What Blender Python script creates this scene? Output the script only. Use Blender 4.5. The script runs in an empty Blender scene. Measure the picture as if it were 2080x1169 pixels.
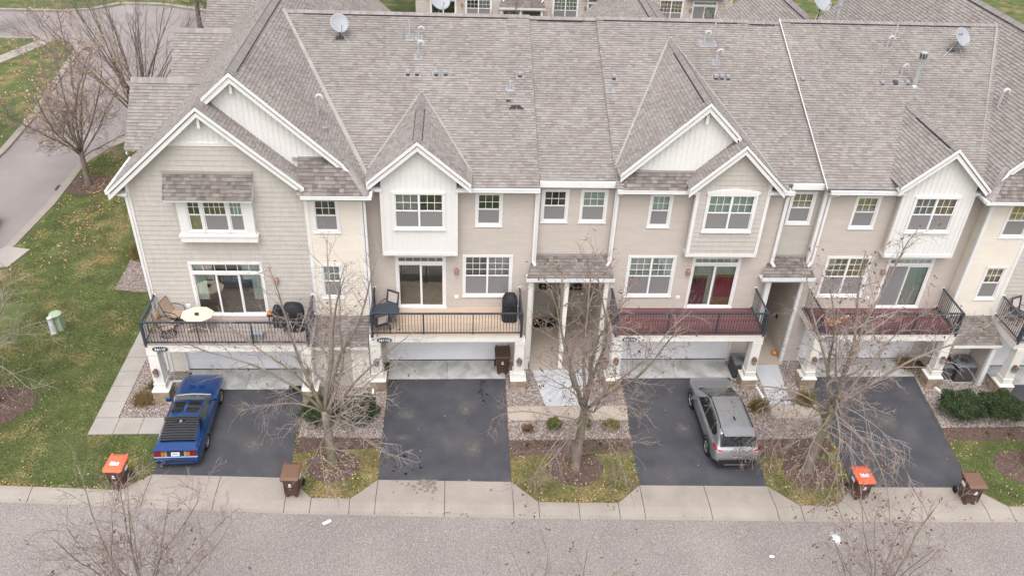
import bpy, bmesh, math, random
import numpy as np
from mathutils import Vector, Matrix
rng = np.random.default_rng(7)
random.seed(7)
R = math.radians
scene = bpy.context.scene
C = scene.collection

# ---------------------------------------------------------------- camera
cam_d = bpy.data.cameras.new('camera')
cam = bpy.data.objects.new('camera', cam_d); C.objects.link(cam)
cam_d.sensor_fit = 'HORIZONTAL'; cam_d.sensor_width = 36.0
cam_d.lens = 36 * 1715.144 / 2080
cam_d.clip_end = 2000; cam_d.clip_start = .2
pit, yaw, rol = R(34.391), R(4.468), R(-2.625)
fwd = Vector((math.sin(yaw)*math.cos(pit), math.cos(yaw)*math.cos(pit), -math.sin(pit)))
rt = fwd.cross(Vector((0, 0, 1))).normalized(); dn = fwd.cross(rt)
r2 = math.cos(rol)*rt + math.sin(rol)*dn; d2 = -math.sin(rol)*rt + math.cos(rol)*dn
m3 = Matrix((r2, -d2, -fwd)).transposed()
cam.matrix_world = Matrix.Translation((2.388, -28.262, 23.25)) @ m3.to_4x4()
scene.camera = cam

# ---------------------------------------------------------------- sky and light (overcast)
w = bpy.data.worlds.new('World'); scene.world = w; w.use_nodes = True
nt = w.node_tree; nt.nodes.clear()
sky = nt.nodes.new('ShaderNodeTexSky'); sky.sky_type = 'NISHITA'; sky.sun_disc = False
SUN_EL, SUN_ROT = R(66), R(190)
sky.sun_elevation = SUN_EL; sky.sun_rotation = SUN_ROT
sky.air_density = 1.0; sky.dust_density = 4.0; sky.ozone_density = 1.0
hsv = nt.nodes.new('ShaderNodeHueSaturation'); hsv.inputs['Saturation'].default_value = .12
bg = nt.nodes.new('ShaderNodeBackground'); bg.inputs['Strength'].default_value = .15
wo = nt.nodes.new('ShaderNodeOutputWorld')
tint = nt.nodes.new('ShaderNodeMix'); tint.data_type = 'RGBA'; tint.blend_type = 'MULTIPLY'; tint.inputs[0].default_value = 1; tint.inputs[7].default_value = (1.015, .99, .995, 1)
nt.links.new(sky.outputs[0], hsv.inputs['Color']); nt.links.new(hsv.outputs[0], tint.inputs[6]); nt.links.new(tint.outputs[2], bg.inputs['Color']); nt.links.new(bg.outputs[0], wo.inputs[0])
sun_d = bpy.data.lights.new('sun', 'SUN'); sun_d.energy = .6; sun_d.angle = R(70); sun_d.color = (1, .97, .93)
sun = bpy.data.objects.new('sun', sun_d); C.objects.link(sun)
# Nishita: rotation 0 = +Y, clockwise seen from above
sd = Vector((math.sin(SUN_ROT)*math.cos(SUN_EL), math.cos(SUN_ROT)*math.cos(SUN_EL), math.sin(SUN_EL)))
sun.rotation_euler = sd.to_track_quat('Z', 'Y').to_euler()
sun.location = (0, -20, 60)
vs = scene.view_settings
vs.view_transform = 'Standard'; vs.look = 'None'; vs.gamma = 1.0; vs.use_curve_mapping = False
vs.exposure = 0.95
scene.render.engine = 'CYCLES'

# ---------------------------------------------------------------- materials
def nd(t, k, **kw):
    n = t.nodes.new(k)
    for a, b in kw.items(): setattr(n, a, b)
    return n
MATS = {}
def mat(name, col, rough=.8, var=.12, scale=2.5, fine=None, fvar=.1, bump=0., bscale=60., spec=.3, metal=0., coat=0.,
        ramp=None, attr=False, col2=None, c2scale=.7, c2lo=.45, c2hi=.6, stretch=None, emit=None, speck=None):
    if name in MATS: return MATS[name]
    m = bpy.data.materials.new(name); MATS[name] = m; m.use_nodes = True
    t = m.node_tree; b = t.nodes['Principled BSDF']
    b.inputs['Roughness'].default_value = rough
    b.inputs['Specular IOR Level'].default_value = spec
    b.inputs['Metallic'].default_value = metal
    b.inputs['Coat Weight'].default_value = coat
    L = t.links.new
    tc = nd(t, 'ShaderNodeTexCoord'); vec = tc.outputs['Object']
    if stretch:
        mp = nd(t, 'ShaderNodeMapping'); mp.inputs['Scale'].default_value = stretch; L(vec, mp.inputs[0]); vec = mp.outputs[0]
    def noise(s, det=3):
        n = nd(t, 'ShaderNodeTexNoise'); n.inputs['Scale'].default_value = s; n.inputs['Detail'].default_value = det
        L(vec, n.inputs['Vector']); return n.outputs['Fac']
    if attr:
        at = nd(t, 'ShaderNodeAttribute'); at.attribute_name = 'rnd'
        cr = nd(t, 'ShaderNodeValToRGB'); e = cr.color_ramp.elements
        n = len(ramp)
        e[0].position = 0; e[0].color = (*ramp[0], 1); e[1].position = 1; e[1].color = (*ramp[-1], 1)
        for i in range(1, n-1):
            x = e.new(i/(n-1)); x.color = (*ramp[i], 1)
        L(at.outputs['Fac'], cr.inputs[0]); cur = cr.outputs[0]
    else:
        rg = nd(t, 'ShaderNodeRGB'); rg.outputs[0].default_value = (*col, 1); cur = rg.outputs[0]
    if col2 is not None:
        mr = nd(t, 'ShaderNodeMapRange'); mr.inputs[1].default_value = c2lo; mr.inputs[2].default_value = c2hi
        L(noise(c2scale, 5), mr.inputs[0])
        mx = nd(t, 'ShaderNodeMix', data_type='RGBA'); L(mr.outputs[0], mx.inputs[0]); L(cur, mx.inputs[6]); mx.inputs[7].default_value = (*col2, 1)
        cur = mx.outputs[2]
    def mul(cur, fac, v):
        mr = nd(t, 'ShaderNodeMapRange'); mr.inputs[1].default_value = .3; mr.inputs[2].default_value = .7
        mr.inputs[3].default_value = 1-v; mr.inputs[4].default_value = 1+v; mr.clamp = True
        L(fac, mr.inputs[0])
        mx = nd(t, 'ShaderNodeMix', data_type='RGBA', blend_type='MULTIPLY'); mx.inputs[0].default_value = 1
        L(cur, mx.inputs[6]); L(mr.outputs[0], mx.inputs[7]); return mx.outputs[2]
    if var: cur = mul(cur, noise(scale, 4), var)
    if fine: cur = mul(cur, noise(fine, 2), fvar)
    if speck:
        for (sc, lo, hi, c3) in speck:
            mr = nd(t, 'ShaderNodeMapRange'); mr.inputs[1].default_value = lo; mr.inputs[2].default_value = hi
            L(noise(sc, 1), mr.inputs[0])
            mx = nd(t, 'ShaderNodeMix', data_type='RGBA'); L(mr.outputs[0], mx.inputs[0]); L(cur, mx.inputs[6]); mx.inputs[7].default_value = (*c3, 1)
            cur = mx.outputs[2]
    L(cur, b.inputs['Base Color'])
    if bump:
        bp = nd(t, 'ShaderNodeBump'); bp.inputs['Strength'].default_value = bump; bp.inputs['Distance'].default_value = .01
        L(noise(bscale, 3), bp.inputs['Height']); L(bp.outputs[0], b.inputs['Normal'])
    return m
def glass_mat(name, tint=(1, 1, 1), refl=.16):
    if name in MATS: return MATS[name]
    m = bpy.data.materials.new(name); MATS[name] = m; m.use_nodes = True
    t = m.node_tree; t.nodes.clear()
    o = nd(t, 'ShaderNodeOutputMaterial'); tr = nd(t, 'ShaderNodeBsdfTransparent'); gl = nd(t, 'ShaderNodeBsdfGlossy')
    tr.inputs[0].default_value = (*tint, 1); gl.inputs['Roughness'].default_value = .02
    lw = nd(t, 'ShaderNodeLayerWeight'); lw.inputs[0].default_value = .25
    mr = nd(t, 'ShaderNodeMapRange'); mr.inputs[3].default_value = refl; mr.inputs[4].default_value = .9
    mx = nd(t, 'ShaderNodeMixShader')
    t.links.new(lw.outputs['Fresnel'], mr.inputs[0]); t.links.new(mr.outputs[0], mx.inputs[0])
    t.links.new(tr.outputs[0], mx.inputs[1]); t.links.new(gl.outputs[0], mx.inputs[2]); t.links.new(mx.outputs[0], o.inputs[0])
    return m

SH = [(.225,.198,.186), (.268,.252,.234), (.214,.186,.174), (.285,.272,.256), (.242,.206,.192), (.258,.245,.228), (.298,.274,.258), (.236,.208,.194)]
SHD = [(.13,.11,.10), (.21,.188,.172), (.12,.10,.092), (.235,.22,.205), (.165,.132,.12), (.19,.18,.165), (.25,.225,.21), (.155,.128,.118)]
mat('shingle', None, .95, .085, .35, 45, .10, bump=.3, bscale=140, spec=.1, attr=True, ramp=SH)
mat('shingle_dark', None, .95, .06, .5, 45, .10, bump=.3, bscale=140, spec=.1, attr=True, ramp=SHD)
mat('shingle_cap', None, .95, .10, 1.5, 45, .1, bump=.3, bscale=140, spec=.1, attr=True, ramp=[(.23,.21,.2), (.29,.265,.255)])
mat('roof_felt', (.08,.075,.07), .95, .1)
mat('flashing', (.33,.31,.295), .6, .1, 2, 30, .06)
mat('lead_flashing', (.33,.345,.37), .45, .15, 6, metal=.4)
mat('white_trim', (.75,.745,.735), .55, .045, 1.2, 9, .03)
mat('white_board', (.745,.735,.715), .6, .04, 1.0, 14, .03)
mat('cream_trim', (.77,.75,.70), .6, .05, 1.2, 9, .03)
mat('gutter_white', (.80,.81,.82), .35, .05, 3, spec=.5)
mat('siding_tan', (.50,.445,.40), .65, .05, .8, 7, .04, stretch=(1, 1, 4))
mat('siding_taupe', (.43,.405,.365), .65, .05, .8, 7, .04, stretch=(1, 1, 4))
mat('siding_cream', (.70,.645,.565), .65, .04, .8, 7, .03, stretch=(1, 1, 4))
mat('shake', None, .75, .05, 1.5, 40, .06, attr=True, ramp=[(.495,.465,.425), (.51,.48,.44), (.52,.49,.45)], stretch=(6, 6, 1))
mat('vinyl', (.82,.82,.83), .4, .03, 3, spec=.45)
mat('screen', (.16,.155,.16), .9, .08, 1.5)
mat('blind_grey', (.42,.415,.41), .8, .06, 1)
mat('blind_mint', (.52,.61,.55), .8, .06, 1)
mat('blind_tan', (.52,.40,.26), .8, .18, 5)
mat('blind_gold', (.60,.42,.15), .8, .25, 8)
mat('blind_white', (.55,.55,.53), .8, .05, 1)
mat('curtain_maroon', (.16,.035,.055), .85, .2, 9, stretch=(6, 6, .5))
mat('curtain_red', (.32,.03,.06), .85, .2, 9, stretch=(6, 6, .5))
mat('curtain_sage', (.50,.52,.46), .85, .2, 9, stretch=(6, 6, .5))
mat('curtain_gold', (.30,.22,.07), .85, .3, 14)
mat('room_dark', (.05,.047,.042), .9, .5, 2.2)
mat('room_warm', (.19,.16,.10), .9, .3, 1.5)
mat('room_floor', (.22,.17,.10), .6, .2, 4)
glass_mat('glass', (.94,.97,.96), .13)
mat('garage_white', (.83,.84,.87), .5, .03, 1.2, spec=.4)
mat('concrete', (.34,.315,.29), .9, .09, .9, 24, .08, bump=.15, bscale=120, col2=(.29,.265,.24), c2scale=.6, c2lo=.5, c2hi=.75)
mat('curb_concrete', (.305,.272,.242), .9, .08, .9, 24, .08, bump=.15, bscale=120, col2=(.27,.24,.21), c2scale=1.1, c2lo=.52, c2hi=.78)
mat('walk_tan', (.40,.35,.295), .9, .07, 1.1, 20, .06, bump=.1, bscale=100)
mat('path_grey', (.46,.475,.50), .8, .06, 2, 26, .06, bump=.1)
mat('garage_slab', (.54,.54,.525), .85, .1, 1.4, 26, .08, bump=.1, col2=(.38,.385,.37), c2scale=1.5)
mat('joint_dark', (.07,.06,.055), .95, .2)
mat('asphalt_drive', (.060,.061,.071), .82, .18, 1.3, 90, .2, bump=.25, bscale=160, spec=.35, col2=(.085,.084,.088), c2scale=.55, c2lo=.48, c2hi=.8)
mat('road_asphalt', (.213,.188,.179), .92, .09, .5, 38, .42, bump=.4, bscale=80, spec=.2, col2=(.245,.217,.203), c2scale=.30, c2lo=.42, c2hi=.68,
    speck=[(55, .56, .66, (.44,.41,.39)), (47, .60, .70, (.10,.085,.085))])
mat('side_asphalt', (.255,.228,.222), .92, .08, .5, 30, .12, bump=.2, col2=(.265,.24,.235), c2scale=.25)
mat('soil_lawn', (.085,.108,.036), .95, .3, 1.1, 14, .3, bump=.5, bscale=30, col2=(.20,.155,.07), c2scale=.55, c2lo=.5, c2hi=.72)
mat('strip_lawn', (.15,.14,.055), .95, .3, 1.3, 14, .3, bump=.5, bscale=30, col2=(.26,.19,.095), c2scale=.9, c2lo=.45, c2hi=.65)
mat('grass_blade', None, .8, .25, .9, attr=True, ramp=[(.10,.138,.042), (.14,.18,.058), (.185,.208,.08), (.26,.24,.125)], spec=.2, col2=(.235,.195,.105), c2scale=.5, c2lo=.48, c2hi=.76)
mat('grass_dry', None, .8, .25, .9, attr=True, ramp=[(.10,.135,.04), (.17,.175,.062), (.24,.215,.095), (.33,.265,.14)], spec=.2, col2=(.08,.12,.03), c2scale=.8, c2lo=.48, c2hi=.62)
mat('mulch', (.105,.072,.06), .98, .3, 3, 30, .4, bump=.8, bscale=50)
mat('mulch_chip', None, .95, .1, attr=True, ramp=[(.07,.045,.038), (.12,.08,.068), (.165,.115,.095), (.21,.155,.13)])
mat('gravel_base', (.22,.18,.16), .95, .3, 4, 40, .4, bump=.8, bscale=60)
mat('pebble', None, .85, .1, 20, attr=True, ramp=[(.15,.12,.115), (.29,.235,.215), (.42,.365,.335), (.22,.17,.15), (.56,.51,.48), (.36,.29,.26), (.64,.61,.59)])
mat('leaf_litter', None, .85, .15, 8, attr=True, ramp=[(.38,.20,.07), (.50,.33,.13), (.33,.12,.07), (.60,.50,.26), (.45,.22,.15)])
mat('leaf_pale', None, .85, .15, 8, attr=True, ramp=[(.52,.45,.22), (.62,.55,.33), (.46,.34,.16), (.58,.47,.30)])
mat('bark', (.235,.195,.172), .95, .25, 5, 40, .3, bump=.6, bscale=40, stretch=(1, 1, .3), col2=(.19,.17,.11), c2scale=1.2)
mat('twig', (.275,.222,.205), .9, .2, 3)
mat('twig_light', (.345,.29,.27), .9, .2, 3)
mat('twig_dark', (.14,.112,.10), .9, .2, 3)
mat('dead_leaf', None, .9, .1, attr=True, ramp=[(.09,.045,.03), (.17,.085,.05), (.25,.14,.075)])
mat('orange_leaf', None, .85, .1, attr=True, ramp=[(.50,.28,.13), (.60,.39,.20), (.54,.33,.17), (.60,.47,.28)])
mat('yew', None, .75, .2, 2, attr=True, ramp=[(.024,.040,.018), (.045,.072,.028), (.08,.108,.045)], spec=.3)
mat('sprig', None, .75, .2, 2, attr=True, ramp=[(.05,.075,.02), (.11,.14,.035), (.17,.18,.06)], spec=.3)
mat('dry_stem', None, .85, .2, 2, attr=True, ramp=[(.19,.12,.06), (.29,.20,.10), (.36,.28,.15)])
mat('olive_stem', None, .85, .2, 2, attr=True, ramp=[(.14,.13,.04), (.22,.19,.06), (.30,.23,.09)])
mat('rail_metal', (.042,.053,.07), .45, .08, 4, spec=.5)
mat('deck_cedar', None, .7, .1, 2, 18, .12, attr=True, ramp=[(.46,.355,.27), (.50,.395,.305), (.53,.425,.335)], stretch=(.4, 6, 6))
mat('deck_red', None, .7, .1, 2, 18, .12, attr=True, ramp=[(.12,.055,.055), (.15,.068,.067), (.17,.082,.08)], stretch=(.4, 6, 6))
mat('deck_weathered', None, .8, .12, 2, 18, .15, attr=True, ramp=[(.27,.225,.205), (.32,.27,.245), (.36,.31,.285)], stretch=(.4, 6, 6))
mat('stone_block', None, .9, .15, 5, 40, .12, bump=.5, bscale=35, attr=True, ramp=[(.27,.21,.15), (.34,.27,.195), (.40,.33,.25)])
mat('mortar', (.28,.25,.22), .95, .1)
mat('copper_lamp', (.34,.20,.16), .6, .25, 12)
mat('lamp_bronze', (.13,.075,.06), .5, .25, 12)
mat('lamp_glass', (.45,.43,.42), .15, .1, 8, spec=.6)
mat('door_tan', (.50,.465,.40), .6, .05, 1)
mat('niche_wall', (.56,.515,.45), .8, .06, 1)
mat('plaque', (.045,.045,.075), .5, .05)
mat('lettering', (.82,.82,.82), .5, 0)
mat('black_cover', (.022,.023,.027), .75, .3, 3, bump=.35, bscale=6)
mat('dark_metal', (.03,.03,.033), .5, .1)
mat('sling_tan', (.36,.27,.205), .8, .1, 6)
mat('sling_grey', (.50,.45,.41), .8, .1, 6)
mat('slate_plastic', (.05,.058,.072), .6, .12, 4)
mat('table_cream', (.72,.60,.475), .6, .06, 2)
mat('pumpkin_skin', (.62,.22,.03), .55, .12, 6)
mat('pumpkin_stem', (.16,.14,.06), .9, .2)
mat('bin_brown', (.095,.055,.04), .5, .1, 3, spec=.4)
mat('bin_lid_brown', (.16,.09,.062), .5, .08, 3, spec=.4)
mat('bin_orange', (.78,.145,.07), .45, .05, 2, spec=.4)
mat('label_white', (.78,.78,.82), .5, .03)
mat('label_ink', (.16,.17,.24), .6, .1)
mat('rubber', (.018,.018,.02), .85, .1, 9)
mat('galv', (.50,.51,.52), .4, .15, 6, metal=.5)
mat('pvc_white', (.50,.49,.475), .5, .05)
mat('pvc_grey', (.40,.40,.41), .6, .1)
mat('dish_grey', (.31,.325,.345), .45, .04, 3)
mat('ac_metal', (.075,.075,.08), .6, .15, 5)
mat('ac_top', (.17,.185,.20), .5, .12, 5)
mat('utility_green', (.33,.43,.30), .55, .06, 3)
mat('utility_clear', (.66,.70,.70), .3, .12, 6, spec=.6)
mat('red_alarm', (.45,.06,.04), .5, .1)
mat('paper', (.82,.81,.80), .7, .03)
mat('paint_white', (.70,.71,.72), .7, .06, 6)
mat('stain', (.035,.035,.04), .7, .2, 6)
mat('stain_tan', (.20,.175,.15), .9, .3, 8)
mat('stain_pale', (.16,.15,.145), .9, .3, 5)
mat('oil_wet', (.012,.012,.015), .35, .2, 6)

def decal_mat(name, col, lo, hi, sc, rough=.85):
    # loose dust or paint: patchy cover that thins out to bare ground at its rim
    m = bpy.data.materials.new(name); MATS[name] = m; m.use_nodes = True; t = m.node_tree; b = t.nodes['Principled BSDF']
    b.inputs['Base Color'].default_value = (*col, 1); b.inputs['Roughness'].default_value = rough
    L = t.links.new; tc = nd(t, 'ShaderNodeTexCoord'); mp = nd(t, 'ShaderNodeMapping'); mp.inputs['Location'].default_value = (-1, -1, 0); mp.inputs['Scale'].default_value = (2, 2, 0)
    g = nd(t, 'ShaderNodeTexGradient', gradient_type='SPHERICAL'); n = nd(t, 'ShaderNodeTexNoise'); n.inputs['Scale'].default_value = sc; n.inputs['Detail'].default_value = 6
    a = nd(t, 'ShaderNodeMath', operation='MULTIPLY_ADD'); a.inputs[1].default_value = .8
    mr = nd(t, 'ShaderNodeMapRange'); mr.inputs[1].default_value = lo; mr.inputs[2].default_value = hi
    tr = nd(t, 'ShaderNodeBsdfTransparent'); mx = nd(t, 'ShaderNodeMixShader')
    L(tc.outputs['Generated'], mp.inputs[0]); L(mp.outputs[0], g.inputs[0]); L(tc.outputs['Object'], n.inputs['Vector'])
    L(g.outputs['Fac'], a.inputs[0]); L(n.outputs['Fac'], a.inputs[2]); L(a.outputs[0], mr.inputs[0])
    L(mr.outputs[0], mx.inputs[0]); L(tr.outputs[0], mx.inputs[1]); L(b.outputs[0], mx.inputs[2]); L(mx.outputs[0], t.nodes['Material Output'].inputs[0])
decal_mat('scuff_dust', (.15,.143,.14), .60, 1.5, 6)
decal_mat('spill_paint', (.66,.67,.68), .80, 1.10, 26, .7)

# ---------------------------------------------------------------- mesh helpers
class MB:
    def __init__(s): s.v = []; s.f = []; s.m = []; s.a = []
    def add(s, vs, fs, mi=0, rnd=0.):
        n = len(s.v); s.v += [tuple(p) for p in vs]
        for f in fs: s.f.append(tuple(i+n for i in f)); s.m.append(mi); s.a.append(rnd)
        return s
    def quad(s, a, b, c, d, mi=0, rnd=0.): return s.add([a, b, c, d], [(0, 1, 2, 3)], mi, rnd)
    def box(s, x0, x1, y0, y1, z0, z1, mi=0, rnd=0.):
        return s.add([(x0,y0,z0),(x1,y0,z0),(x1,y1,z0),(x0,y1,z0),(x0,y0,z1),(x1,y0,z1),(x1,y1,z1),(x0,y1,z1)],
                     [(0,3,2,1),(4,5,6,7),(0,1,5,4),(1,2,6,5),(2,3,7,6),(3,0,4,7)], mi, rnd)
    def obox(s, o, ax, ay, az, mi=0, rnd=0.):     # corner + three edge vectors
        o, ax, ay, az = map(Vector, (o, ax, ay, az))
        p = [o, o+ax, o+ax+ay, o+ay]; p += [q+az for q in p]
        fl = [(0,3,2,1),(4,5,6,7),(0,1,5,4),(1,2,6,5),(2,3,7,6),(3,0,4,7)]
        if ax.cross(ay).dot(az) < 0: fl = [tuple(reversed(f)) for f in fl]
        return s.add(p, fl, mi, rnd)
    def bar(s, a, b, w, h, up=(0, 0, 1), mi=0, rnd=0.):   # beam from a to b, centred
        a, b, up = Vector(a), Vector(b), Vector(up)
        d = (b-a); x = d.cross(up)
        if x.length < 1e-6: x = d.cross(Vector((1, 0, 0)))
        x = x.normalized(); u = x.cross(d).normalized()
        return s.obox(a-x*w/2-u*h/2, d, x*w, u*h, mi, rnd)
    def prism(s, pts, z0, z1, mi=0, rnd=0.):
        n = len(pts)
        ar = sum(pts[i][0]*pts[(i+1) % n][1]-pts[(i+1) % n][0]*pts[i][1] for i in range(n))
        if ar < 0: pts = pts[::-1]
        v = [(x, y, z0) for x, y in pts]+[(x, y, z1) for x, y in pts]
        return s.add(v, [tuple(range(n-1, -1, -1)), tuple(range(n, 2*n))]+[(i, (i+1) % n, n+(i+1) % n, n+i) for i in range(n)], mi, rnd)
    def tube(s, pts, rad, n=8, mi=0, rnd=0., cap=True):
        pts = [Vector(p) for p in pts]; k = len(pts)
        if not hasattr(rad, '__len__'): rad = [rad]*k
        base = len(s.v); ref = None
        for i, p in enumerate(pts):
            d = (pts[min(i+1, k-1)]-pts[max(i-1, 0)]).normalized()
            if ref is None:
                ref = Vector((0, 0, 1)) if abs(d.z) < .9 else Vector((1, 0, 0))
            x = d.cross(ref).normalized(); y = x.cross(d).normalized(); ref = y
            for j in range(n):
                a = 2*math.pi*j/n; s.v.append(tuple(p+rad[i]*(math.cos(a)*x+math.sin(a)*y)))
        for i in range(k-1):
            for j in range(n):
                s.f.append((base+i*n+j, base+(i+1)*n+j, base+(i+1)*n+(j+1) % n, base+i*n+(j+1) % n)); s.m.append(mi); s.a.append(rnd)
        if cap:
            s.f.append(tuple(base+j for j in range(n))); s.m.append(mi); s.a.append(rnd)
            s.f.append(tuple(base+(k-1)*n+j for j in range(n-1, -1, -1))); s.m.append(mi); s.a.append(rnd)
        return s
    def lathe(s, prof, n=16, c=(0, 0, 0), mi=0, rnd=0., M=None):
        base = len(s.v); c = Vector(c)
        for r, z in prof:
            for j in range(n):
                a = 2*math.pi*j/n; p = Vector((r*math.cos(a), r*math.sin(a), z))
                s.v.append(tuple((M @ p if M else p)+c))
        for i in range(len(prof)-1):
            for j in range(n):
                s.f.append((base+i*n+j, base+i*n+(j+1) % n, base+(i+1)*n+(j+1) % n, base+(i+1)*n+j)); s.m.append(mi); s.a.append(rnd)
        s.f.append(tuple(base+j for j in range(n-1, -1, -1))); s.m.append(mi); s.a.append(rnd)
        s.f.append(tuple(base+(len(prof)-1)*n+j for j in range(n))); s.m.append(mi); s.a.append(rnd)
        return s
WORLD = {}
def mesh_of(mb, mats, smooth=False, name='mesh'):
    me = bpy.data.meshes.new(name)
    me.from_pydata(mb.v, [], mb.f)
    for m in mats: me.materials.append(MATS[m] if isinstance(m, str) else m)
    if len(mats) > 1: me.polygons.foreach_set('material_index', mb.m)
    a = me.attributes.new('rnd', 'FLOAT', 'FACE'); a.data.foreach_set('value', mb.a)
    if smooth: me.polygons.foreach_set('use_smooth', [True]*len(me.polygons))
    me.update(); return me
def link(name, me, parent=None, local=False):
    o = bpy.data.objects.new(name, me); C.objects.link(o)
    if parent is not None:
        o.parent = parent
        if not local:
            o.location = -WORLD.get(parent.name, Vector((0, 0, 0)))
    WORLD[o.name] = Vector((0, 0, 0))
    return o
def obj(name, mb, mats, parent=None, local=False, smooth=False):
    if isinstance(mats, str): mats = [mats]
    return link(name, mesh_of(mb, mats, smooth, name), parent, local)
def tag(o, label, cat=None, group=None, kind=None):
    o['label'] = label
    if cat: o['category'] = cat
    if group: o['group'] = group
    if kind: o['kind'] = kind
    return o
def empty(name, loc=(0, 0, 0), rz=0.):
    o = bpy.data.objects.new(name, None); C.objects.link(o); o.location = loc; o.rotation_euler = (0, 0, rz)
    o.empty_display_size = .3
    WORLD[o.name] = Vector(loc); return o
def stuff(o): o['kind'] = 'stuff'; return o
def copy_tree(o, parent=None):
    c = o.copy(); C.objects.link(c)
    if parent is not None: c.parent = parent
    WORLD[c.name] = WORLD.get(o.name, Vector((0, 0, 0)))
    for ch in list(o.children): copy_tree(ch, c)
    return c
def np_mesh(name, V, F, mats, rnd=None, smooth=False):
    """V (n,3) float, F (m,k) int."""
    me = bpy.data.meshes.new(name); n = len(V); m, k = F.shape
    me.vertices.add(n); me.vertices.foreach_set('co', np.ascontiguousarray(V, np.float32).ravel())
    me.loops.add(m*k); me.loops.foreach_set('vertex_index', np.ascontiguousarray(F, np.int32).ravel())
    me.polygons.add(m); me.polygons.foreach_set('loop_start', np.arange(0, m*k, k, dtype=np.int32))
    if smooth: me.polygons.foreach_set('use_smooth', np.ones(m, bool))
    me.update(calc_edges=True)
    for q in mats: me.materials.append(MATS[q] if isinstance(q, str) else q)
    a = me.attributes.new('rnd', 'FLOAT', 'FACE')
    a.data.foreach_set('value', np.zeros(m, np.float32) if rnd is None else np.ascontiguousarray(rnd, np.float32))
    return me
def scatter_mesh(name, P, pv, pf, S, rz, tilt, mats, rnd, smooth=False):
    """copies of a little proto (pv,pf) at P, scaled S (n,3), turned rz and tilted about a random axis."""
    n = len(P); pv = np.asarray(pv, float); pf = np.asarray(pf, int)
    v = pv[None]*S[:, None, :]
    ta = rng.uniform(0, 2*np.pi, n); c, s = np.cos(tilt), np.sin(tilt)
    ax = np.stack([np.cos(ta), np.sin(ta), 0*ta], 1)[:, None, :]
    v = v*c[:, None, None] + np.cross(np.broadcast_to(ax, v.shape), v)*s[:, None, None] + ax*(np.sum(ax*v, 2, keepdims=True))*(1-c)[:, None, None]
    cz, sz = np.cos(rz)[:, None], np.sin(rz)[:, None]
    x = v[..., 0]*cz-v[..., 1]*sz; y = v[..., 0]*sz+v[..., 1]*cz
    v = np.stack([x, y, v[..., 2]], 2)+P[:, None, :]
    F = (pf[None]+(np.arange(n)*len(pv))[:, None, None]).reshape(-1, pf.shape[1])
    return np_mesh(name, v.reshape(-1, 3), F, mats, np.repeat(rnd, len(pf)), smooth)
def inpoly(P, poly):
    x, y = P[:, 0], P[:, 1]; r = np.zeros(len(P), bool); n = len(poly)
    for i in range(n):
        x0, y0 = poly[i]; x1, y1 = poly[(i+1) % n]
        c = ((y0 > y) != (y1 > y)); 
        if y1 != y0: r ^= c & (x < (x1-x0)*(y-y0)/(y1-y0)+x0)
    return r
def rand_in(poly, n, holes=()):
    a = np.array(poly); lo, hi = a.min(0), a.max(0)
    P = rng.uniform(lo, hi, (n, 2)); k = inpoly(P, poly)
    for h in holes: k &= ~inpoly(P, h)
    return P[k]
def circle(cx, cy, rx, ry=None, n=20, jit=.06, seed=0):
    r_ = random.Random(seed); ry = ry or rx
    return [(cx+rx*math.cos(2*math.pi*i/n)*(1+r_.uniform(-jit, jit)), cy+ry*math.sin(2*math.pi*i/n)*(1+r_.uniform(-jit, jit))) for i in range(n)]

def jag(poly, amp=.015, step=.3, seed=3):
    """roughen the outline of a laid surface"""
    r_ = random.Random(seed); out = []
    for (x0, y0), (x1, y1) in zip(poly, poly[1:]+poly[:1]):
        L = math.hypot(x1-x0, y1-y0); n = max(1, int(L/step)); nx, ny = -(y1-y0)/(L+1e-9), (x1-x0)/(L+1e-9)
        for i in range(n):
            a = 0 if i == 0 else r_.gauss(0, amp); out.append((x0+(x1-x0)*i/n+nx*a, y0+(y1-y0)*i/n+ny*a))
    return out
# ================================================================ GROUND
_g = [(-70,-3.6),(-13.72,-6.75),(-9.39,-7.05),(-3.15,-7.51),(5.04,-7.86),(8.3,-7.97),(14.53,-8.2),(16.32,-8.23),(22.22,-8.39),(80,-9.6)]
_s = [(-70,-4.3),(-13.38,-7.43),(-3.2,-8.16),(-.53,-8.27),(4.29,-8.49),(11.45,-8.73),(16.12,-8.89),(22.59,-9.04),(80,-10.3)]
_a = [(-70,-3.0),(-8.59,-6.32),(-3.68,-6.57),(-.48,-6.72),(4.35,-6.9),(9.05,-7.15),(13.78,-7.28),(17.01,-7.38),(21.5,-7.48),(80,-8.6)]
fi = lambda T: (lambda x: float(np.interp(x, [p[0] for p in T], [p[1] for p in T])))
Yg, Ys, Ya = fi(_g), fi(_s), fi(_a)
ground = obj('ground', MB().box(-500, 500, -500, 700, -.6, -.16), 'soil_lawn')
tag(ground, 'grassy ground stretching away around the townhouses', 'ground', kind='structure')
xs = list(np.linspace(-70, 80, 60))
rb = MB().prism([(x, Ys(x)+.03) for x in xs]+[(x, Ys(x)-4.3) for x in xs[::-1]], -.3, -.1)
road = obj('road', rb, 'road_asphalt'); tag(road, 'speckled grey-brown asphalt street in front of the driveways', 'road', kind='structure')
o = obj('lawn', MB().prism([(x, Ys(x)-4.6) for x in xs]+[(80, -80), (-70, -80)], -.3, 0), 'soil_lawn'); tag(o, 'grass verge on the near side of the front street', 'lawn', kind='structure')
nc = empty('curb', (5, -13, 0)); tag(nc, 'concrete curb on the near side of the front street', 'curb', kind='structure')
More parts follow.
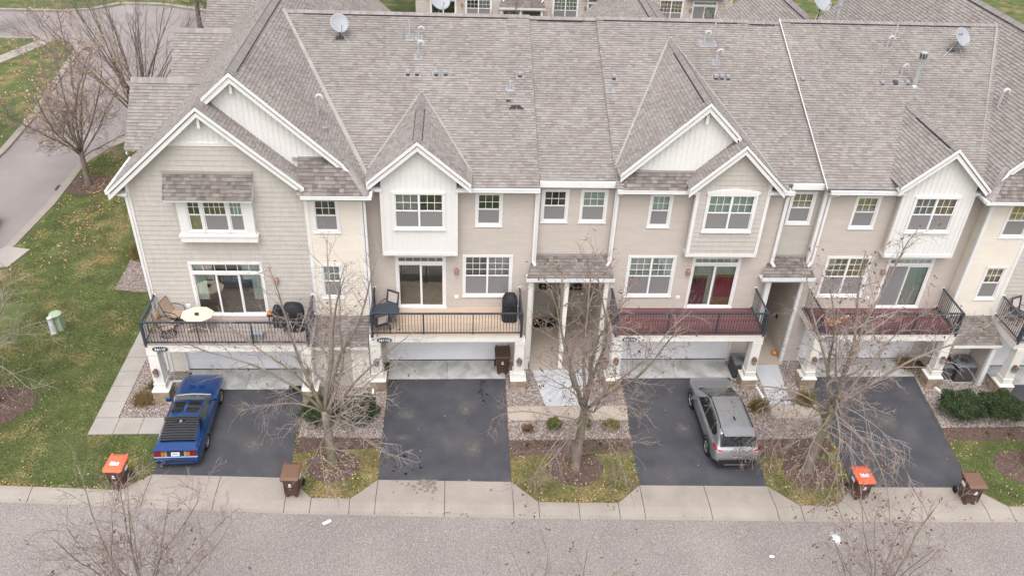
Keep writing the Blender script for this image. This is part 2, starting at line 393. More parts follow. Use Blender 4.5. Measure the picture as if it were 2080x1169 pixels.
for xa in range(-30, 42, 3):
    obj('curb_segment', MB().prism([(xa+.01, Ys(xa)-4.25), (xa+2.99, Ys(xa+3)-4.25), (xa+2.99, Ys(xa+3)-4.65), (xa+.01, Ys(xa)-4.65)], -.28, .02), 'curb_concrete', nc)
# side street to the left and behind
side = [(-20.6,-4),(-20.25,8.3),(-19.9,13.6),(-20.0,18.5),(-19.3,20.6),(-18.2,22.4),(-17.2,27),(-16.8,33),(-16.4,37),(-14,38.5),(40,39),(40,44),(-14,46.5),(-24,50.5),(-27.5,50.8),(-30,48.8),(-32,48.2),(-60,47.6),(-60,41),(-34.3,41.2),
        (-29.4,41.1),(-27.9,40.2),(-27.0,38.2),(-26.7,35.2),(-26.0,30.2),(-25.4,26.4),(-25.0,20.6),(-25.2,8),(-25.6,-4)]
so = obj('side_street', MB().prism(side, -.3, -.1), 'side_asphalt'); tag(so, 'pale grey side street curving round behind the end house', 'road', kind='structure')
# lawns (raised slabs)
lawn_poly = [(x, Yg(x)) for x in xs if x > -20.4]+[(80, 36), (-14, 36.6), (-15.9,35.6), (-16.5,33), (-16.9,27), (-17.9,22.5), (-19.0,20.8), (-19.7,18.6), (-19.6,13.6), (-19.95,8.3), (-20.3,-6.4)]
lawn = obj('lawn', MB().prism(lawn_poly, -.3, 0), 'soil_lawn'); tag(lawn, 'green and straw lawn around the townhouses', 'lawn', kind='structure')
isl = [(-60,41.0),(-34.3,40.8),(-29.6,40.7),(-28.4,39.8),(-27.4,38.0),(-27.1,35.2),(-26.4,30.2),(-25.8,26.3),(-25.4,20.6),(-25.6,5),(-60,5)]
o = obj('lawn', MB().prism(isl, -.3, 0), 'soil_lawn'); tag(o, 'rounded corner lawn across the side street with a walk through it', 'lawn', kind='structure')
far = [(-60,48.6),(-32,48.6),(-30,49.2),(-28,51.2),(-24.4,51.2),(-14,47.2),(60,44.8),(60,120),(-60,120)]
o = obj('lawn', MB().prism(far, -.3, 0), 'soil_lawn'); tag(o, 'far lawn strip beyond the side street', 'lawn', kind='structure')
def ribbon(pts, wd, z0, z1, mb):
    for a, b in zip(pts[:-1], pts[1:]):
        d = Vector((b[0]-a[0], b[1]-a[1])); n = Vector((-d.y, d.x)).normalized()*wd
        mb.prism([a, b, (b[0]+n.x, b[1]+n.y), (a[0]+n.x, a[1]+n.y)], z0, z1)
    return mb
sc = empty('curb', (-20, 13, 0)); tag(sc, 'concrete curb along the side street beside the end house lawn', 'curb', kind='structure')
near = [(-20.3,-6),(-20.25,-2),(-20.1,3),(-19.97,8.3),(-19.6,13.6),(-19.7,18.6),(-19.0,20.8),(-17.9,22.5),(-16.9,27),(-16.5,33),(-15.9,35.6),(-14,36.6)]
for a, b in zip(near[:-1], near[1:]):
    obj('curb_segment', ribbon([a, b], .42, -.25, .03, MB()), 'curb_concrete', sc)
sc = empty('curb', (-27, 35, 0)); tag(sc, 'concrete curb round the corner lawn across the side street', 'curb', kind='structure')
fr_ = [(-60,41.4),(-34.3,41.2),(-29.4,41.1),(-27.95,40.2),(-27.0,38.2),(-26.7,35.2),(-26.0,30.2),(-25.4,26.4),(-25.0,20.6),(-25.2,8)]
for a, b in zip(fr_[:-1], fr_[1:]):
    obj('curb_segment', ribbon([b, a], .42, -.25, .03, MB()), 'curb_concrete', sc)
sc = empty('curb', (-30, 49, 0)); tag(sc, 'distant concrete curb at the far lawn', 'curb', kind='structure')
fr2 = [(-60,48.2),(-32,48.2),(-30,48.8),(-28,50.8),(-24.4,50.8),(-14,46.8),(60,44.4)]
for a, b in zip(fr2[:-1], fr2[1:]):
    obj('curb_segment', ribbon([a, b], .45, -.25, .03, MB()), 'curb_concrete', sc)
o = obj('sidewalk', ribbon([(-34.5,30.2),(-31.9,34.8),(-29.6,40.9)], 1.2, -.1, .02, MB()), 'concrete'); tag(o, 'concrete walk crossing the corner lawn to the side street', 'sidewalk', kind='structure')
o = obj('storm_drain', MB().box(-20.35, -19.95, 15.4, 16.0, -.098, -.085), 'joint_dark'); tag(o, 'dark storm drain inlet in the side street curb', 'drain')
o = obj('storm_drain', MB().box(-27.1, -26.5, 38.6, 39.3, -.098, -.085), 'joint_dark'); tag(o, 'dark storm drain inlet at the corner lawn', 'drain')
o = obj('concrete_pad', MB().prism([(-21,7.3),(-19.4,7.3),(-19.0,8.9),(-20.3,9.2)], -.2, .04), 'concrete'); tag(o, 'pale concrete ramp at the side street curb', 'ramp', kind='structure')

# front curb and driveway aprons
DR = [(-8.59,-3.68), (-.48,4.36), (9.05,13.79), (17.0,21.5), (25.6,30.2)]
TOPX = [(-8.6,-3.85,-1.74), (-.5,4.4,-1.16), (9.3,14.06,-1.18), (17.4,22.2,-1.15), (25.6,30.4,-1.74)]
CH = .92
def curb_rows(x, y0=None):
    g, s_ = Yg(x), Ys(x)
    return [(g, .012), (g-.22*(g-s_), .008), (g-.6*(g-s_), -.045), (g-.78*(g-s_), -.085), (s_, -.093)]
def slab_rows(parent, rows_l, rows_r, mt, name):
    """rows: lists of (x,y,z) from back to street, left and right border"""
    mb = MB(); n = len(rows_l)
    v = [*rows_l, *rows_r, *[(x, y, -.28) for x, y, z in rows_l], *[(x, y, -.28) for x, y, z in rows_r]]
    f = []
    for i in range(n-1):
        f.append((i, i+1, n+i+1, n+i))
        f.append((2*n+i, 2*n+i+1, i+1, i)); f.append((n+i, n+i+1, 3*n+i+1, 3*n+i))
    f.append((n-1, 3*n-1, 4*n-1, 2*n-1)); f.append((0, n, 3*n, 2*n))
    mb.add(v, f, 0, random.random()); return obj(name, mb, mt, parent)
front = empty('curb', (5, -8, 0)); tag(front, 'concrete curb and gutter along the front street between the driveway aprons', 'curb', kind='structure')
base = MB(); xx = list(np.linspace(-40, 50, 90))
for a, b in zip(xx[:-1], xx[1:]):
    ra, rb_ = curb_rows(a), curb_rows(b)
    for i in range(4):
        base.quad((a, ra[i][0], ra[i][1]-.018), (a, ra[i+1][0], ra[i+1][1]-.018), (b, rb_[i+1][0], rb_[i+1][1]-.018), (b, rb_[i][0], rb_[i][1]-.018))
obj('joint_bed', base, 'joint_dark', front)
GAP = .012
def curb_piece(xa, xb):
    la = [(xa+GAP, y, z) for y, z in curb_rows(xa)]; lb = [(xb-GAP, y, z) for y, z in curb_rows(xb)]
    slab_rows(front, la, lb, 'curb_concrete', 'curb_segment')
edges = [-40]+sum([[a-CH, b+CH] for a, b in DR], [])+[50]
for i in range(0, len(edges), 2):
    a, b = edges[i], edges[i+1]; n = max(1, round((b-a)/3.0)); 
    if n == 1 and b-a > 1.8: n = 2 if i == 4 else 1
    for k in range(n): curb_piece(a+(b-a)*k/n, a+(b-a)*(k+1)/n)
aplab = ['concrete driveway apron behind the blue coupe', 'stained concrete driveway apron at the empty cedar-deck drive', 'clean concrete driveway apron behind the silver SUV',
         'concrete driveway apron where the orange-lidded and brown carts stand side by side', 'concrete driveway apron of the far right cream house']
for k, (xl, xr) in enumerate(DR):
    ap = empty('driveway_apron', ((xl+xr)/2, Ya(xl), 0)); tag(ap, aplab[k], 'apron', kind='structure')
    def border(xt, xb):
        return [(xt, Ya(xt), .014)]+[(xb, y, z) for y, z in curb_rows(xb)]
    mb = MB(); 
    mb.prism([(xl-.02, Ya(xl)+.02), (xr+.02, Ya(xr)+.02), (xr+.3, Yg(xr)), (xl-.3, Yg(xl))], -.02, .004)
    obj('joint_bed', mb, 'joint_dark', ap)
    sk = -.02*(xl-2.4)*.0
    bl = border(xl-.005, xl-CH); c0 = [(x+GAP, y, z) for x, y, z in bl]
    c1 = [(x, y, z) for x, y, z in border(xl, xl-.02)]
    slab_rows(ap, c0, [(x-GAP, y, z) for x, y, z in c1], 'curb_concrete', 'concrete_slab')
    xm = (xl+xr)/2
    cm = border(xm, xm-.0)
    slab_rows(ap, [(x+GAP, y, z) for x, y, z in c1], [(x-GAP, y, z) for x, y, z in cm], 'curb_concrete', 'concrete_slab')
    c2 = border(xr, xr+.02)
    slab_rows(ap, [(x+GAP, y, z) for x, y, z in cm], [(x-GAP, y, z) for x, y, z in c2], 'curb_concrete', 'concrete_slab')
    c3 = border(xr+.005, xr+CH)
    slab_rows(ap, [(x+GAP, y, z) for x, y, z in c2], [(x-GAP, y, z) for x, y, z in c3], 'curb_concrete', 'concrete_slab')
dl = ['black asphalt driveway under the blue coupe', 'empty black asphalt driveway with dark drips and pale scuffs', 'black asphalt driveway under the silver SUV',
      'empty black asphalt driveway beneath overhanging bare branches', 'black asphalt driveway of the far right cream house']
for k, ((xl, xr), (tl, tr, ty)) in enumerate(zip(DR, TOPX)):
    d = obj('driveway', MB().prism(jag([(xl, Ya(xl)), (xr, Ya(xr)), (tr, ty), (tl, ty)], .016, .22, k), -.05, .013), 'asphalt_drive'); tag(d, dl[k], 'driveway', kind='structure')
    y1 = -.5 if k in (0, 4) else .05
    gs = empty('garage_slab', ((tl+tr)/2, ty, 0)); tag(gs, ['concrete strip before the end house garage', 'concrete strip before the cedar-deck garage', 'concrete strip before the maroon-curtain house garage', 'concrete strip before the mint-blind house garage', 'concrete strip before the far right garage'][k], 'slab', kind='structure')
    obj('joint_bed', MB().box(tl, tr, ty, y1, -.03, .006), 'joint_dark', gs)
    xm = (tl+tr)/2
    obj('concrete_slab', MB().box(tl, xm-.008, ty+.006, y1, -.03, .022), 'garage_slab', gs)
    obj('concrete_slab', MB().box(xm+.008, tr, ty+.006, y1, -.03, .022), 'garage_slab', gs)
# stains
def blot(name, c, rx, ry, z, mt, label, cat='stain', seed=1, n=18, jit=.35):
    o = obj(name, MB().prism(circle(c[0], c[1], rx, ry, n, jit, seed), z-.003, z), mt); tag(o, label, cat, kind='structure'); return o
zD = .0165
r_ = random.Random(5)
sp = MB()
for (cx, cy, r) in [(.42,-5.55,.085), (.1,-6.1,.05), (.25,-6.22,.04), (1.0,-6.0,.04), (1.05,-6.15,.075), (.75,-6.25,.045), (.5,-6.45,.075), (.05,-6.3,.05), (1.0,-5.6,.04), (.45,-6.0,.04)]:
    sp.prism(circle(cx, cy, r, r*.7, 12, .35, r_.randint(0, 999)), .0135, .0160+.0002*len(sp.f)/14)
for i in range(26):
    t = i/26; sp.prism(circle(3.35+r_.gauss(0, .12)+.1*t, -1.25-1.3*t+r_.gauss(0, .08), .018+.035*r_.random(), .03, 9, .4, i), .0135, .0190+.00015*i)
o = obj('oil_stain', sp, 'oil_wet'); tag(o, 'wet dark drips on the empty cedar-deck driveway', 'stain', kind='structure')
sp = MB()
for i in range(30):
    a = r_.uniform(0, 6.28); d = abs(r_.gauss(0, .45)); sp.prism(circle(1.2+d*math.cos(a)*1.2, -7.05+d*math.sin(a)*.55, .03+.11*r_.random()*max(.2, 1-d), .05, 10, .4, i), .0145, .0178+.00012*i)
sp.prism(circle(1.3, -6.9, .35, .16, 22, .3, 4), .0142, .0172)
o = obj('mud_stain', sp, 'stain_tan'); tag(o, 'brown splash marks on the concrete apron of the cedar-deck drive', 'stain', kind='structure')
for i, (cx, cy, rx, ry) in enumerate([(-6.15,-2.9,.28,.42), (-5.3,-4.9,.34,.5), (-4.75,-2.6,.14,.5)]):
    m = MB().quad((cx-rx*1.7, cy-ry*1.6, .0165), (cx+rx*1.7, cy-ry*1.6, .0165), (cx+rx*1.7, cy+ry*1.6, .0165), (cx-rx*1.7, cy+ry*1.6, .0165))
    o = obj('scuff_patch', m, 'scuff_dust'); tag(o, ['pale gritty patch on the asphalt beside the blue coupe hood', 'pale gritty patch on the asphalt behind the blue coupe door', 'narrow pale streak on the asphalt before the end garage'][i], 'stain', kind='structure')
for i, (cx, cy, rx, ry) in enumerate([(.25,-4.6,.5,.28), (.35,-3.3,.6,.5), (2.7,-3.0,.5,.7), (3.0,-5.2,.6,.8), (11.3,-4.2,.5,.6), (19.8,-3.9,.7,.9)]):
    m = MB().quad((cx-rx, cy-ry, .0158), (cx+rx, cy-ry, .0158), (cx+rx, cy+ry, .0158), (cx-rx, cy+ry, .0158))
    o = obj('scuff_patch', m, 'scuff_dust'); tag(o, ['pale ring scuff low on the empty cedar-deck driveway', 'pale dusty patch by the left edge of the empty cedar-deck driveway', 'dusty patch near the oil drips of the empty driveway', 'dusty patch at the right of the empty cedar-deck driveway', 'faint dusty patch beside the silver SUV', 'faint dusty patch on the branch-shaded driveway'][i], 'stain', kind='structure')
m = MB().quad((15.38, -10.2, -.096), (15.88, -10.2, -.096), (15.78, -9.1, -.096), (15.2, -9.1, -.096))
o = obj('paint_spill', m, 'spill_paint'); tag(o, 'white paint spill on the front street', 'paint spill', kind='structure')
blot('paint_spill', (13.05, -10.3), .1, .06, -.096, 'paint_white', 'small white paint blot on the front street', 'paint spill', 9)
o = obj('paper_scrap', MB().obox((-2.2,-8.66,-.097), (.26,.16,0), (-.06,.1,0), (0,0,.008)), 'paper'); tag(o, 'scrap of white paper lying on the street by the gutter', 'paper')
# walks
sw = empty('sidewalk', (-11.2, -2, 0)); tag(sw, 'concrete slab walk from the end house side door to its driveway', 'sidewalk', kind='structure')
obj('joint_bed', MB().prism([(-11.58,-4.26),(-8.62,-4.29),(-8.62,-3.37),(-10.72,-3.35),(-10.72,4.2),(-11.6,4.2)], -.05, .012), 'joint_dark', sw)
ys = [-3.35+.92*i for i in range(9)]
for a, b in zip(ys[:-1], ys[1:]): obj('concrete_slab', MB().box(-11.58, -10.74, a+.01, b-.01, -.05, .03), 'concrete', sw)
for a, b in zip([-11.58,-10.67,-9.74], [-10.67,-9.74,-8.62]): obj('concrete_slab', MB().box(a+(.01 if a > -11.5 else 0), b-.01, -4.26, -3.37, -.05, .03), 'concrete', sw)
o = obj('walkway', MB().prism([(4.38,-3.69),(9.2,-3.71),(9.28,-2.9),(4.4,-2.87)], -.05, .03), 'walk_tan'); tag(o, 'tan concrete walk joining two driveways before the shared double entry', 'walkway', kind='structure')
o = obj('entry_path', MB().prism([(5.95,-2.87),(7.75,-2.87),(8.05,-.6),(5.55,-.6)], -.05, .034), 'path_grey'); tag(o, 'pale grey painted path up to the double entry', 'path', kind='structure')
o = obj('walkway', MB().prism([(15.15,-3.68),(17.1,-3.72),(17.2,-2.9),(15.15,-2.86)], -.05, .03), 'walk_tan'); tag(o, 'short tan concrete walk between the SUV driveway and the next drive', 'walkway', kind='structure')
o = obj('entry_path', MB().prism([(15.25,-2.86),(16.15,-2.86),(16.4,-.3),(15.3,-.3)], -.05, .034), 'path_grey'); tag(o, 'pale grey path into the dark single breezeway', 'path', kind='structure')
# beds
GRAV = [[(-10.72,-3.34),(-8.63,-3.34),(-8.66,-1.8),(-8.75,-.5),(-9.5,-.5),(-9.5,1.6),(-10.72,1.6)],
        [(-3.66,-4.5),(-.5,-4.6),(-.5,-.5),(-3.84,-.5)],
        [(4.38,-4.78),(9.1,-4.75),(9.18,-3.7),(4.38,-3.69)], [(4.41,-2.9),(9.27,-2.92),(9.3,.1),(4.41,.1)],
        [(13.86,-4.9),(17.02,-4.8),(17.35,.1),(14.08,.1)], [(21.9,-4.3),(25.5,-4.3),(25.5,-.5),(22.25,-.5)],
        [(-13.7,5.4),(-12.5,5.2),(-9.6,5.3),(-9.6,10),(-13.9,10)]]
MUL = [[(-3.66,-5.35),(-2.6,-5.2),(-.5,-5.1),(-.5,-4.6),(-3.66,-4.5)], circle(-2.2,-6.0,.98,.8,24,.07,1),
       [(4.37,-5.65),(5.6,-5.5),(8.0,-5.4),(9.06,-5.45),(9.1,-4.75),(4.38,-4.78)], circle(6.75,-6.2,1.05,.95,24,.06,2),
       [(13.85,-5.75),(15,-5.9),(16.3,-5.8),(17.0,-5.5),(17.02,-4.8),(13.86,-4.9)], circle(15.62,-6.55,1.0,.85,24,.06,3),
       [(21.75,-5.0),(25.5,-5.15),(25.5,-4.3),(21.9,-4.3)], circle(24.1,-6.5,1.1,.9,24,.06,4), circle(-15.5,-2.6,1.25,1.15,24,.06,5), circle(-18.6,15.9,1.3,1.2,24,.06,6)]
gl = ['river rock bed beside the blue coupe and end house walk', 'river rock bed behind the clipped hedge left of the empty drive', 'river rock strip between tan walk and mulch at the double entry',
      'river rock around the pale double entry path', 'river rock bed beside the SUV under the breezeway path', 'river rock bed around the right hand hedge', 'river rock bed at the side wall of the end house']
ml = ['mulch strip before the clipped hedge left of the empty drive', 'mulch ring at the tree beside the blue coupe drive', 'mulch strip planted with small tufts before the double entry',
      'mulch ring at the tree between the empty drive and the SUV drive', 'mulch strip beside the silver SUV', 'mulch ring at the tree right of the SUV', 'mulch strip before the right hand hedge',
      'mulch ring at the tree cut off at the right edge lawn', 'mulch ring at the side lawn tree near the green pedestal', 'mulch ring at the orange-leaved tree by the side street']
for p, l in zip(GRAV, gl):
    o = obj('gravel_bed', MB().prism(jag(p, .03, .3), -.05, .004), 'gravel_base'); tag(o, l, 'gravel bed', kind='structure')
for i, (p, l) in enumerate(zip(MUL, ml)):
    o = obj('mulch_bed', MB().prism(jag(p, .035, .25), -.05, .009+.002*(i % 2)), 'mulch'); tag(o, l, 'mulch bed', kind='structure')
STRIP = [[(-3.66,-5.3),(-.5,-5.1),(-.5,-6.75),(-1.4,-7.58),(-2.75,-7.5),(-3.6,-6.7)],
         [(4.37,-5.6),(9.05,-5.4),(9.02,-7.15),(8.1,-7.95),(5.3,-7.86),(4.4,-7.0)],
         [(13.85,-5.7),(17.0,-5.5),(17.0,-7.4),(16.1,-8.2),(14.7,-8.18),(13.85,-7.35)],
         [(21.75,-5.0),(25.5,-5.1),(25.5,-7.6),(24.7,-8.43),(22.4,-8.37),(21.5,-7.5)]]
for i, p in enumerate(STRIP):
    o = obj('lawn_strip', MB().prism(p, -.05, .005), 'strip_lawn' if i < 3 else 'soil_lawn')
    tag(o, ['patchy lawn strip left of the empty drive', 'straw and green lawn strip before the double entry', 'patchy lawn strip right of the SUV drive', 'greener lawn strip at the right hand hedge'][i], 'lawn', kind='structure')

# ---- loose ground cover (stuff)
ico_v = [(0,0,1),(.9,0,.2),(.28,.85,.2),(-.72,.53,.2),(-.72,-.53,.2),(.28,-.85,.2),(0,0,-.6)]
ico_f = [(0,1,2),(0,2,3),(0,3,4),(0,4,5),(0,5,1),(6,2,1),(6,3,2),(6,4,3),(6,5,4),(6,1,5)]
for p, l in zip(GRAV, gl):
    a = np.array(p); area = np.prod(a.max(0)-a.min(0))
    P = rand_in(p, int(area*(620 if p[0][0] > -12 else 200))); n = len(P)
    P = np.c_[P, np.full(n, .008)]
    s_ = rng.uniform(.016, .042, n)
    S = np.stack([s_*rng.uniform(.8, 1.5, n), s_, s_*rng.uniform(.5, .8, n)], 1)
    o = link('pebbles', scatter_mesh('pebbles', P, ico_v, ico_f, S, rng.uniform(0, 6.28, n), rng.uniform(0, .5, n), ['pebble'], rng.random(n)))
    tag(o, 'mixed pebbles of the '+l, 'pebbles', kind='stuff')
chip_v = [(-1,-.3,0),(1,-.3,0),(1,.3,0),(-1,.3,0),(-.9,-.2,.35),(.9,-.2,.35),(.9,.2,.35),(-.9,.2,.35)]
chip_f = [(4,5,6,7),(0,1,5,4),(1,2,6,5),(2,3,7,6),(3,0,4,7)]
for p, l in zip(MUL, ml):
    a = np.array(p); area = np.prod(a.max(0)-a.min(0))
    P = rand_in(p, int(area*700)); n = len(P); P = np.c_[P, np.full(n, .012)]
    s_ = rng.uniform(.015, .05, n); S = np.stack([s_, s_*.8, s_*.6], 1)
    o = link('mulch_chips', scatter_mesh('mulch_chips', P, chip_v, chip_f, S, rng.uniform(0, 6.28, n), rng.uniform(0, .5, n), ['mulch_chip'], rng.random(n)))
    tag(o, 'shredded bark chips of the '+l, 'mulch', kind='stuff')
blade_v = [(-.5,0,0),(.5,0,0),(.15,.25,1),(0,-.5,0),(0,.5,0),(-.3,.1,.9),(-.35,-.35,0),(.35,.35,0),(.3,-.3,.8)]
blade_f = [(0,1,2),(3,4,5),(6,7,8)]
def grass(poly, dens, label, mt, holes=(), hmin=.022, hmax=.05, wd=.034):
    a = np.array(poly); area = np.prod(a.max(0)-a.min(0))
    P = rand_in(poly, int(area*dens), holes); n = len(P)
    # patchy dryness with a smooth pseudo-noise
    f = .5+.25*np.sin(P[:, 0]*1.7+np.sin(P[:, 1]*1.1)*2)+.25*np.sin(P[:, 1]*1.3+np.cos(P[:, 0]*.9)*2+1)
    rnd = np.clip(.75*rng.random(n)*.7+.45*f*rng.random(n)+.08, 0, 1)
    h = rng.uniform(hmin, hmax, n); S = np.stack([np.full(n, wd), np.full(n, wd), h], 1)
    o = link('grass', scatter_mesh('grass', np.c_[P, np.full(n, .003)], blade_v, blade_f, S, rng.uniform(0, 6.28, n), rng.uniform(0, .5, n), [mt], rnd))
    tag(o, label, 'grass', kind='stuff'); return o
walk_hole = [(-11.62,-4.3),(-8.6,-4.3),(-8.6,3),(-11.62,3)]
mainlawn = [(-20.2,-6.3)]+[(x, Yg(x)+.02) for x in (-20,-13.7,-9.5)]+[(-8.6,-6.35),(-8.6,-4.3),(-11.6,-4.3),(-11.6,4.3),(-9.6,4.3),(-9.6,24),(-17.8,22.4),(-18.8,20.8),(-19.6,18.6),(-19.5,13.6),(-19.9,8.3)]
nearl = [(-17,-6.4),(-13.7,Yg(-13.7)+.02),(-9.5,Yg(-9.5)+.02),(-8.62,-6.35),(-8.62,-4.3),(-11.62,-4.3),(-11.62,4.3),(-17,4.3)]
farl = [(-20.2,4.3),(-9.6,4.3),(-9.6,24),(-17.8,22.4),(-18.8,20.8),(-19.5,18.6),(-19.4,13.6),(-19.8,8.3)]
grass(nearl, 420, 'short green lawn grass beside the end house walk', 'grass_blade', [MUL[8]])
grass(farl, 240, 'leaf-strewn lawn grass toward the side street', 'grass_blade', [GRAV[6], MUL[9]])
for i, p in enumerate(STRIP):
    grass(p, 480, ['patchy grass of the strip left of the empty drive', 'straw coloured grass of the strip before the double entry', 'patchy grass of the strip right of the SUV', 'greener grass of the strip at the right hand hedge'][i], 'grass_dry' if i < 3 else 'grass_blade', [MUL[2*i+1]])
leaf_v = [(-1,-.1,0),(-.2,-.6,.12),(.9,-.25,0),(1,.2,.15),(.1,.6,.1),(-.8,.35,.2)]
leaf_f = [(0,1,4,5),(1,2,3,4)]
def leaves(P, smin, smax, label, mt='leaf_litter', z=.03):
    n = len(P); s_ = rng.uniform(smin, smax, n); S = np.stack([s_, s_*.9, s_], 1)
    o = link('fallen_leaves', scatter_mesh('fallen_leaves', np.c_[P, np.full(n, z)], leaf_v, leaf_f, S, rng.uniform(0, 6.28, n), rng.uniform(0, .6, n), [mt], rng.random(n)))
    tag(o, label, 'leaves', kind='stuff')
P = np.r_[rng.normal([-18,15.5], [1.6,4.0], (1900, 2)), rng.normal([-16.5,11], [2.5,2.0], (500, 2)), rng.normal([-15,19], [2.5,3], (500, 2))]
P = P[inpoly(P, farl)]; P = P[np.sin(P[:, 0]*2.1+np.sin(P[:, 1]*1.7)*1.5) > -.35]
leaves(P, .025, .06, 'drifts of pinkish orange leaves under the side street tree')
P = np.r_[rand_in(nearl, 420), rand_in(farl, 420)]; leaves(P, .015, .034, 'scattered pale yellow leaves on the side lawn', 'leaf_pale')
P = np.concatenate([rand_in(p, 110) for p in STRIP]+[rand_in(p, 14) for p in MUL]+[rand_in(p, 40) for p in GRAV[:6]])
leaves(P, .018, .042, 'scattered pale leaves on the front strips and beds', 'leaf_pale', .035)
P = rand_in(isl, 2600); P = P[P[:, 1] > 18]; leaves(P, .05, .11, 'orange leaves on the corner lawn across the side street')
# gutter debris and bits on drives
gx = rng.uniform(-14, 25, 260); P = np.c_[gx, [Ys(x)+.18 for x in gx]+rng.normal(0, .07, 260)]
P = P[np.sin(gx*1.3)+np.sin(gx*.37) > .1]
leaves(P, .015, .045, 'brown leaf bits caught in the front gutter', 'dead_leaf', -.07)
P = np.concatenate([rand_in([(a, Ya(a)), (b, Ya(b)), (tb, ty), (ta, ty)], 26) for (a, b), (ta, tb, ty) in zip(DR, TOPX)])
leaves(P, .014, .03, 'few stray leaves on the black driveways', 'leaf_litter', .03)
P = rng.uniform([-14,-14], [24,-9.2], (110, 2)); leaves(P, .012, .03, 'dark leaf bits on the front street', 'dead_leaf', -.085)

# leaves drifted against curbs, trunks and walls
P = []
for (cx, cy) in ((-2.2,-5.95), (6.78,-6.2), (15.57,-6.5), (-15.75,-2.6)): P.append(rng.normal([cx, cy], [.35, .3], (45, 2)))
for x0_, x1_ in ((-14,-9.6), (-2.7,-1.4), (5.3,8.1), (14.7,16.1), (22.4,24.7)):
    n_ = int((x1_-x0_)*26); gx = rng.uniform(x0_, x1_, n_); P.append(np.c_[gx, np.array([Yg(x) for x in gx])+np.abs(rng.normal(0, .10, n_))])
for (a, b), (ta, tb, ty) in zip(DR[:4], TOPX[:4]):
    t = rng.uniform(0, 1, 46); P.append(np.c_[a+(ta-a)*t-np.abs(rng.normal(0, .06, 46)), Ya(a)+(ty-Ya(a))*t]); t = rng.uniform(0, 1, 46); P.append(np.c_[b+(tb-b)*t+np.abs(rng.normal(0, .06, 46)), Ya(b)+(ty-Ya(b))*t])
leaves(np.concatenate(P), .015, .04, 'brown and tan leaves drifted along curbs, drive edges and trunks', 'leaf_litter', .035)
# ================================================================ HOUSE KIT
def srange(poly, t):
    xs_ = []
    n = len(poly)
    for i in range(n):
        (s0, t0), (s1, t1) = poly[i], poly[(i+1) % n]
        if (t0 <= t <= t1) or (t1 <= t <= t0):
            if abs(t1-t0) < 1e-9: xs_ += [s0, s1]
            else: xs_.append(s0+(s1-s0)*(t-t0)/(t1-t0))
    return (min(xs_), max(xs_)) if xs_ else None
def roof_plane(house, O, u, t, poly, e=.138, name='roof_plane', tabw=(.11, .25), thick=.14, mt='shingle', deckmat='white_trim'):
    """O eave corner, u unit along the eave, t unit up the slope, poly convex in (s,t)."""
    O, u, t = Vector(O), Vector(u).normalized(), Vector(t).normalized()
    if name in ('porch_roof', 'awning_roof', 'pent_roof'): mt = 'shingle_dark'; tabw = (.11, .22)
    n = u.cross(t)
    if n.z < 0: n = -n
    P = lambda s, q, h: O+u*s+t*q+n*h
    k = len(poly)
    top = [P(s, q, -.004) for s, q in poly]; bot = [P(s, q, -thick) for s, q in poly]
    mb = MB(); fl = [tuple(range(k)), tuple(range(2*k-1, k-1, -1))]+[(i, k+i, k+(i+1) % k, (i+1) % k) for i in range(k)]
    if (top[1]-top[0]).cross(top[2]-top[0]).dot(n) < 0: fl = [tuple(reversed(f)) for f in fl]
    mb.add(top+bot, fl)
    for i in range(len(mb.m)): mb.m[i] = 1
    mb.m[0] = 0
    deck = obj(name, mb, ['roof_felt', deckmat], house)
    sb = MB(); t_lo = min(q for s, q in poly); t_hi = max(q for s, q in poly)
    q = t_lo-.02; flip = u.cross(t).z < 0
    while q < t_hi-.01:
        q0, q1 = max(q, t_lo), min(q+e*1.02, t_hi)
        a, b = srange(poly, q0+1e-6), srange(poly, q1-1e-6)
        if a and b:
            s = min(a[0], b[0]); e1 = max(a[1], b[1]); s += -random.uniform(0, tabw[1])
            cl = lambda x, r: min(max(x, r[0]), r[1])
            while s < e1:
                w_ = random.uniform(*tabw); s1 = s+w_
                b0, b1, c0, c1 = cl(s, a), cl(s1, a), cl(s, b), cl(s1, b)
                if b1-b0 > .004 or c1-c0 > .004:
                    h = random.uniform(.024, .038); qq = q0-random.choice((0, 0, .012)) if q > t_lo else q0-.02
                    v = [P(b0, qq, h), P(b1, qq, h), P(c1, q1, .006), P(c0, q1, .006), P(b0, qq, 0), P(b1, qq, 0)]
                    f = [(0, 1, 2, 3), (4, 5, 1, 0)]
                    if flip: f = [tuple(reversed(x)) for x in f]
                    sb.add(v, f, 0, random.random())
                s = s1
        q += e
    o = obj('shingles', sb, mt, deck); stuff(o)
    return deck
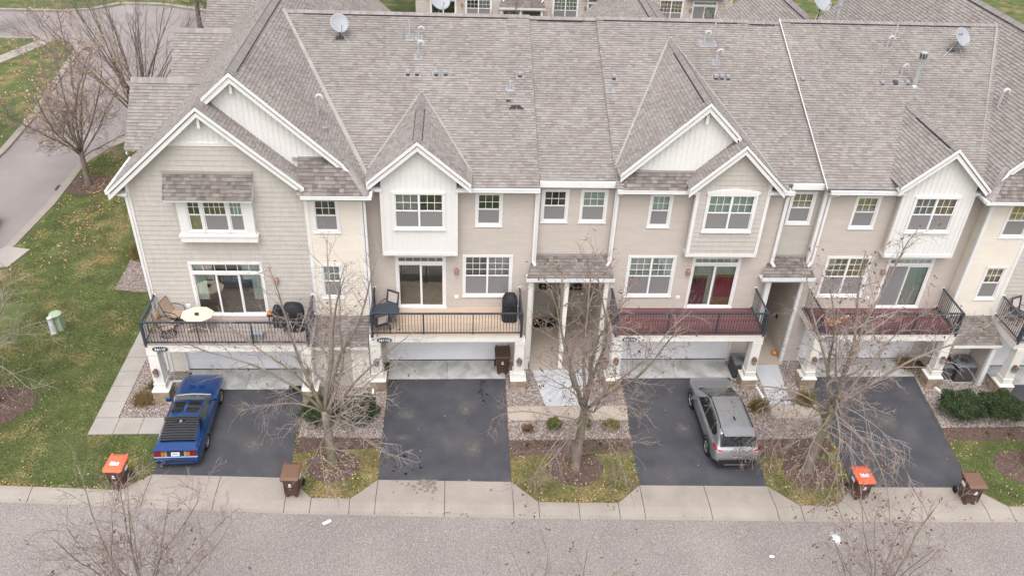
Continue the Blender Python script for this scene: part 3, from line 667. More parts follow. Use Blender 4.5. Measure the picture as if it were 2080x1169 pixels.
def ridge_caps(house, a, b, wd=.17, vent=None, slope=.6):
    a, b = Vector(a), Vector(b); d = (b-a); L = d.length; d.normalize()
    x = d.cross(Vector((0, 0, 1))).normalized(); mb = MB(); n = int(L/.15)
    for i in range(n):
        p = a+d*(i*L/n); q = a+d*((i+1.15)*L/n); h0, h1 = .05, .035
        r = random.random()
        for s in (1, -1):
            v = [p+Vector((0, 0, h0)), q+Vector((0, 0, h1)), q+x*s*wd+Vector((0, 0, h1-wd*slope)), p+x*s*wd+Vector((0, 0, h0-wd*slope)),
                 p+x*s*wd+Vector((0, 0, h0-.02-wd*slope)), p+Vector((0, 0, h0-.02))]
            f = [(0, 1, 2, 3), (0, 3, 4, 5)]
            if s < 0: f = [tuple(reversed(g)) for g in f]
            mb.add(v, f, 0, r)
        # outer lips
    o = obj('ridge_cap', mb, 'shingle_cap', house); stuff(o)
    if vent:
        for (s0, s1) in vent:
            vb = MB()
            for s in (1, -1):
                vb.bar(a+d*s0+x*s*(wd+.012)+Vector((0, 0, .012-wd*slope)), a+d*s1+x*s*(wd+.012)+Vector((0, 0, .012-wd*slope)), .03, .05)
            obj('ridge_vent', vb, 'dark_metal', house)
def valley(house, a, b, wd=.26, up=(0, 0, 1), h=.035):
    mb = MB(); a = Vector(a)+Vector((0, 0, h)); b = Vector(b)+Vector((0, 0, h)); mb.bar(a, b, wd, .012, up)
    mb.bar(a+Vector((0, 0, .008)), b+Vector((0, 0, .008)), .05, .02, up)
    return obj('valley_flashing', mb, 'flashing', house)
def lap(house, name, O, u, L, z0, z1, exp=.115, mt='siding_tan', holes=(), xr=None, lip=.04, boards=False):
    ux, uy = u; nx, ny = uy, -ux
    P = lambda s, z, d: (O[0]+ux*s+nx*d, O[1]+uy*s+ny*d, z)
    mb = MB(); par = None
    if boards:
        par = obj(name, MB().add([P(0, z0, 0), P(L, z0, 0), P(L, min(z1, 8.4), 0), P(0, min(z1, 8.4), 0)], []) if False else MB().quad(P(0,z0,-.2),P(L,z0,-.2),P(L,z0+.02,-.2),P(0,z0+.02,-.2)), mt, house)
    c0 = z0
    while c0 < z1-1e-4:
        c1 = min(c0+exp, z1)
        zb = sorted({c0, c1, *[z for h in holes for z in (h[2], h[3]) if c0 < z < c1]})
        if boards: mb = MB()
        for za, ze in zip(zb[:-1], zb[1:]):
            zm = (za+ze)/2
            hs = sorted([(h[0], h[1]) for h in holes if h[2] < zm < h[3]])
            segs = []; cur = 0.
            for a, b in hs:
                if a > cur: segs.append((cur, a))
                cur = max(cur, b)
            if cur < L: segs.append((cur, L))
            da, db = lip*(1-(za-c0)/exp*.8), lip*(1-(ze-c0)/exp*.8)
            for (a, b) in segs:
                a0, b0, a1, b1 = a, b, a, b
                if xr:
                    r0, r1 = xr(za), xr(ze)
                    a0, b0 = max(a, r0[0]), min(b, r0[1]); a1, b1 = max(a, r1[0]), min(b, r1[1])
                    if b0 <= a0: continue
                    if b1 < a1: a1 = b1 = (a1+b1)/2
                if boards:
                    s = a0; mb = MB()
                    while s < b0-1e-6:
                        e_ = min(s+random.uniform(.12, .26), b0)
                        k = lambda x: min(max(x, a1), b1)
                        r = random.random(); off = random.uniform(0, .004)
                        mb.quad(P(s, za, da+off), P(e_, za, da+off), P(k(e_), ze, db+off), P(k(s), ze, db+off), 0, r)
                        if za == c0: mb.quad(P(s, za, -.002), P(e_, za, -.002), P(e_, za, da+off), P(s, za, da+off), 0, r)
                        s = e_
                    obj('shake_course', mb, mt, par)
                else:
                    mb.quad(P(a0, za, da), P(b0, za, da), P(b1, ze, db), P(a1, ze, db))
                    if za == c0: mb.quad(P(a0, za, -.002), P(b0, za, -.002), P(b0, za, da), P(a0, za, da))
        c0 += exp
    if boards: return par
    o = obj(name, mb, mt, house); stuff(o); return o
def battens(house, poly, y, sp=.2, name='gable_wall', mt='white_board', start=0., holes=()):
    """vertical boards: backing polygon (x,z) at y plus proud battens."""
    mb = MB(); n = len(poly)
    ar = sum(poly[i][0]*poly[(i+1) % n][1]-poly[(i+1) % n][0]*poly[i][1] for i in range(n))
    if ar < 0: poly = poly[::-1]
    v = [(x, y, z) for x, z in poly]+[(x, y+.1, z) for x, z in poly]
    if not holes: mb.add(v, [tuple(range(n)), tuple(range(2*n-1, n-1, -1))]+[(i, n+i, n+(i+1) % n, (i+1) % n) for i in range(n)])
    else:   # face built in vertical strips round the window opening
        h_ = holes[0]; sw_ = [(z, x) for x, z in poly]; bx_ = sorted({x for x, z in poly}|{h_[0], h_[1]})
        for xa, xb in zip(bx_[:-1], bx_[1:]):
            ra, rb_ = srange(sw_, xa+1e-6), srange(sw_, xb-1e-6); inside = h_[0]-1e-6 <= xa and xb <= h_[1]+1e-6
            parts = [(ra[0], rb_[0], h_[2], h_[2]), (h_[3], h_[3], ra[1], rb_[1])] if inside else [(ra[0], rb_[0], ra[1], rb_[1])]
            for (la, lb, ta, tb) in parts: mb.quad((xa, y, la), (xb, y, lb), (xb, y, tb), (xa, y, ta))
    w_ = obj(name, mb, mt, house)
    swap = [(z, x) for x, z in poly]          # srange in x as parameter
    x = min(p[0] for p in poly)+sp*.5+start
    while x < max(p[0] for p in poly)-.05:
        r = srange(swap, x); r2_ = srange(swap, x+.035)
        if r and r2_:
            z0, z1 = max(r[0], r2_[0]), min(r[1], r2_[1])
            cuts = [(h[2], h[3]) for h in holes if h[0] < x+.035 and h[1] > x]
            lo = z0
            for a, b in sorted(cuts)+[(z1, z1)]:
                if a-lo > .05: obj('batten', MB().box(x, x+.035, y-.018, y+.001, lo, a), mt, w_)
                lo = b
        x += sp
    return w_
def rake(house, pts, yf, yw, h=.35, mt='white_trim', soffit=True, name='rake_trim'):
    """pts (x,z) of the roof edge; boards hang below it at yf; soffit back to yw."""
    mb = MB()
    for (xa, za), (xb, zb) in zip(pts[:-1], pts[1:]):
        if xa > xb: xa, za, xb, zb = xb, zb, xa, za
        for (o0, o1, ya, yb) in ((.03, h, yf, yf+.05), (-.01, .12, yf-.035, yf+.02), (.17, .20, yf-.014, yf+.01)):
            v = [(xa, ya, za-o1), (xb, ya, zb-o1), (xb, ya, zb-o0), (xa, ya, za-o0), (xa, yb, za-o1), (xb, yb, zb-o1), (xb, yb, zb-o0), (xa, yb, za-o0)]
            mb.add(v, [(0,1,2,3),(7,6,5,4),(0,4,5,1),(1,5,6,2),(2,6,7,3),(3,7,4,0)])
        if soffit:
            v = [(xa, yf+.05, za-.2), (xb, yf+.05, zb-.2), (xb, yw, zb-.2), (xa, yw, za-.2), (xa, yf+.05, za-.17), (xb, yf+.05, zb-.17), (xb, yw, zb-.17), (xa, yw, za-.17)]
            mb.add(v, [(0,3,2,1),(4,5,6,7),(0,1,5,4),(1,2,6,5),(2,3,7,6),(3,0,4,7)])
    return obj(name, mb, mt, house)
def gutter(house, x0, x1, y, z, ends=True, soff=None):
    mb = MB(); mb.box(x0, x1, y-.11, y-.10, z-.10, z+.03); mb.box(x0, x1, y-.10, y+.0, z-.11, z-.095)
    mb.box(x0, x1, y-.125, y-.10, z+.015, z+.04); mb.box(x0, x1, y, y+.02, z-.19, z+.03)
    mb.box(x0, x0+.012, y-.1, y, z-.1, z+.02); mb.box(x1-.012, x1, y-.1, y, z-.1, z+.02)
    g = obj('gutter', mb, 'gutter_white', house)
    if soff is not None: obj('soffit', MB().box(x0, x1, y+.0, soff, z-.185, z-.165), 'white_trim', house)
    return g
def downspout(house, pts, wd=.085, mt='white_trim'):
    mb = MB()
    for a, b in zip(pts[:-1], pts[1:]):
        mb.bar(a, Vector(b)+(Vector(b)-Vector(a)).normalized()*.04, wd, wd, (0, 1, 0) if abs(a[2]-b[2]) > .3 else (0, 0, 1))
    return obj('downspout', mb, mt, house)
def window(house, x0, x1, z0, z1, y, cols=1, up='blind_grey', lo=None, grid=(3, 2), trim=.10, header=0, wmat='white_trim', screens=True, name='window'):
    """double hung window, outer trim rectangle; upper sash with grille, lower sash behind a screen"""
    mb = MB(); d = .055
    mb.box(x0, x1, y-d, y+.02, z0, z0+trim); mb.box(x0, x1, y-d-.012, y+.02, z1-trim-header, z1)
    mb.box(x0, x0+trim, y-d+.004, y+.02, z0+trim, z1-trim-header); mb.box(x1-trim, x1, y-d+.004, y+.02, z0+trim, z1-trim-header)
    mb.box(x0-.015, x1+.015, y-d-.02, y+.0, z0-.012, z0+.03)
    w_ = obj(name, mb, wmat, house)
    ix0, ix1, iz0, iz1 = x0+trim, x1-trim, z0+trim, z1-trim-header
    cw = (ix1-ix0)/cols; zm = (iz0+iz1)/2; fr = .042
    fb = MB()
    for c in range(cols):
        a, b = ix0+c*cw, ix0+(c+1)*cw
        if c: fb.box(a-.035, a+.035, y-.045, y+.05, iz0, iz1)
        for (p0, p1, q0, q1, yy) in ((a, b, zm-.02, iz1, y-.015), (a, b, iz0, zm+.02, y+.008)):
            fb.box(p0, p1, yy, yy+.03, q0, q0+fr); fb.box(p0, p1, yy, yy+.03, q1-fr, q1)
            fb.box(p0, p0+fr, yy+.001, yy+.029, q0+fr, q1-fr); fb.box(p1-fr, p1, yy+.001, yy+.029, q0+fr, q1-fr)
    obj('sash', fb, 'vinyl', w_)
    for c in range(cols):
        a, b = ix0+c*cw+fr, ix0+(c+1)*cw-fr
        gb = MB()
        for i in range(1, grid[0]): x = a+(b-a)*i/grid[0]; gb.box(x-.009, x+.009, y-.006, y+.006, zm+fr-.02, iz1-fr)
        for j in range(1, grid[1]): z = zm+.02+(iz1-fr-zm-.02)*j/grid[1]; gb.box(a, b, y-.0065, y+.0065, z-.009, z+.009)
        if grid != (1, 1): obj('grille', gb, 'vinyl', w_)
        obj('pane', MB().box(a, b, y+.007, y+.011, zm+fr-.02, iz1-fr), 'glass', w_)
        obj('pane', MB().box(a, b, y+.026, y+.030, iz0+fr, zm-fr+.02), 'glass', w_)
        if screens: obj('insect_screen', MB().box(a-.01, b+.01, y+.004, y+.006, iz0+fr, zm-.02), 'screen_mesh', w_)
        ua = up[c % len(up)] if isinstance(up, (list, tuple)) else up
        la = ua if lo is None else (lo[c % len(lo)] if isinstance(lo, (list, tuple)) else lo)
        bb = MB(); n = 9
        zz = np.linspace(zm, iz1, n+1)
        for k in range(n): bb.quad((a-.03, y+.085, zz[k]), (b+.03, y+.085, zz[k]), (b+.03, y+.105, zz[k+1]), (a-.03, y+.105, zz[k+1]))
        obj('blind', bb, ua, w_)
        bb = MB(); zz = np.linspace(iz0, zm, n+1)
        for k in range(n): bb.quad((a-.03, y+.085, zz[k]), (b+.03, y+.085, zz[k]), (b+.03, y+.105, zz[k+1]), (a-.03, y+.105, zz[k+1]))
        obj('blind', bb, la, w_)
    return w_
# fine insect mesh: half see-through grey
_m = bpy.data.materials.new('screen_mesh'); MATS['screen_mesh'] = _m; _m.use_nodes = True
_t = _m.node_tree; _b = _t.nodes['Principled BSDF']; _b.inputs['Base Color'].default_value = (.34, .33, .33, 1); _b.inputs['Roughness'].default_value = .9
_tr = _t.nodes.new('ShaderNodeBsdfTransparent'); _mx = _t.nodes.new('ShaderNodeMixShader'); _mx.inputs[0].default_value = .5
_t.links.new(_tr.outputs[0], _mx.inputs[1]); _t.links.new(_b.outputs[0], _mx.inputs[2]); _t.links.new(_mx.outputs[0], _t.nodes['Material Output'].inputs[0])
def slider(house, x0, x1, z0, z1, y, panels=2, transom=.32, fill='room', trim=.1, tgrid=6, drapes=None, screen=None):
    mb = MB(); d = .05
    mb.box(x0, x1, y-d, y+.02, z1-trim, z1); mb.box(x0, x0+trim, y-d+.004, y+.02, z0, z1-trim); mb.box(x1-trim, x1, y-d+.004, y+.02, z0, z1-trim)
    mb.box(x0-.02, x1+.02, y-d-.03, y+.05, z0-.02, z0+.05)
    ix0, ix1, iz0, iz1 = x0+trim, x1-trim, z0+.05, z1-trim
    zt = iz1-transom
    mb.box(ix0, ix1, y-d+.006, y+.02, zt-.1, zt)
    w_ = obj('sliding_door', mb, 'white_trim', house)
    fb = MB(); fr = .05
    fb.box(ix0, ix1, y-.01, y+.03, zt, zt+.03); fb.box(ix0, ix1, y-.01, y+.03, iz1-.03, iz1)
    fb.box(ix0, ix0+.03, y-.009, y+.029, zt+.03, iz1-.03); fb.box(ix1-.03, ix1, y-.009, y+.029, zt+.03, iz1-.03)
    for i in range(1, tgrid): x = ix0+(ix1-ix0)*i/tgrid; fb.box(x-.009, x+.009, y-.006, y+.006, zt+.03, iz1-.03)
    pw = (ix1-ix0)/panels
    for i in range(panels):
        a, b = ix0+i*pw-.01, ix0+(i+1)*pw+.01; yy = y-.02 if i % 2 else y+.01
        fb.box(a, b, yy, yy+.03, iz0, iz0+.07); fb.box(a, b, yy, yy+.03, zt-.1-fr, zt-.1)
        fb.box(a, a+fr, yy+.001, yy+.029, iz0+.07, zt-.1-fr); fb.box(b-fr, b, yy+.001, yy+.029, iz0+.07, zt-.1-fr)
    obj('door_frame', fb, 'vinyl', w_)
    obj('pane', MB().box(ix0+.03, ix1-.03, y+.004, y+.008, zt+.03, iz1-.03), 'glass', w_)
    for i in range(panels):
        a, b = ix0+i*pw-.01+fr, ix0+(i+1)*pw+.01-fr; yy = y-.008 if i % 2 else y+.022
        obj('pane', MB().box(a, b, yy, yy+.004, iz0+.07, zt-.1-fr), 'glass', w_)
        if screen is not None and i == screen: obj('insect_screen', MB().box(a, b, y-.026, y-.024, iz0+.07, zt-.1-fr), 'screen_mesh', w_)
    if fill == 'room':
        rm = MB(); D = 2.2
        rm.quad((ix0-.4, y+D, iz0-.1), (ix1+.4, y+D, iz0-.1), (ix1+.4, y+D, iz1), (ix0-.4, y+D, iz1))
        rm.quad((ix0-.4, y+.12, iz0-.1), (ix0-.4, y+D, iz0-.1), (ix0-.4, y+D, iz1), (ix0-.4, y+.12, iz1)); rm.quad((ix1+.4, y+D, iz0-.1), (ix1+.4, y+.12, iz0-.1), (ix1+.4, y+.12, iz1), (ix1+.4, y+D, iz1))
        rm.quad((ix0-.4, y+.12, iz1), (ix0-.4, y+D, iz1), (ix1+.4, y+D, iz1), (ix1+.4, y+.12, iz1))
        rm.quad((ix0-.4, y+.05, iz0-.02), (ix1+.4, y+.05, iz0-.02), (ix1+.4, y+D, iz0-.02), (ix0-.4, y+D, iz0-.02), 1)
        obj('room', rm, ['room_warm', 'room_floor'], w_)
    else:
        pb = MB(); n = 14
        for k in range(n):
            a, b = ix0+(ix1-ix0)*k/n, ix0+(ix1-ix0)*(k+1)/n; o_ = .02*(k % 2)
            pb.quad((a, y+.10+o_, iz0), (b, y+.12-o_, iz0), (b, y+.12-o_, iz1), (a, y+.10+o_, iz1))
        obj('blind', pb, fill, w_)
    if drapes:
        for (a, b, za, zb, mt) in drapes:
            pb = MB(); n = max(6, int((b-a)/.05))
            for k in range(n):
                p, q = a+(b-a)*k/n, a+(b-a)*(k+1)/n; e0, e1 = (.0, .03) if k % 2 else (.03, 0)
                pb.quad((p, y+.07+e0, za), (q, y+.07+e1, za), (q, y+.07+e1, zb), (p, y+.07+e0, zb))
            obj('curtain', pb, mt, w_)
    return w_
def garage_door(house, x0, x1, y, z1=2.15):
    cas = MB(); t = .1
    cas.box(x0-t, x0, y-.1, y+.02, .03, z1); cas.box(x1, x1+t, y-.1, y+.02, .03, z1); cas.box(x0-t, x1+t, y-.102, y+.02, z1, z1+t)
    g = obj('garage_door', cas, 'white_trim', house); n = 4; h = (z1-.07)/n
    for i in range(n):
        a, b = .07+i*h+.004, .07+(i+1)*h-.004; mb = MB(); mb.box(x0, x1, y, y+.04, a, b)
        for k in range(8):
            p, q = x0+(x1-x0)*(k+.09)/8, x0+(x1-x0)*(k+.91)/8
            mb.box(p, q, y-.008, y+.002, a+.09, b-.09)
            mb.box(p+.045, q-.045, y-.014, y-.006, a+.135, b-.135)
        obj('door_section', mb, 'garage_white', g)
    obj('weather_strip', MB().box(x0, x1, y-.005, y+.03, .022, .075), 'rubber', g)
    obj('concrete_sill', MB().box(x0, x1, y-.16, y+.1, .0, .035), 'garage_slab', g)
def railing(house, x0, x1, yf, yw, zd, left=True, right=True, posts=None):
    top, bt, mb = zd+1.01, zd+.09, MB()
    runs = [((x0, yf), (x1, yf))]
    if left: runs.append(((x0, yw-.03), (x0, yf)))
    if right: runs.append(((x1, yf), (x1, yw-.03)))
    for (a, b) in runs:
        mb.bar((*a, top), (*b, top), .065, .05); mb.bar((*a, bt), (*b, bt), .04, .035)
    rl = obj('railing', mb, 'rail_metal', house)
    pz = [(x0, yf), (x1, yf)]+[(x, yf) for x in (posts or [])]
    for (x, y) in pz:
        k = .05 if (x, y) in pz[:2] else .022
        obj('post', MB().box(x-k, x+k, y-k, y+k, zd-.12, top+.02), 'rail_metal', rl)
    for x, on in ((x0, left), (x1, right)):
        if on:
            obj('bracket', MB().box(x-.06, x+.06, yw-.05, yw-.02, top-.07, top+.06), 'vinyl', rl); obj('bracket', MB().box(x-.05, x+.05, yw-.05, yw-.02, bt-.05, bt+.05), 'vinyl', rl)
    bm_ = mesh_of(MB().box(-.009, .009, -.009, .009, bt, top), ['rail_metal'], name='baluster')
    off = -WORLD.get(rl.name)
    for (a, b) in runs:
        L = math.hypot(b[0]-a[0], b[1]-a[1]); n = int(L/.118)
        for i in range(1, n):
            o = bpy.data.objects.new('baluster', bm_); C.objects.link(o); o.parent = rl
            o.location = (a[0]+(b[0]-a[0])*i/n, a[1]+(b[1]-a[1])*i/n, 0)
    return rl
def deck(house, x0, x1, yf, yw, mt, zd=2.91, beam='cream_trim'):
    mb = MB()
    mb.box(x0, x1, yf, yf+.12, 2.5, 2.80); mb.box(x0-.02, x1+.02, yf-.02, yf+.13, 2.775, 2.83)
    mb.box(x0, x0+.12, yf+.12, yw, 2.5, 2.80); mb.box(x1-.12, x1, yf+.12, yw, 2.5, 2.80); mb.box(x0-.02, x0+.13, yf+.13, yw, 2.776, 2.83); mb.box(x1-.13, x1+.02, yf+.13, yw, 2.776, 2.83)
    mb.box(x0+.12, x1-.12, yf+.12, yw, 2.62, 2.66)
    d = obj('deck', mb, beam, house); n = round((yw-yf+.03)/.14); w_ = (yw-yf+.03)/n
    for i in range(n):
        a = yf-.03+i*w_; obj('deck_board', MB().box(x0-.02, x1+.02, a+.004, a+w_-.004, 2.835, 2.875+random.uniform(0, .003), 0, random.random()), mt, d)
    return d
def column(house, xc, yc, ztop=2.5, w0=.21, lantern=True, hp=.52, pw=.31):
    mb = MB()
    def frus(z0, z1, a, b): 
        mb.add([(xc-a,yc-a,z0),(xc+a,yc-a,z0),(xc+a,yc+a,z0),(xc-a,yc+a,z0),(xc-b,yc-b,z1),(xc+b,yc-b,z1),(xc+b,yc+b,z1),(xc-b,yc+b,z1)], [(0,3,2,1),(4,5,6,7),(0,1,5,4),(1,2,6,5),(2,3,7,6),(3,0,4,7)])
    frus(hp, hp+.05, pw+.02, pw+.02); frus(hp+.05, hp+.10, pw, .25); frus(hp+.10, hp+.32, .225, .222); frus(hp+.32, hp+.36, .235, .232)
    frus(hp+.36, ztop-.16, .205, .185); frus(ztop-.16, ztop-.10, .205, .205); frus(ztop-.10, ztop, .20, .20)
    c = obj('porch_column', mb, 'cream_trim', house)
    obj('pedestal_core', MB().box(xc-pw+.03, xc+pw-.03, yc-pw+.03, yc+pw-.03, -.05, hp), 'mortar', c)
    r_ = random.Random(int(xc*10))
    z = 0.; hh = [hp*.36, hp*.34, hp*.30]
    for k, h in enumerate(hh):
        cut = r_.uniform(.35, .65)
        for side_ in range(4):
            for (a, b) in ((0, cut), (cut, 1)):
                p0, p1 = -pw+2*pw*a+.006, -pw+2*pw*b-.006; q = pw-.035; dpt = .05+r_.uniform(0, .018); rr = r_.random(); m = MB()
                if side_ == 0: m.box(xc+p0, xc+p1, yc-q-dpt+.02, yc-q, z+.006, z+h-.006, 0, rr)
                elif side_ == 1: m.box(xc+p0, xc+p1, yc+q, yc+q+dpt-.02, z+.006, z+h-.006, 0, rr)
                elif side_ == 2: m.box(xc-q-dpt+.02, xc-q, yc+p0, yc+p1, z+.006, z+h-.006, 0, rr)
                else: m.box(xc+q, xc+q+dpt-.02, yc+p0, yc+p1, z+.006, z+h-.006, 0, rr)
                obj('stone_block', m, 'stone_block', c)
        z += h
    if lantern:
        lb = MB(); y = yc-.30; zl = 1.55
        lb.box(xc-.05, xc+.05, yc-.22, yc-.19, zl-.1, zl+.12); lb.bar((xc, yc-.2, zl+.1), (xc, y, zl+.17), .03, .03)
        lb.lathe([(.02, .19), (.12, .06), (.125, .04)], 8, (xc, y, zl)); lb.lathe([(.085, -.16), (.06, -.19), (.02, -.2)], 8, (xc, y, zl))
        for a in range(6): t = a*math.pi/3; lb.bar((xc+.105*math.cos(t), y+.105*math.sin(t), zl+.05), (xc+.08*math.cos(t), y+.08*math.sin(t), zl-.17), .012, .012)
        lb.lathe([(.09, .05), (.075, -.16)], 8, (xc, y, zl), 1)
        obj('lantern', lb, ['lamp_bronze', 'lamp_glass'], c)
    return c
def text_mesh(txt, size, mt, depth=.006):
    cu = bpy.data.curves.new('txt', 'FONT'); cu.body = txt; cu.size = size; cu.extrude = depth; cu.align_x = 'CENTER'; cu.align_y = 'CENTER'; cu.offset = .003
    to = bpy.data.objects.new('txt', cu); C.objects.link(to)
    dg = bpy.context.evaluated_depsgraph_get(); me = bpy.data.meshes.new_from_object(to.evaluated_get(dg))
    bpy.data.objects.remove(to); bpy.data.curves.remove(cu)
    me.materials.clear(); me.materials.append(MATS[mt]); me.name = 'numerals'; return me
def plaque(house, txt, xc, y, zc):
    mb = MB(); pts = [(xc+.29*math.copysign(abs(math.cos(a))**.7, math.cos(a)), zc+.105*math.copysign(abs(math.sin(a))**.8, math.sin(a))) for a in np.linspace(0, 2*math.pi, 28, endpoint=False)]
    n = len(pts); mb.add([(x, y-.02, z) for x, z in pts]+[(x, y+.01, z) for x, z in pts], [tuple(range(n))]+[(i, n+i, n+(i+1) % n, (i+1) % n) for i in range(n)])
    p = obj('number_plaque', mb, 'plaque', house)
    t = link('numerals', text_mesh(txt, .17, 'lettering'), p); t.location = Vector(t.location)+Vector((xc, y-.022, zc)); t.rotation_euler = (R(90), 0, 0); stuff(t)
    return p
def wall_light(house, x, y, z):
    mb = MB(); mb.box(x-.07, x+.07, y-.03, y, z-.09, z+.09); mb.lathe([(.05, .09), (.085, .07), (.085, -.14), (.06, -.15)], 10, (x, y-.12, z))
    mb.box(x-.03, x+.03, y-.1, y-.02, z+.0, z+.05); return obj('wall_light', mb, 'copper_lamp', house)
def outlet(house, x, y, z, mt='cream_trim'):
    mb = MB(); mb.box(x-.09, x+.09, y-.04, y, z-.09, z+.09); mb.box(x-.05, x+.05, y-.075, y-.04, z-.05, z+.05); return obj('outlet_box', mb, mt, house)
def roof_z(y): return 8.6+.45*(y+.4)
NR = Vector((0, -.45, 1)).normalized()
def box_vent(house, x, y, dark=False):
    z = roof_z(y)+.01; mb = MB(); mb.add([(x-.15,y-.16,z-.06),(x+.15,y-.16,z-.06),(x+.15,y+.16,z+.085),(x-.15,y+.16,z+.085)], [(0,1,2,3)])
    mb.add([(x-.09,y-.12,z-.02),(x+.09,y-.12,z-.02),(x+.09,y+.1,z+.06),(x-.09,y+.1,z+.06),(x-.075,y-.10,z+.14),(x+.075,y-.10,z+.14),(x+.075,y+.06,z+.18),(x-.075,y+.06,z+.18)], [(0,1,5,4),(1,2,6,5),(2,3,7,6),(3,0,4,7),(4,5,6,7)], 1)
    mb.box(x-.07, x+.07, y-.125, y-.115, z+.0, z+.06, 2)
    return obj('roof_vent', mb, ['flashing', 'ac_metal' if dark else 'lead_flashing', 'dark_metal'], house)
def vent_pipe(house, x, y, h=.6, kind='goose'):
    z = roof_z(y); mb = MB(); mb.add([(x-.17,y-.17,z-.05),(x+.17,y-.17,z-.05),(x+.17,y+.17,z+.1),(x-.17,y+.17,z+.1)], [(0,1,2,3)])
    mb.lathe([(.09, -.02), (.05, .12)], 10, (x, y, z), 0)
    if kind == 'goose':
        mb.tube([(x, y, z), (x, y, z+h*.75)], .038, 8, 1)
        p = [(x+.11*(1-math.cos(a)), y-.02, z+h*.75+.11*math.sin(a)) for a in np.linspace(0, math.pi*1.05, 8)]; mb.tube(p, .045, 8, 2)
    else: mb.tube([(x, y, z), (x, y, z+h)], .035, 8, 1)
    return obj('vent_pipe', mb, ['lead_flashing', 'pvc_grey', 'pvc_white'], house)
# ================================================================ THE FIVE TOWNHOUSES
SL = Vector((0, 1, .45)).normalized()
def main_roof(h, x0, x1, dz=0., ye=-.37, xa=None, xb=None):
    z = 8.6+.45*(ye+.4)+dz
    T = math.hypot(8.1-ye, .45*(8.1-ye))
    roof_plane(h, (x0, ye, z), (1, 0, 0), SL, [(0, 0), (x1-x0, 0), (x1-x0, T), (0, T)], deckmat='flashing')
    zb = 8.6+dz
    T2 = math.hypot(8.5, .45*8.5)
    roof_plane(h, (x0, 16.6, zb), (1, 0, 0), Vector((0, -1, .45)), [(0, 0), (x1-x0, 0), (x1-x0, T2), (0, T2)], e=.29, tabw=(.5, .9))
def gable_plane(h, xr_, zr, xe, yf, yb, slope, e=.138, clip=None, name='roof_plane'):
    """plane from ridge (xr_,zr) falling to x=xe, running y yf..yb; clip = list of (x,y) polygon in plan."""
    ze = zr-slope*abs(xe-xr_); sx = 1 if xr_ > xe else -1
    t = Vector((sx, 0, slope)).normalized(); k = math.hypot(1, slope)
    poly = clip or [(xe, yf), (xe, yb), (xr_, yb), (xr_, yf)]
    pl = [(y-yf, abs(x-xe)*k) for x, y in poly]
    return roof_plane(h, (xe, yf, ze), (0, 1, 0), t, pl, e, name)
def west_plane(h, Yr, zr, Ye, x0, x1, slope):
    """plane whose ridge runs along x at Yr; falls to Ye."""
    ze = zr-slope*abs(Ye-Yr); sy = 1 if Yr > Ye else -1; k = math.hypot(1, slope)
    T = abs(Yr-Ye)*k
    return roof_plane(h, (x0, Ye, ze), (1, 0, 0), Vector((0, sy, slope)), [(0, 0), (x1-x0, 0), (x1-x0, T), (0, T)])
def back_wall(h, x0, x1, mt='siding_tan', y=16.2):
    lap(h, 'rear_siding', (x1, y), (-1, 0), x1-x0, 0, 8.5, .23, mt)

# ---------------------------------------------------------------- house F (left end)
F = empty('townhouse', (-6.3, -.55, 0)); tag(F, 'end townhouse with grey shake double gable, awning window and weathered deck above the blue coupe', 'townhouse', 'townhouses in the row')
YF = -.55
SLF = .9
hF = [(-7.85+9.45, -5.12+9.45, 6.95, 8.4), (-7.9+9.45, -5.1+9.45, 2.9, 5.42), (-8.75+9.45, -3.87+9.45, 0, 2.16)]
zc_ = 10.3
lap(F, 'shake_wall', (-9.45, YF), (1, 0), 6.25, 2.5, zc_, .205, 'shake', hF, xr=lambda z: (max(0, (z-8.95)/.9), 6.25-max(0, (z-8.9)/.9)), boards=True, lip=.022)
lap(F, 'lower_siding', (-9.45, YF), (1, 0), 6.25, 0, 2.5, .115, 'siding_cream', [hF[2]])
lap(F, 'side_siding', (-9.45, 16.2), (0, -1), 16.75, 0, 8.7, .23, 'siding_taupe')
back_wall(F, -9.45, -1.15, 'siding_taupe', 19.2)
battens(F, [(-7.95, 10.3), (-5.0, 10.3), (-6.46, 11.62)], YF-.005, .19)
obj('trim_band', MB().box(-8.05, -4.9, YF-.05, YF, 10.24, 10.37), 'white_trim', F)
obj('corner_trim', MB().box(-9.53, -9.42, YF-.05, YF+.1, 0, 8.8), 'white_trim', F)
obj('corner_trim', MB().box(-3.26, -3.12, YF-.05, YF+.02, 2.0, 8.55), 'white_trim', F)
# cream wall
hC = [(-3.0+3.2, -2.0+3.2, 6.74, 8.22), (-2.93+3.2, -2.07+3.2, 3.74, 5.36)]
lap(F, 'cream_siding', (-3.2, YF), (1, 0), 2.05, 0, 8.5, .115, 'siding_cream', hC)
lap(F, 'return_siding', (-1.15, YF), (0, 1), .57, 0, 8.6, .115, 'siding_tan')
obj('corner_trim', MB().box(-1.25, -1.13, YF-.05, YF+.08, 2.3, 8.5), 'white_trim', F)
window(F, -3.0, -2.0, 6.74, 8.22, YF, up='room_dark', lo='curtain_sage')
window(F, -2.93, -2.07, 3.74, 5.36, YF, up='blind_mint')
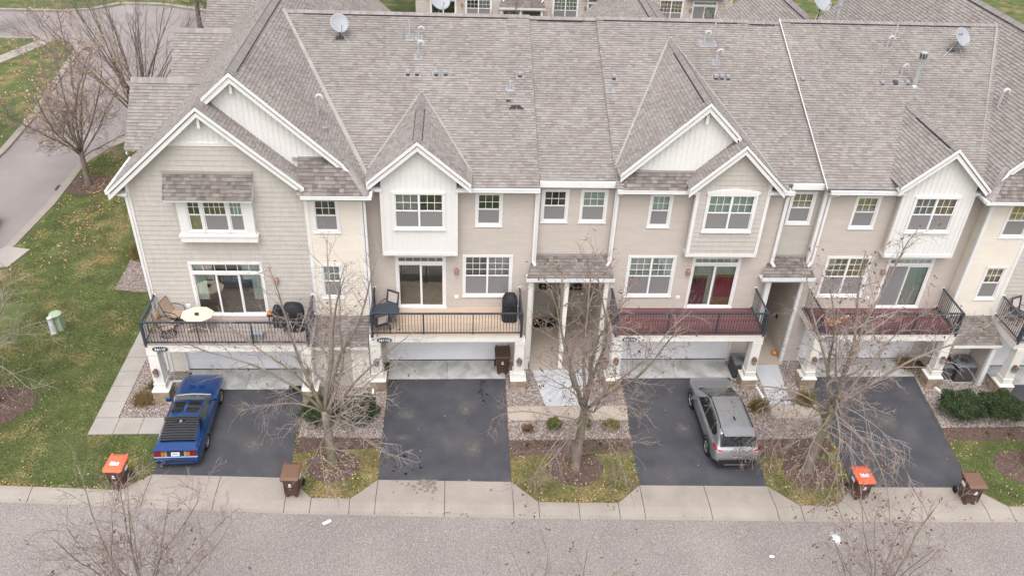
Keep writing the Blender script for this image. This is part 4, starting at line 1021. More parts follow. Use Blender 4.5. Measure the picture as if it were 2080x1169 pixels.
# boxed triple window with awning roof
bx = MB(); yb = -.80
bx.box(-7.82, -5.09, yb, YF, 6.72, 6.85); bx.box(-7.86, -5.05, yb-.03, YF, 6.45, 6.72); bx.box(-7.9, -5.02, yb-.06, YF, 6.68, 6.74)
bx.box(-7.8, -7.5, yb, YF, 6.85, 8.45); bx.box(-5.42, -5.1, yb, YF, 6.85, 8.45); bx.box(-7.5, -5.42, yb, YF, 8.25, 8.45)
obj('window_box', bx, 'white_trim', F)
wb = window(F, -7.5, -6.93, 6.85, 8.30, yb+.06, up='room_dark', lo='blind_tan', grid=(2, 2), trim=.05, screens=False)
window(F, -6.93, -6.0, 6.85, 8.30, yb+.06, up='room_warm', lo='blind_grey', grid=(4, 2), trim=.05)
window(F, -6.0, -5.42, 6.85, 8.30, yb+.06, up='blind_mint', lo='blind_grey', grid=(3, 2), trim=.05)
k = math.hypot(.62, .78)
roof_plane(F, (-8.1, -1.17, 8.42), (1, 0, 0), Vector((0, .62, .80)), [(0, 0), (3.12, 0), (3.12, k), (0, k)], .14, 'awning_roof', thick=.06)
aw = MB(); aw.box(-8.08, -5.0, -1.14, YF, 8.30, 8.38); aw.add([(-8.06,-1.12,8.4),(-8.06,YF,8.4),(-8.06,YF,9.15)], [(0,1,2)]); aw.add([(-5.0,-1.12,8.4),(-5.0,YF,9.15),(-5.0,YF,8.4)], [(0,1,2)])
obj('awning_soffit', aw, 'white_trim', F)
obj('head_flashing', MB().box(-8.12, -4.94, -.64, YF, 9.16, 9.25), 'flashing', F)
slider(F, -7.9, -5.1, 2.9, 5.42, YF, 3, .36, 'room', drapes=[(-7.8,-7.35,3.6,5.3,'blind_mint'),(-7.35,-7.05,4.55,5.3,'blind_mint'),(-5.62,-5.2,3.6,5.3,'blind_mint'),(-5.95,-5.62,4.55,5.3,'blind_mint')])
garage_door(F, -8.75, -3.87, YF+.06)
wall_light(F, -4.64, YF, 4.63); outlet(F, -8.21, YF, 3.35, 'vinyl'); outlet(F, -9.15, YF, 1.1)
obj('corner_trim', MB().box(-9.5, -9.36, YF-.06, YF, 0, 2.5), 'white_trim', F)
deck(F, -9.48, -3.27, -2.39, YF, 'deck_weathered'); railing(F, -9.42, -3.33, -2.37, YF, 2.87, posts=[-7.4, -5.4])
column(F, -9.28, -2.2, hp=.55); column(F, -3.48, -2.2, hp=.55)
plaque(F, '3611F', -8.92, -2.42, 2.65)
# roofs: lower gable, upper gable, left plane, pent, cross gables
rake(F, [(-10.05, 8.58), (-6.46, 11.80)], -.92, YF); rake(F, [(-6.46, 11.80), (-3.12, 8.80)], -.92, YF)
RX, RZ = -5.35, 12.78
sl = (RZ-8.60)/(RX+10.03)
gable_plane(F, RX, RZ, -10.03, -.92, 19.6, sl, clip=[(-10.03,-.92),(-10.03,19.6),(RX,19.6),(RX,-.28),(-6.46,-.28),(-6.46,-.92)])
gable_plane(F, -6.46, 11.80, -3.12, -.92, .2, .9)
sr = (RZ-8.50)/(-.75-RX)
gable_plane(F, RX, RZ, -.72, -.28, 19.6, sr, clip=[(-.72,-.9),(-.72,19.6),(RX,19.6),(RX,-.28),(-1.75,-.28)])
rake(F, [(-6.40, 11.86), (RX, RZ)], -.28, .05); rake(F, [(RX, RZ), (-1.72, RZ-sr*(-1.72-RX))], -.28, .05)
battens(F, [(-6.4, 11.4), (-3.3, 8.9), (-1.2, 8.9), (-1.6, 9.2), (RX, 12.5)], .05, .19)
obj('gable_bracket', MB().box(-5.44, -5.34, -.15, .06, 12.0, 12.4), 'white_board', F); obj('gable_bracket', MB().box(-6.52, -6.42, -.82, YF, 11.0, 11.42), 'white_board', F)
pk = math.hypot(1.1, 1.0)
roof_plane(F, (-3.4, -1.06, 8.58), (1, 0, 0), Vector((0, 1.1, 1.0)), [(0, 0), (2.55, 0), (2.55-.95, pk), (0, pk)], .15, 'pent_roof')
hz = .9/1.1
roof_plane(F, (-.85, -1.06, 8.58), (0, 1, 0), Vector((-1, 0, .95)), [(0, 0), (1.5, 0), (1.5, 1.3), (.95, 1.3)], .15)
ridge_caps(F, (-1.72, -.05, 9.48), (-.88, -1.04, 8.60), .14, slope=.5)
obj('head_flashing', MB().box(-3.6, -1.75, -.02, .05, 9.46, 9.56), 'flashing', F)
gutter(F, -3.25, -.82, -1.06, 8.56, soff=YF); obj('gutter', MB().box(-.84, -.72, -1.16, -.45, 8.46, 8.58), 'gutter_white', F)
gl_ = MB(); gl_.box(-10.14, -10.02, -.9, 1.9, 8.46, 8.585); gl_.box(-10.15, -10.12, -.9, 1.9, 8.56, 8.60); obj('gutter', gl_, 'gutter_white', F)
obj('soffit', MB().box(-10.0, -9.45, -.85, 16, 8.40, 8.42), 'white_trim', F)
downspout(F, [(-10.0, -.75, 8.45), (-9.55, -.62, 8.25), (-9.55, -.62, .2)])
ridge_caps(F, (RX, -.25, RZ), (RX, 19.5, RZ), .17, [(.5, 18)], slope=.85); ridge_caps(F, (-6.46, -.9, 11.8), (-6.46, -.25, 11.8), .17, slope=.85)
for Yr in (4.0, 10.1, 16.2):
    west_plane(F, Yr, 10.92, Yr-2.15, -10.25, -6.9, .93); west_plane(F, Yr, 10.92, Yr+2.15, -10.25, -6.9, .93)
    ridge_caps(F, (-10.25, Yr, 10.92), (-7.3, Yr, 10.92), .2, slope=.85)
    m = MB(); m.add([(-9.9, Yr-2.0, 8.8), (-9.9, Yr+2.0, 8.8), (-9.9, Yr, 10.7)], [(0, 2, 1)]); m.box(-9.92, -9.4, Yr-1.7, Yr+1.7, 0, 8.9); obj('side_gable', m, 'siding_taupe', F)
    for s in (-1, 1): obj('rake_trim', MB().bar((-10.20, Yr, 10.70), (-10.20, Yr+s*2.15, 8.70), .03, .16), 'white_trim', F)
valley(F, (-.80, -.35, 8.60), (-5.0, 8.1, 12.43), .26, (-.5, -.3, 1))
valley(F, (-3.15, -.98, 8.66), (-4.1, .03, 9.6), .2, (.4, -.4, 1))
vent_pipe(F, -3.0, .0, .1) if False else None
# porch vestibule under pent roof
YV = -1.6
lap(F, 'porch_siding', (-3.28, YV), (1, 0), 2.1, 0, 2.35, .115, 'siding_cream', [(.55, 1.42, 0, 2.08)])
lap(F, 'porch_siding', (-1.18, YV), (0, 1), 1.1, 0, 2.35, .115, 'siding_cream')
dr = MB(); dr.box(-2.73, -1.86, YV-.02, YV+.05, .05, 2.08)
for (a, b, c, d_) in ((-2.62,-2.33,.2,.85),(-2.26,-1.97,.2,.85),(-2.62,-2.33,.95,1.9),(-2.26,-1.97,.95,1.9)): dr.box(a, b, YV-.03, YV-.018, c, d_)
dd = obj('entry_door', dr, 'door_tan', F); obj('door_knob', MB().lathe([(.0, -.04), (.03, -.02), (.03, .02), (0, .04)], 10, (-1.95, YV-.06, 1.0)), 'galv', dd)
fr = MB(); fr.box(-2.83, -2.73, YV-.05, YV, 0, 2.18); fr.box(-1.86, -1.76, YV-.05, YV, 0, 2.18); fr.box(-2.73, -1.86, YV-.05, YV, 2.08, 2.18); fr.box(-3.32, -3.2, YV-.05, YV+.05, 0, 2.3); fr.box(-1.27, -1.15, YV-.05, YV+.05, 0, 2.3)
obj('door_casing', fr, 'cream_trim', F)
kk = math.hypot(1.32, .55)
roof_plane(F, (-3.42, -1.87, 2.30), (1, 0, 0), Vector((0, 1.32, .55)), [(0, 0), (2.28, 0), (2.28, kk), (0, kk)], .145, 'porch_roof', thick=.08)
obj('porch_fascia', MB().box(-3.42, -1.14, -1.9, -1.86, 2.16, 2.31), 'cream_trim', F); obj('porch_ceiling', MB().box(-3.4, -1.16, -1.86, -.56, 2.17, 2.2), 'cream_trim', F)
obj('head_flashing', MB().box(-3.3, -1.15, YF-.05, YF, 2.80, 2.9), 'flashing', F)
obj('alarm_bell', MB().box(-3.02, -2.84, YV-.09, YV-.02, 2.02, 2.2), 'red_alarm', F); outlet(F, -1.5, YV-.02, 1.3)
downspout(F, [(-1.05, -.78, 8.45), (-1.05, -.64, 8.1), (-1.05, -.64, 3.0), (-1.05, -1.7, 2.5), (-1.05, -1.75, .2), (-1.05, -2.1, .08)])

# ---------------------------------------------------------------- shared builder for G, H, I fronts
def front_unit(h, wx0, wx1, single, slid, dbl, bay, gar, dk, deckmat, cols, sidingmat='siding_tan', holes2=()):
    hs = [(single[0]-wx0, single[1]-wx0, 6.74, 8.2), (slid[0]-wx0, slid[1]-wx0, 2.9, 5.42), (dbl[0]-wx0, dbl[1]-wx0, 3.44, 5.46), (gar[0]-wx0, gar[1]-wx0, 0, 2.16)]+list(holes2)
    lap(h, 'wall_siding', (wx0, 0), (1, 0), wx1-wx0, 0, 8.55, .115, sidingmat, hs)
    window(h, single[0], single[1], 6.74, 8.24, 0, **cols['single']); window(h, dbl[0], dbl[1], 3.44, 5.46, 0, cols=2, **cols['dbl'])
    slider(h, slid[0], slid[1], 2.9, 5.42, 0, 2, .24, **cols['slid'])
    garage_door(h, gar[0], gar[1], .06)
    deck(h, dk[0], dk[1], -1.83, 0, deckmat); railing(h, dk[0]+.06, dk[1]-.06, -1.81, 0, 2.87, posts=[dk[0]+(dk[1]-dk[0])*.345, dk[0]+(dk[1]-dk[0])*.67])
    # bay
    b0, b1 = bay; yB = -.42
    s = MB(); s.box(b0-.05, b1+.05, yB-.03, -.0, 5.66, 5.80); s.box(b0+.02, b1-.02, yB+.02, 0, 5.62, 5.67); obj('bay_base', s, 'white_trim', h)
    for xe in ((b0, b1) if h.name != 'townhouse.002' else ()): obj('corner_trim', MB().box(xe-.05, xe+.05, yB-.028, yB+.10, 5.80, 8.52), 'white_board', h)
# ---------------------------------------------------------------- house G
G = empty('townhouse', (2.2, 0, 0)); tag(G, 'tan townhouse with white board bay under a single small gable and a cedar plank deck', 'townhouse', 'townhouses in the row')
front_unit(G, -1.15, 5.47, (3.05, 4.1), (-.07, 1.92), (2.58, 4.58), (-.445, 2.342), (-.5, 4.38), (-1.0, 4.96), 'deck_cedar',
           dict(single=dict(up='room_dark', lo='blind_grey'), dbl=dict(up=['room_dark', 'blind_grey'], lo='blind_grey', grid=(3, 3)), slid=dict(fill='room')))
def small_gable(h, b0, b1, xr_, zr, slope, xl, xrt, yback, winx, cols, board=True):
    yB = -.42; ztop = lambda x: zr-.12-slope*abs(x-xr_)
    hole = (winx[0], winx[1], 6.82, 8.42)
    battens(h, [(b0, 5.75), (b1, 5.75), (b1, ztop(b1)), (xr_, ztop(xr_)), (b0, ztop(b0))], yB, .205, 'bay_wall', 'white_board', holes=[hole])
    window(h, winx[0], winx[1], 6.82, 8.44, yB-.006, cols=2, wmat='white_board', trim=.09, **cols)
    lap(h, 'bay_side', (b0, 0), (0, -1), .42, 5.75, 8.6, .115, 'siding_tan'); lap(h, 'bay_side', (b1, -.42), (0, 1), .42, 5.75, 8.6, .115, 'siding_tan')
    gable_plane(h, xr_, zr, xl, -.75, yback, slope); gable_plane(h, xr_, zr, xrt, -.75, yback, slope)
    rake(h, [(xl, zr-slope*abs(xl-xr_)), (xr_, zr)], -.75, yB); rake(h, [(xr_, zr), (xrt, zr-slope*abs(xrt-xr_))], -.75, yB)
    ridge_caps(h, (xr_, -.72, zr), (xr_, yback-.3, zr), .15, [(.35, yback*.72)], slope=.8)
    for xe in (xl, xrt):
        ze = zr-slope*abs(xe-xr_); ym = (zr-8.6)/.45-.4
        valley(h, (xe, max(-.3, (ze-8.6)/.45-.4), max(ze, 8.6)), (xr_, ym, zr), .24, (math.copysign(.4, xe-xr_), -.4, 1))
small_gable(G, -.445, 2.342, .95, 10.56, .86, -.93, 2.88, 4.4, (-.04, 1.93), dict(up=['blind_grey', 'room_dark'], lo='blind_grey', grid=(3, 2)))
main_roof(G, -5.2, 5.43); gutter(G, -.85, -.4, -.40, 8.56, soff=0); gutter(G, 2.3, 5.45, -.40, 8.56, soff=0)
wall_light(G, 2.35, 0, 4.73); outlet(G, 2.35, 0, 3.42)
column(G, -.84, -1.62); column(G, 4.88, -1.62); plaque(G, '3611G', -.48, -1.86, 2.63)
downspout(G, [(5.3, -.42, 8.42), (5.36, -.1, 8.2), (5.36, -.1, 5.2), (5.44, -.2, 5.08)])
back_wall(G, -1.15, 5.47)
ridge_caps(G, (-5.1, 8.1, 12.43), (5.43, 8.1, 12.43), .2, [(1.0, 9.6)], slope=.42)
for x, y in ((.38, 4.81), (.74, 4.82), (1.51, 4.83), (1.89, 4.84), (4.9, 4.84)): box_vent(G, x, y)
vent_pipe(G, .38, 6.72, .75, 'straight'); vent_pipe(G, .76, 6.73, .5); vent_pipe(G, .77, 5.73, .75); vent_pipe(G, 4.48, 4.2, .3, 'straight')
lap(G, 'return_siding', (5.47, 0), (0, 1), .3, 0, 8.6, .115, 'siding_tan')
obj('corner_trim', MB().box(5.40, 5.50, -.05, .05, 0, 8.5), 'white_trim', G)
gs_ = MB()
for (cx, cy, rx) in ((4.68, 3.29, .22), (4.4, 3.55, .1), (4.85, 3.2, .14), (4.55, 3.2, .15)):
    gs_.add([(cx-rx, cy-.05, roof_z(cy-.05)+.032), (cx+rx, cy-.06, roof_z(cy-.06)+.032), (cx+rx*.8, cy+.06, roof_z(cy+.06)+.032), (cx-rx*.9, cy+.05, roof_z(cy+.05)+.032)], [(0, 1, 2, 3)])
obj('roof_stain', gs_, 'stain', G)
# ---------------------------------------------------------------- shared double entry between G and H (part of H)
H = empty('townhouse', (11.8, 0, 0)); tag(H, 'tan townhouse with grey shake bay, stepped double gable, maroon curtains and red deck', 'townhouse', 'townhouses in the row')
YR = .3
lap(H, 'recess_siding', (5.47, YR), (1, 0), 2.96, 4.4, 8.7, .115, 'siding_tan', [(5.6-5.47, 6.66-5.47, 6.76, 8.2), (7.1-5.47, 8.17-5.47, 6.76, 8.2)])
window(H, 5.6, 6.66, 6.76, 8.24, YR, up='room_dark', lo='blind_grey'); window(H, 7.1, 8.17, 6.76, 8.24, YR, up='blind_mint')
main_roof(H, 5.44, 8.32, -.09, -.06); obj('fascia', MB().box(5.46, 8.34, -.12, -.06, 8.50, 8.74), 'white_trim', H); obj('soffit', MB().box(5.46, 8.34, -.06, YR, 8.52, 8.55), 'white_trim', H)
ek = math.hypot(.95, .52)
roof_plane(H, (5.12, -.62, 4.76), (1, 0, 0), Vector((0, .95, .52)), [(0, 0), (3.48, 0), (3.48-.16, ek), (.3, ek)], .145, 'porch_roof', thick=.09)
gutter(H, 5.1, 8.62, -.60, 4.72); obj('porch_ceiling', MB().box(5.14, 8.58, -.58, 3.3, 4.5, 4.54), 'cream_trim', H)
obj('head_flashing', MB().box(5.48, 8.42, YR-.06, YR, 5.24, 5.36), 'flashing', H)
nm = MB()
nm.quad((5.47, YR, 0), (5.47, 3.15, 0), (5.47, 3.15, 4.5), (5.47, YR, 4.5)); nm.quad((8.43, 3.15, 0), (8.43, YR, 0), (8.43, YR, 4.5), (8.43, 3.15, 4.5)); nm.quad((5.47, 3.15, 0), (8.43, 3.15, 0), (8.43, 3.15, 4.5), (5.47, 3.15, 4.5))
nm.box(6.86, 7.06, 1.2, 3.15, 0, 4.5)
obj('niche_wall', nm, 'niche_wall', H); obj('niche_floor', MB().box(5.47, 8.43, -.62, 3.15, -.02, .06), 'walk_tan', H)
for dx in (5.86, 7.28):
    d_ = MB(); d_.box(dx, dx+.92, 3.08, 3.14, .1, 2.15); d_.box(dx+.1, dx+.82, 3.06, 3.085, .2, .75); d_.box(dx+.1, dx+.82, 3.06, 3.085, .85, 1.5); d_.box(dx-.1, dx, 3.04, 3.14, .06, 2.26); d_.box(dx+.92, dx+1.02, 3.04, 3.14, .06, 2.26); d_.box(dx, dx+.92, 3.04, 3.14, 2.15, 2.26)
    d_.box(dx+.14, dx+.78, 3.05, 3.09, 1.62, 2.06)
    dd = obj('entry_door', d_, 'door_tan', H)
    lt = MB()
    for i in range(3):
        for j in range(2): lt.box(dx+.18+i*.19, dx+.18+i*.19+.17, 3.035, 3.052, 1.65+j*.19, 1.65+j*.19+.17)
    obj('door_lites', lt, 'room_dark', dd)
for px in (5.30, 6.76, 8.36): 
    obj('porch_post', MB().box(px-.085, px+.085, -.54, -.37, 0, 4.55), 'cream_trim', H)
obj('porch_post', MB().box(5.2, 5.47, -.36, .3, 0, 4.5), 'cream_trim', H) if False else None
dmat = obj('door_mat', MB().box(5.85, 6.85, 2.35, 3.0, .06, .075), 'rubber'); tag(dmat, 'black door mat before the left door of the shared entry', 'door mat')
# ---------------------------------------------------------------- house H
front_unit(H, 8.43, 15.13, (9.74, 10.64), (11.84, 13.84), (9.2, 11.18), (11.414, 14.172), (9.26, 14.14), (8.62, 14.76), 'deck_red',
           dict(single=dict(up='blind_mint', lo='blind_grey'), dbl=dict(up='curtain_sage', lo='curtain_maroon', grid=(3, 3)),
                slid=dict(fill='curtain_sage', drapes=[(11.95, 12.62, 3.0, 4.3, 'curtain_maroon'), (12.98, 13.72, 3.35, 4.35, 'curtain_red'), (12.98, 13.72, 4.35, 4.48, 'curtain_gold'), (11.95, 12.62, 4.3, 4.42, 'curtain_gold'), (12.98, 13.72, 2.98, 3.35, 'curtain_gold')])))
yB = -.42; s2 = .965
zt2 = lambda x: 10.45-s2*abs(x-12.83)
lap(H, 'bay_wall', (11.414, yB), (1, 0), 2.758, 5.75, 10.4, .205, 'shake', [(11.80-11.414, 13.76-11.414, 6.8, 8.55)], xr=lambda z: (max(0, 12.83-11.414-(10.45-z)/s2), min(2.758, 12.83-11.414+(10.45-z)/s2)), boards=True, lip=.022)
obj('bay_trim', MB().box(11.365, 11.49, yB-.045, yB+.11, 5.81, 8.9), 'white_trim', H); obj('bay_trim', MB().box(14.10, 14.225, yB-.045, yB+.11, 5.81, 8.9), 'white_trim', H)
obj('bay_backing', MB().add([(11.42, yB+.06, 5.75), (14.16, yB+.06, 5.75), (14.16, yB+.06, 9.1), (12.83, yB+.06, 10.4), (11.42, yB+.06, 9.1)], [(0, 1, 2, 3, 4)]), 'white_trim', H) if False else None
window(H, 11.80, 13.76, 6.80, 8.50, yB-.02, cols=2, up='blind_mint', lo='blind_mint', grid=(3, 2))
hd = MB(); hd.add([(11.76,yB-.09,8.48),(13.80,yB-.09,8.48),(13.80,yB-.09,8.58),(12.78,yB-.09,8.68),(11.76,yB-.09,8.58),(11.76,yB,8.48),(13.80,yB,8.48),(13.80,yB,8.58),(12.78,yB,8.68),(11.76,yB,8.58)], [(0,1,2,3,4),(1,6,7,2),(2,7,8,3),(3,8,9,4),(4,9,5,0),(0,5,6,1)])
obj('window_head', hd, 'white_trim', H)
lap(H, 'bay_side', (11.414, 0), (0, -1), .42, 5.75, 8.6, .115, 'siding_tan'); lap(H, 'bay_side', (14.172, -.42), (0, 1), .42, 5.75, 8.6, .115, 'siding_tan')
UX, UZ = 11.40, 11.95
gable_plane(H, UX, UZ, 8.42, -.2, 7.4, .965)
gable_plane(H, UX, UZ, 14.62, -.75, 7.4, .965, clip=[(14.62,-.75),(14.62,7.4),(UX,7.4),(UX,-.2),(12.83,-.2),(12.83,-.75)])
zl2 = UZ-.965*(12.83-UX)
gable_plane(H, 12.83, zl2, 11.0, -.75, .3, .965)
rake(H, [(8.47, UZ-.965*(UX-8.47)), (UX, UZ)], -.2, .1); rake(H, [(UX, UZ), (12.62, UZ-.965*(12.62-UX))], -.2, .1)
rake(H, [(11.0, zl2-.965*1.83), (12.83, zl2)], -.75, yB); rake(H, [(12.83, zl2), (14.66, zl2-.965*1.83)], -.75, yB)
battens(H, [(9.0, 9.0), (11.2, 9.0), (12.75, 10.3), (UX, UZ-.15)], .1, .2)
obj('gable_bracket', MB().box(UX-.05, UX+.05, -.08, .1, 11.1, 11.5), 'white_board', H)
pk = math.hypot(.55, .52)
roof_plane(H, (8.5, -.44, 8.58), (1, 0, 0), Vector((0, .55, .52)), [(0, 0), (3.0, 0), (3.0, pk), (.35, pk)], .145, 'pent_roof')
obj('head_flashing', MB().box(9.0, 11.5, .04, .1, 9.08, 9.17), 'flashing', H)
main_roof(H, 8.32, 14.95); main_roof(H, 14.95, 16.4, -.06, -.06)
gutter(H, 8.36, 11.42, -.40, 8.56, soff=0); gutter(H, 14.16, 15.15, -.40, 8.56, soff=0)
ridge_caps(H, (UX, -.17, UZ), (UX, 7.2, UZ), .15, [(.4, 5.6)], slope=.85); ridge_caps(H, (12.83, -.7, zl2), (12.83, -.2, zl2), .15, slope=.85)
ridge_caps(H, (5.43, 8.1, 12.38), (8.3, 8.1, 12.38), .2, [(.35, 2.3)], slope=.42); ridge_caps(H, (8.3, 8.1, 12.43), (14.95, 8.1, 12.43), .2, [(.35, 6.2)], slope=.42); ridge_caps(H, (14.95, 8.1, 12.39), (16.4, 8.1, 12.39), .2, [(.15, 1.2)], slope=.42)
for xe in (8.42, 14.62):
    ze = UZ-.965*abs(xe-UX); valley(H, (xe, (ze-8.6)/.45-.4, ze), (UX, (UZ-8.6)/.45-.4, UZ), .24, (math.copysign(.4, xe-UX), -.4, 1))
valley(H, (11.02, -.42, 8.75), (11.6, .12, 9.2), .16, (-.4, -.4, 1))
wall_light(H, 11.72, 0, 4.73); outlet(H, 11.5, 0, 3.41)
column(H, 8.83, -1.62); column(H, 14.57, -1.62); plaque(H, '3611H', 9.26, -1.86, 2.63)
downspout(H, [(8.52, -.42, 8.42), (8.47, -.1, 8.2), (8.47, -.1, 5.2), (8.36, -.2, 5.08)])
downspout(H, [(15.0, -.42, 8.42), (15.05, -.1, 8.2), (15.05, -.1, 5.2), (15.16, -.2, 5.08)])
obj('corner_trim', MB().box(8.38, 8.5, -.05, .06, 0, 8.5), 'white_trim', H); obj('corner_trim', MB().box(15.06, 15.18, -.05, .06, 0, 8.5), 'white_trim', H)
lap(H, 'return_siding', (8.43, .3), (0, -1), .3, 0, 8.6, .115, 'siding_tan'); lap(H, 'return_siding', (15.13, 0), (0, 1), .3, 0, 8.6, .115, 'siding_tan')
back_wall(H, 5.47, 16.6)
for x, y in ((8.74, 4.79), (13.0, 4.89), (13.25, 4.89), (13.51, 4.88)): box_vent(H, x, y)
vent_pipe(H, 8.55, 4.17, .15, 'straight'); vent_pipe(H, 12.83, 6.73, .6); vent_pipe(H, 13.19, 6.74, .9, 'straight'); vent_pipe(H, 13.17, 5.75, .6)
# back gables seen over the ridge
for (bxr, bz) in ((11.3, 11.98), (18.68, 11.98)):
    hh_ = H
    gable_plane(hh_, bxr, bz, bxr-3.0, 9.0, 17.2, .95); gable_plane(hh_, bxr, bz, bxr+3.0, 9.0, 17.2, .95)
    ridge_caps(hh_, (bxr, 9.3, bz), (bxr, 17.1, bz), .17, [(.5, 7.4)], slope=.85)
# breezeway between H and I (part of H)
lap(H, 'recess_siding', (15.13, YR), (1, 0), 1.47, 4.4, 8.7, .115, 'siding_taupe', [(.22, 1.24, 6.75, 8.2)])
window(H, 15.36, 16.38, 6.75, 8.24, YR, up='blind_tan', lo='blind_grey')
obj('fascia', MB().box(15.16, 16.42, -.12, -.06, 8.50, 8.74), 'white_trim', H); obj('soffit', MB().box(15.16, 16.5, -.06, YR, 8.52, 8.55), 'white_trim', H)
roof_plane(H, (14.66, -.55, 4.78), (1, 0, 0), Vector((0, .85, .5)), [(0, 0), (2.14, 0), (2.0, .985), (.42, .985)], .145, 'porch_roof', thick=.09)
gutter(H, 14.64, 16.82, -.53, 4.74); obj('porch_ceiling', MB().box(14.7, 16.8, -.52, 4.4, 4.5, 4.54), 'cream_trim', H)
obj('head_flashing', MB().box(15.15, 16.6, YR-.06, YR, 5.26, 5.36), 'flashing', H)
nm = MB(); nm.quad((15.2, -.02, 0), (15.2, 4.2, 0), (15.2, 4.2, 4.5), (15.2, -.02, 4.5)); nm.quad((16.6, 4.2, 0), (16.6, -.02, 0), (16.6, -.02, 4.5), (16.6, 4.2, 4.5)); nm.quad((15.2, 4.2, 0), (16.6, 4.2, 0), (16.6, 4.2, 4.5), (15.2, 4.2, 4.5))
obj('niche_wall', nm, 'niche_wall', H); obj('niche_floor', MB().box(15.2, 16.6, -.35, 4.2, -.02, .06), 'walk_tan', H)
obj('porch_post', MB().box(15.0, 15.2, -.3, -.1, 0, 4.55), 'white_trim', H); obj('porch_post', MB().box(16.52, 16.66, -.12, .02, 0, 4.55), 'white_trim', H)
obj('door_sign', MB().box(16.56, 16.59, 1.3, 1.42, 1.3, 1.5), 'slate_plastic', H)
# ---------------------------------------------------------------- house I
I = empty('townhouse', (19.8, 0, 0)); tag(I, 'tan townhouse with white board bay, mint vertical blinds, tan blinds and dark red deck', 'townhouse', 'townhouses in the row')
front_unit(I, 16.6, 23.05, (17.83, 18.86), (19.97, 21.93), (17.36, 19.29), (19.474, 22.253), (17.42, 22.28), (16.9, 22.8), 'deck_red',
           dict(single=dict(up='blind_tan', lo='blind_grey'), dbl=dict(up='blind_tan', grid=(3, 3)), slid=dict(fill='blind_mint', screen=0)))
small_gable(I, 19.474, 22.253, 20.79, 10.54, .92, 19.05, 22.60, 4.4, (19.92, 21.75), dict(up=['blind_grey', 'blind_tan'], lo='blind_grey', grid=(3, 2)))
main_roof(I, 16.4, 26.6, .07); gutter(I, 16.55, 19.5, -.40, 8.60, soff=0); gutter(I, 22.25, 22.6, -.40, 8.60, soff=0)
obj('rake_edge', MB().bar((16.385, -.42, 8.68), (16.385, 8.1, 12.52), .022, .06), 'white_trim', I)
ridge_caps(I, (16.4, 8.1, 12.50), (26.5, 8.1, 12.50), .2, [(.45, 8.6)], slope=.42)
wall_light(I, 19.87, 0, 4.76); outlet(I, 19.6, 0, 3.4)
column(I, 17.12, -1.62); column(I, 22.62, -1.62); plaque(I, '3611I', 17.52, -1.86, 2.64)
downspout(I, [(16.9, -.42, 8.45), (16.74, -.1, 8.2), (16.74, -.1, 5.2), (16.6, -.2, 5.08)])
obj('corner_trim', MB().box(16.55, 16.67, -.05, .06, 0, 8.5), 'white_trim', I)
lap(I, 'return_siding', (16.6, .3), (0, -1), .3, 0, 8.6, .115, 'siding_tan'); back_wall(I, 16.6, 23.05)
for x, y, d_ in ((16.65, 4.84, 0), (20.02, 4.73, 0), (20.6, 4.75, 1), (21.12, 4.76, 0)): box_vent(I, x, y, d_)
vent_pipe(I, 20.8, 6.66, .6); vent_pipe(I, 21.02, 6.67, 1.1, 'straight'); vent_pipe(I, 20.15, 5.18, .5, 'straight'); vent_pipe(I, 20.97, 5.14, .6)
zf = roof_z(4.66); fl_ = MB(); fl_.lathe([(.22, -.05), (.12, .08), (.12, 1.15), (.15, 1.15), (.15, 1.2)], 14, (21.4, 4.66, zf)); fl_.lathe([(.15, 1.2), (.15, 1.42)], 14, (21.4, 4.66, zf), 1); fl_.lathe([(.165, 1.42), (.16, 1.47), (.02, 1.5)], 14, (21.4, 4.66, zf))
for a in range(8): t = a*math.pi/4; fl_.bar((21.4+.155*math.cos(t), 4.66+.155*math.sin(t), zf+1.2), (21.4+.155*math.cos(t), 4.66+.155*math.sin(t), zf+1.43), .02, .02)
obj('flue', fl_, ['galv', 'ac_metal'], I)
# ---------------------------------------------------------------- house J (cut by the right edge)
J = empty('townhouse', (27.5, -.55, 0)); tag(J, 'cream and grey townhouse cut off at the right with golden upper window panes', 'townhouse', 'townhouses in the row')
lap(J, 'cream_siding', (23.05, YF), (1, 0), 1.9, 0, 8.5, .115, 'siding_cream', [(.72, 1.78, 6.69, 8.2), (.77, 1.7, 3.7, 5.36)])
window(J, 23.77, 24.83, 6.69, 8.24, YF, up='blind_gold', lo='blind_tan'); window(J, 23.82, 24.75, 3.7, 5.36, YF, up='blind_gold', lo='blind_tan')
lap(J, 'return_siding', (23.05, .05), (0, -1), .6, 0, 8.6, .115, 'siding_cream')
obj('corner_trim', MB().box(22.98, 23.12, YF-.06, YF+.06, 2.5, 8.5), 'white_trim', J); obj('corner_trim', MB().box(24.88, 25.02, YF-.05, YF+.02, 2.3, 8.5), 'white_trim', J)
lap(J, 'shake_wall', (24.95, YF), (1, 0), 6.3, 2.5, 10.2, .205, 'shake', [(26.3-24.95, 29.1-24.95, 2.9, 5.42), (26.4-24.95, 29.0-24.95, 6.7, 8.4)], xr=lambda z: (max(0, (z-8.95)/.9), 6.25-max(0, (z-8.9)/.9)), boards=True, lip=.022)
lap(J, 'lower_siding', (24.95, YF), (1, 0), 6.3, 0, 2.5, .115, 'siding_cream', [(.75, 5.6, 0, 2.16)])
slider(J, 26.3, 29.1, 2.9, 5.42, YF, 3, .36, 'blind_mint'); window(J, 26.4, 29.0, 6.7, 8.4, YF, cols=3, up='blind_grey'); garage_door(J, 25.72, 30.5, YF+.06)
lap(J, 'side_siding', (31.25, YF), (0, 1), 19, 0, 8.7, .23, 'siding_taupe'); back_wall(J, 23.05, 31.25, 'siding_taupe', 19.2)
